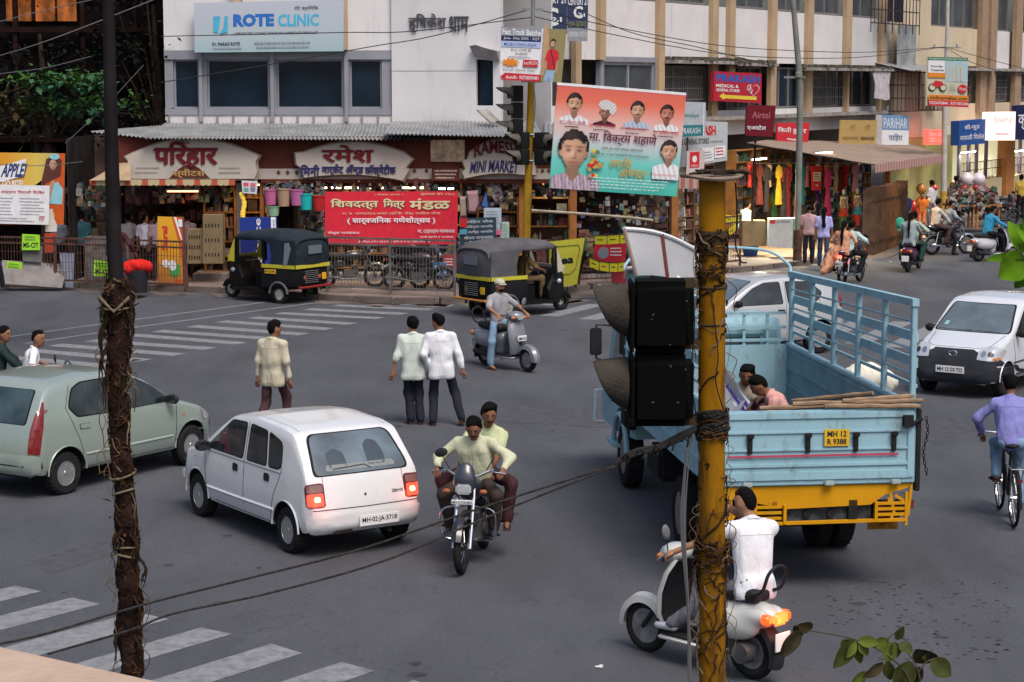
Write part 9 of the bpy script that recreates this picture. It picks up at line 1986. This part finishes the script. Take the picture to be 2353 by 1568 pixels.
# hanging cable loops left of the pole
m = MB()
for k,dx in enumerate((-10,-16,-4,-22)):
    m.tube(curve_pts([P(1592+dx*.3,985,YP-.05),P(1580+dx*.6,1080+20*k,YP-.06),P(1577+dx*.5,1240,YP-.06),P(1584+dx*.2,1400,YP-.05),P(1590+dx*.4,1568,YP-.05),P(1590+dx*.4,1640,YP-.05)],6),.0045 if k else .007,6)
tag(m.build('hanging_cable',M('cable_grey',(.10,.10,.105),.6)),'grey cables hanging down beside the thick yellow pole','cable')
m = MB(); m.tube(curve_pts([P(1690,420,YP),P(1694,500,YP),P(1690,560,YP),P(1702,600,YP),P(1716,604,YP)],6),.005,6); m.tube(curve_pts([P(1592,660,YP-.1),P(1596,760,YP-.13),P(1588,860,YP-.1),P(1600,960,YP-.1)],6),.004,6); m.tube(curve_pts([P(1640,720,YP-.09),P(1650,820,YP-.1),P(1645,880,YP-.1),P(1668,960,YP-.09)],6),.004,6)
tag(m.build('loose_wire',M('cable_black')),'loose black wires hanging on the thick yellow pole','cable')
# the two long cables
for k,(l,lab) in enumerate([([(-40,1488,9.4),(110,1455,9.5),(340,1387,9.8),(560,1332,10.0),(820,1265,10.3),(1080,1176,10.6),(1300,1105,10.8),(1420,1068,10.85)],'upper of the two long black cables crossing the lower view'),
                              ([(110,1503,9.4),(300,1448,9.7),(400,1410,9.8),(620,1363,10.0),(880,1290,10.3),(1100,1197,10.6),(1260,1132,10.75),(1420,1070,10.85)],'lower of the two long black cables crossing the lower view')]):
    m = MB(); m.tube(curve_pts([P(*q) for q in l],10),.0062,8); tag(m.build('long_cable',M('cable_twist',(.035,.032,.03),.7,bump=.8,bscale=120,var=.5,scale=40)),lab,'cable')
m = MB()
for k in range(7):
    a = rnd.uniform(-8,8); m.tube(curve_pts([P(1412,1066+a*.4,10.85),P(1460,1042+a,10.87),P(1510,1030+a*.8,10.9),P(1560,1008+a*1.2,10.92),P(1600,985+a*.6,10.93)],6),rnd.uniform(.006,.012),7)
for k in range(5): x = 1430+k*34; m.tube([P(x,1052-9*k+rnd.uniform(-12,12),10.85),P(x+8,1042-9*k,10.82),P(x+16,1052-9*k,10.86),P(x+12,1064-9*k,10.86)],.006,6)
tag(m.build('cable_bundle',M('cable_black')),'knotted cable bundle joining the two long cables to the pole','cable')
# bare pole wrapped in dry vines, at left
lp = thing('wrapped_pole','dark bare pole at left with dead vines round its lower half','pole')
LPX = [(246,-60),(249,0),(254,250),(262,560),(268,660),(272,800),(276,1000),(288,1200),(300,1400),(303,1545),(304,1700)]
def lpa(y):
    x = interp([(b,a) for a,b in LPX],y); return P(x,y,YP)
m = MB(); q = [lpa(y) for x,y in LPX]; q.append(Vector((q[-1].x,YP,0))); m.tube(q,[.030,.031,.036,.042,.043]+[.045]*7,16); m.build('shaft',M('pole_dark',(.014,.011,.012),.7,var=.3,scale=5),lp)
trunk = MB(); rings = []
pr_ = [(640,.045),(655,.07),(700,.078),(720,.07),(760,.062),(830,.060),(900,.050),(960,.052),(1050,.055),(1090,.06),(1100,.045),(1180,.060),(1220,.058),(1262,.05),(1280,.056),(1330,.06),(1400,.07),(1450,.068),(1500,.062),(1560,.058)]
for i in range(95):
    y = 640+i*10; r0 = interp(pr_,y); c = lpa(y); rings.append([(c.x+(r0+.010*math.sin(a*3+y*.05)+rnd.uniform(-.006,.006))*math.cos(a)+.010*math.sin(y*.012),c.y+(r0+rnd.uniform(-.006,.006))*math.sin(a),c.z) for a in [2*math.pi*j/16 for j in range(16)]])
trunk.loft([[(p[0]+.012*math.sin(i*.45)*math.cos(j*.8),p[1],p[2]) for j,p in enumerate(r_)] for i,r_ in enumerate(rings)]); o = trunk.build('vine_mat',M('vine_mat',(.020,.010,.008),.95,var=.7,scale=11,bump=1.,bscale=45),lp,80)
creeper('dead vines hanging round the bare pole at left',lpa,.048,[(640,740,70,.02),(740,1000,60,.010),(1000,1100,30,.006),(1100,1250,40,.008),(1250,1400,40,.010),(1400,1560,50,.010)],9,loose=50)
m = MB()
for k,y in enumerate((700,1090,1130,1262,1278)):
    m = MB(); c = lpa(y); rr_ = interp(pr_,y)+.012; m.tube([(c.x+rr_*math.cos(a),c.y+rr_*math.sin(a),c.z+.02*math.sin(a+k)) for a in [2*math.pi*j/20 for j in range(21)]],.006,6); m.build('tie_rope',M('rope',(.15,.12,.08),.9,var=.3,scale=30),lp)
m = MB()
for s_ in (-1,1): c = lpa(700); m.tube([(c.x-s_*.08,YP-.07,c.z+.05),(c.x,YP-.1,c.z-.03),(c.x+s_*.08,YP-.07,c.z+.04)],.007,6)
m.build('tie_rope',M('rope',(.20,.16,.11),.9,var=.3,scale=30),lp)
hv = MB(); r = random.Random(12)
for (x,y,L,sx) in [(238,690,90,-1),(236,740,110,-1),(300,690,60,1),(302,720,80,1),(236,800,110,-1),(241,860,90,-1),(312,1240,60,1),(268,1230,40,-1),(330,1290,60,1),(320,1380,90,1),(270,1450,80,-1),(320,1470,60,1)]:
    for k in range(5):
        a = r.uniform(-6,6); hv.tube(curve_pts([P(x-sx*14,y-12,YP-.05),P(x+sx*r.uniform(0,7)+a*.4,y+L*.25,YP-.07),P(x+sx*r.uniform(-4,8)+a,y+L*.6,YP-.07),P(x+sx*r.uniform(-6,10)+a,y+L*r.uniform(.8,1.1),YP-.06)],5),[r.uniform(.004,.011)*(1-i/17) for i in range(16)],5)
hv.build('hanging_vine',vm[0],lp,60)
lf = MB()
for k in range(150):
    y = r.choice([r.uniform(650,730),r.uniform(700,900),r.uniform(1080,1120),r.uniform(1150,1500)]); c = lpa(y); a = r.uniform(0,6.28); rr_ = interp(pr_,y)+.012; p = Vector((c.x+rr_*math.cos(a),c.y+rr_*math.sin(a),c.z)); s_ = r.uniform(.02,.05); Rm = Matrix.Rotation(r.uniform(0,6),3,'Z') @ Matrix.Rotation(r.uniform(-.6,2.2),3,'X')
    lf.add([p+Rm @ Vector(q_)*s_ for q_ in ((0,0,0),(.35,.5,.2),(0,1.5,0),(-.3,.5,.15))],[(0,1,2,3)])
lf.build('dead_leaf',vm[1],lp,0)['kind'] = 'stuff'
# cornice of the building we stand on
m = MB(); a,b = P(-60,1468,3.60),P(400,1571,3.36); z = 4.2
a,b = G(0,1482,z),G(390,1568,z); d = (b-a).normalized(); a2,b2 = a-d*1.2,b+d*.35; n = Vector((-d.y,d.x,0))
if n.y > 0: n = -n
m.add([a2,b2,b2+n*1.6,a2+n*1.6]+[q+Vector((0,0,-.18)) for q in (a2,b2,b2+n*1.6,a2+n*1.6)],[(0,1,2,3),(7,6,5,4),(0,4,5,1),(1,5,6,2),(2,6,7,3),(3,7,4,0)])
o = m.build('cornice',M('cornice_beige',(.40,.30,.235),.9,var=.10,scale=9,bump=.2,bscale=60,dirt=(.27,.21,.17),dscale=5,dthr=.55),smooth=0)
bm = bmesh.new(); bm.from_mesh(o.data); bmesh.ops.bevel(bm,geom=bm.edges,offset=.01,segments=3,affect='EDGES'); bm.to_mesh(o.data); bm.free(); tag(o,'beige plastered cornice edge at the bottom left corner','ledge')
# leaves close to the camera
def leaf_mesh(L,w,curl=.15,fold=.18,seed=0):
    r = random.Random(seed); rings = []; n = 10
    for i in range(n+1):
        f = i/n; ww = w*math.sin(math.pi*min(1,f*.96+.03))**.8*(1-.25*f); z = -curl*L*f*f; q = fold*ww+.02*w*math.sin(f*14+seed)
        rings.append([(-ww,L*f,z+q),(-ww*.5,L*f,z+q*.35),(0,L*f,z),(ww*.5,L*f,z+q*.35),(ww,L*f,z+q)])
    m = MB(); m.loft(rings,cap=False,open_ring=True); return m
def leaf_px(t,x0,y0,x1,y1,wpx,Y,mat,roll=0.,seed=0,name='leaf',curl=.12):
    """a leaf from its stalk (x0,y0) to its tip (x1,y1)"""
    a,b = P(x0,y0,Y),P(x1,y1,Y+random.Random(seed).uniform(-.03,.03)); d = b-a; L = d.length; d.normalize(); v = Vector((0,-1,0)); v = (v-d*v.dot(d)).normalized(); x = d.cross(v)
    v = v*math.cos(roll)+x*math.sin(roll); x = d.cross(v); R = Matrix((x,d,v)).transposed(); m = leaf_mesh(L,wpx*Y/FPX/2,curl,.25,seed); m.v = [tuple(R @ Vector(q)+a) for q in m.v]
    return m.build(name,mat,t,60)
lg = [M('leaf_olive',(.045,.052,.014),.6,var=.4,scale=30),M('leaf_yellowgreen',(.085,.11,.018),.6,var=.35,scale=30),M('leaf_brownish',(.050,.040,.020),.6,var=.45,scale=30)]
t = thing('branch','drooping twig with olive compound leaves at the bottom right','branch'); YB = 4.0
tw = [[(1850,1447),(1960,1468),(2030,1500),(2080,1545),(2100,1600)],[(2120,1600),(2110,1545),(2085,1500),(2040,1475),(2060,1452)],[(2110,1545),(2130,1520),(2150,1516)],[(1960,1468),(1945,1470)]]
for l in tw: m = MB(); m.tube(curve_pts([P(x,y,YB) for x,y in l],5),.0016,5); m.build('twig',M('twig_thin',(.07,.06,.04),.8),t)
for k,a in enumerate([(1838,1448,1788,1510,22,2),(1842,1452,1808,1512,22,2),(1846,1444,1820,1462,28,2),(1866,1444,1836,1438,30,2),(1962,1470,1920,1538,40,0),(1955,1472,1932,1490,22,1),(1968,1474,1976,1530,22,1),(1972,1472,2020,1478,24,1),(1966,1476,1948,1512,20,1),(1975,1476,1995,1508,20,1),(2045,1472,2002,1488,26,1),(2050,1475,2040,1528,30,1),(2055,1476,2062,1512,24,0),(2060,1470,2076,1442,18,0),(2068,1478,2096,1500,26,0),(2105,1492,2150,1528,50,2),(2140,1515,2186,1556,40,0),(2092,1520,2060,1590,46,0),(2030,1524,1986,1560,28,2),(2040,1520,2046,1566,26,0),(2120,1535,2090,1568,30,2),(1990,1545,1955,1580,30,1),(2120,1508,2146,1500,26,1)]):
    leaf_px(t,a[0],a[1],a[2],a[3],a[4]*1.35,YB,lg[a[5]],roll=random.Random(k).uniform(-.6,.6),seed=k)
t = thing('branch','bright green leaves close to the camera at the right edge','branch'); YB = 3.6; gl = M('leaf_fresh',(.09,.20,.008),.55,var=.3,scale=25); gl2 = M('leaf_fresh2',(.06,.16,.010),.4,var=.3,scale=25)
m = MB(); m.tube(curve_pts([P(2420,640,YB),P(2370,610,YB),P(2350,590,YB),P(2340,560,YB)],5),.002,5); m.build('twig',M('twig_thin'),t)
for k,a in enumerate([(2352,580,2322,508,50,0),(2350,585,2300,640,96,0),(2345,590,2262,594,26,0),(2360,600,2308,636,56,1),(2366,620,2334,668,44,1),(2400,560,2340,520,60,0),(2420,620,2350,640,70,0),(2380,540,2352,505,40,1)]): leaf_px(t,a[0],a[1],a[2],a[3],a[4],YB,gl if a[5] == 0 else gl2,seed=50+k,roll=random.Random(k).uniform(-.5,.5))
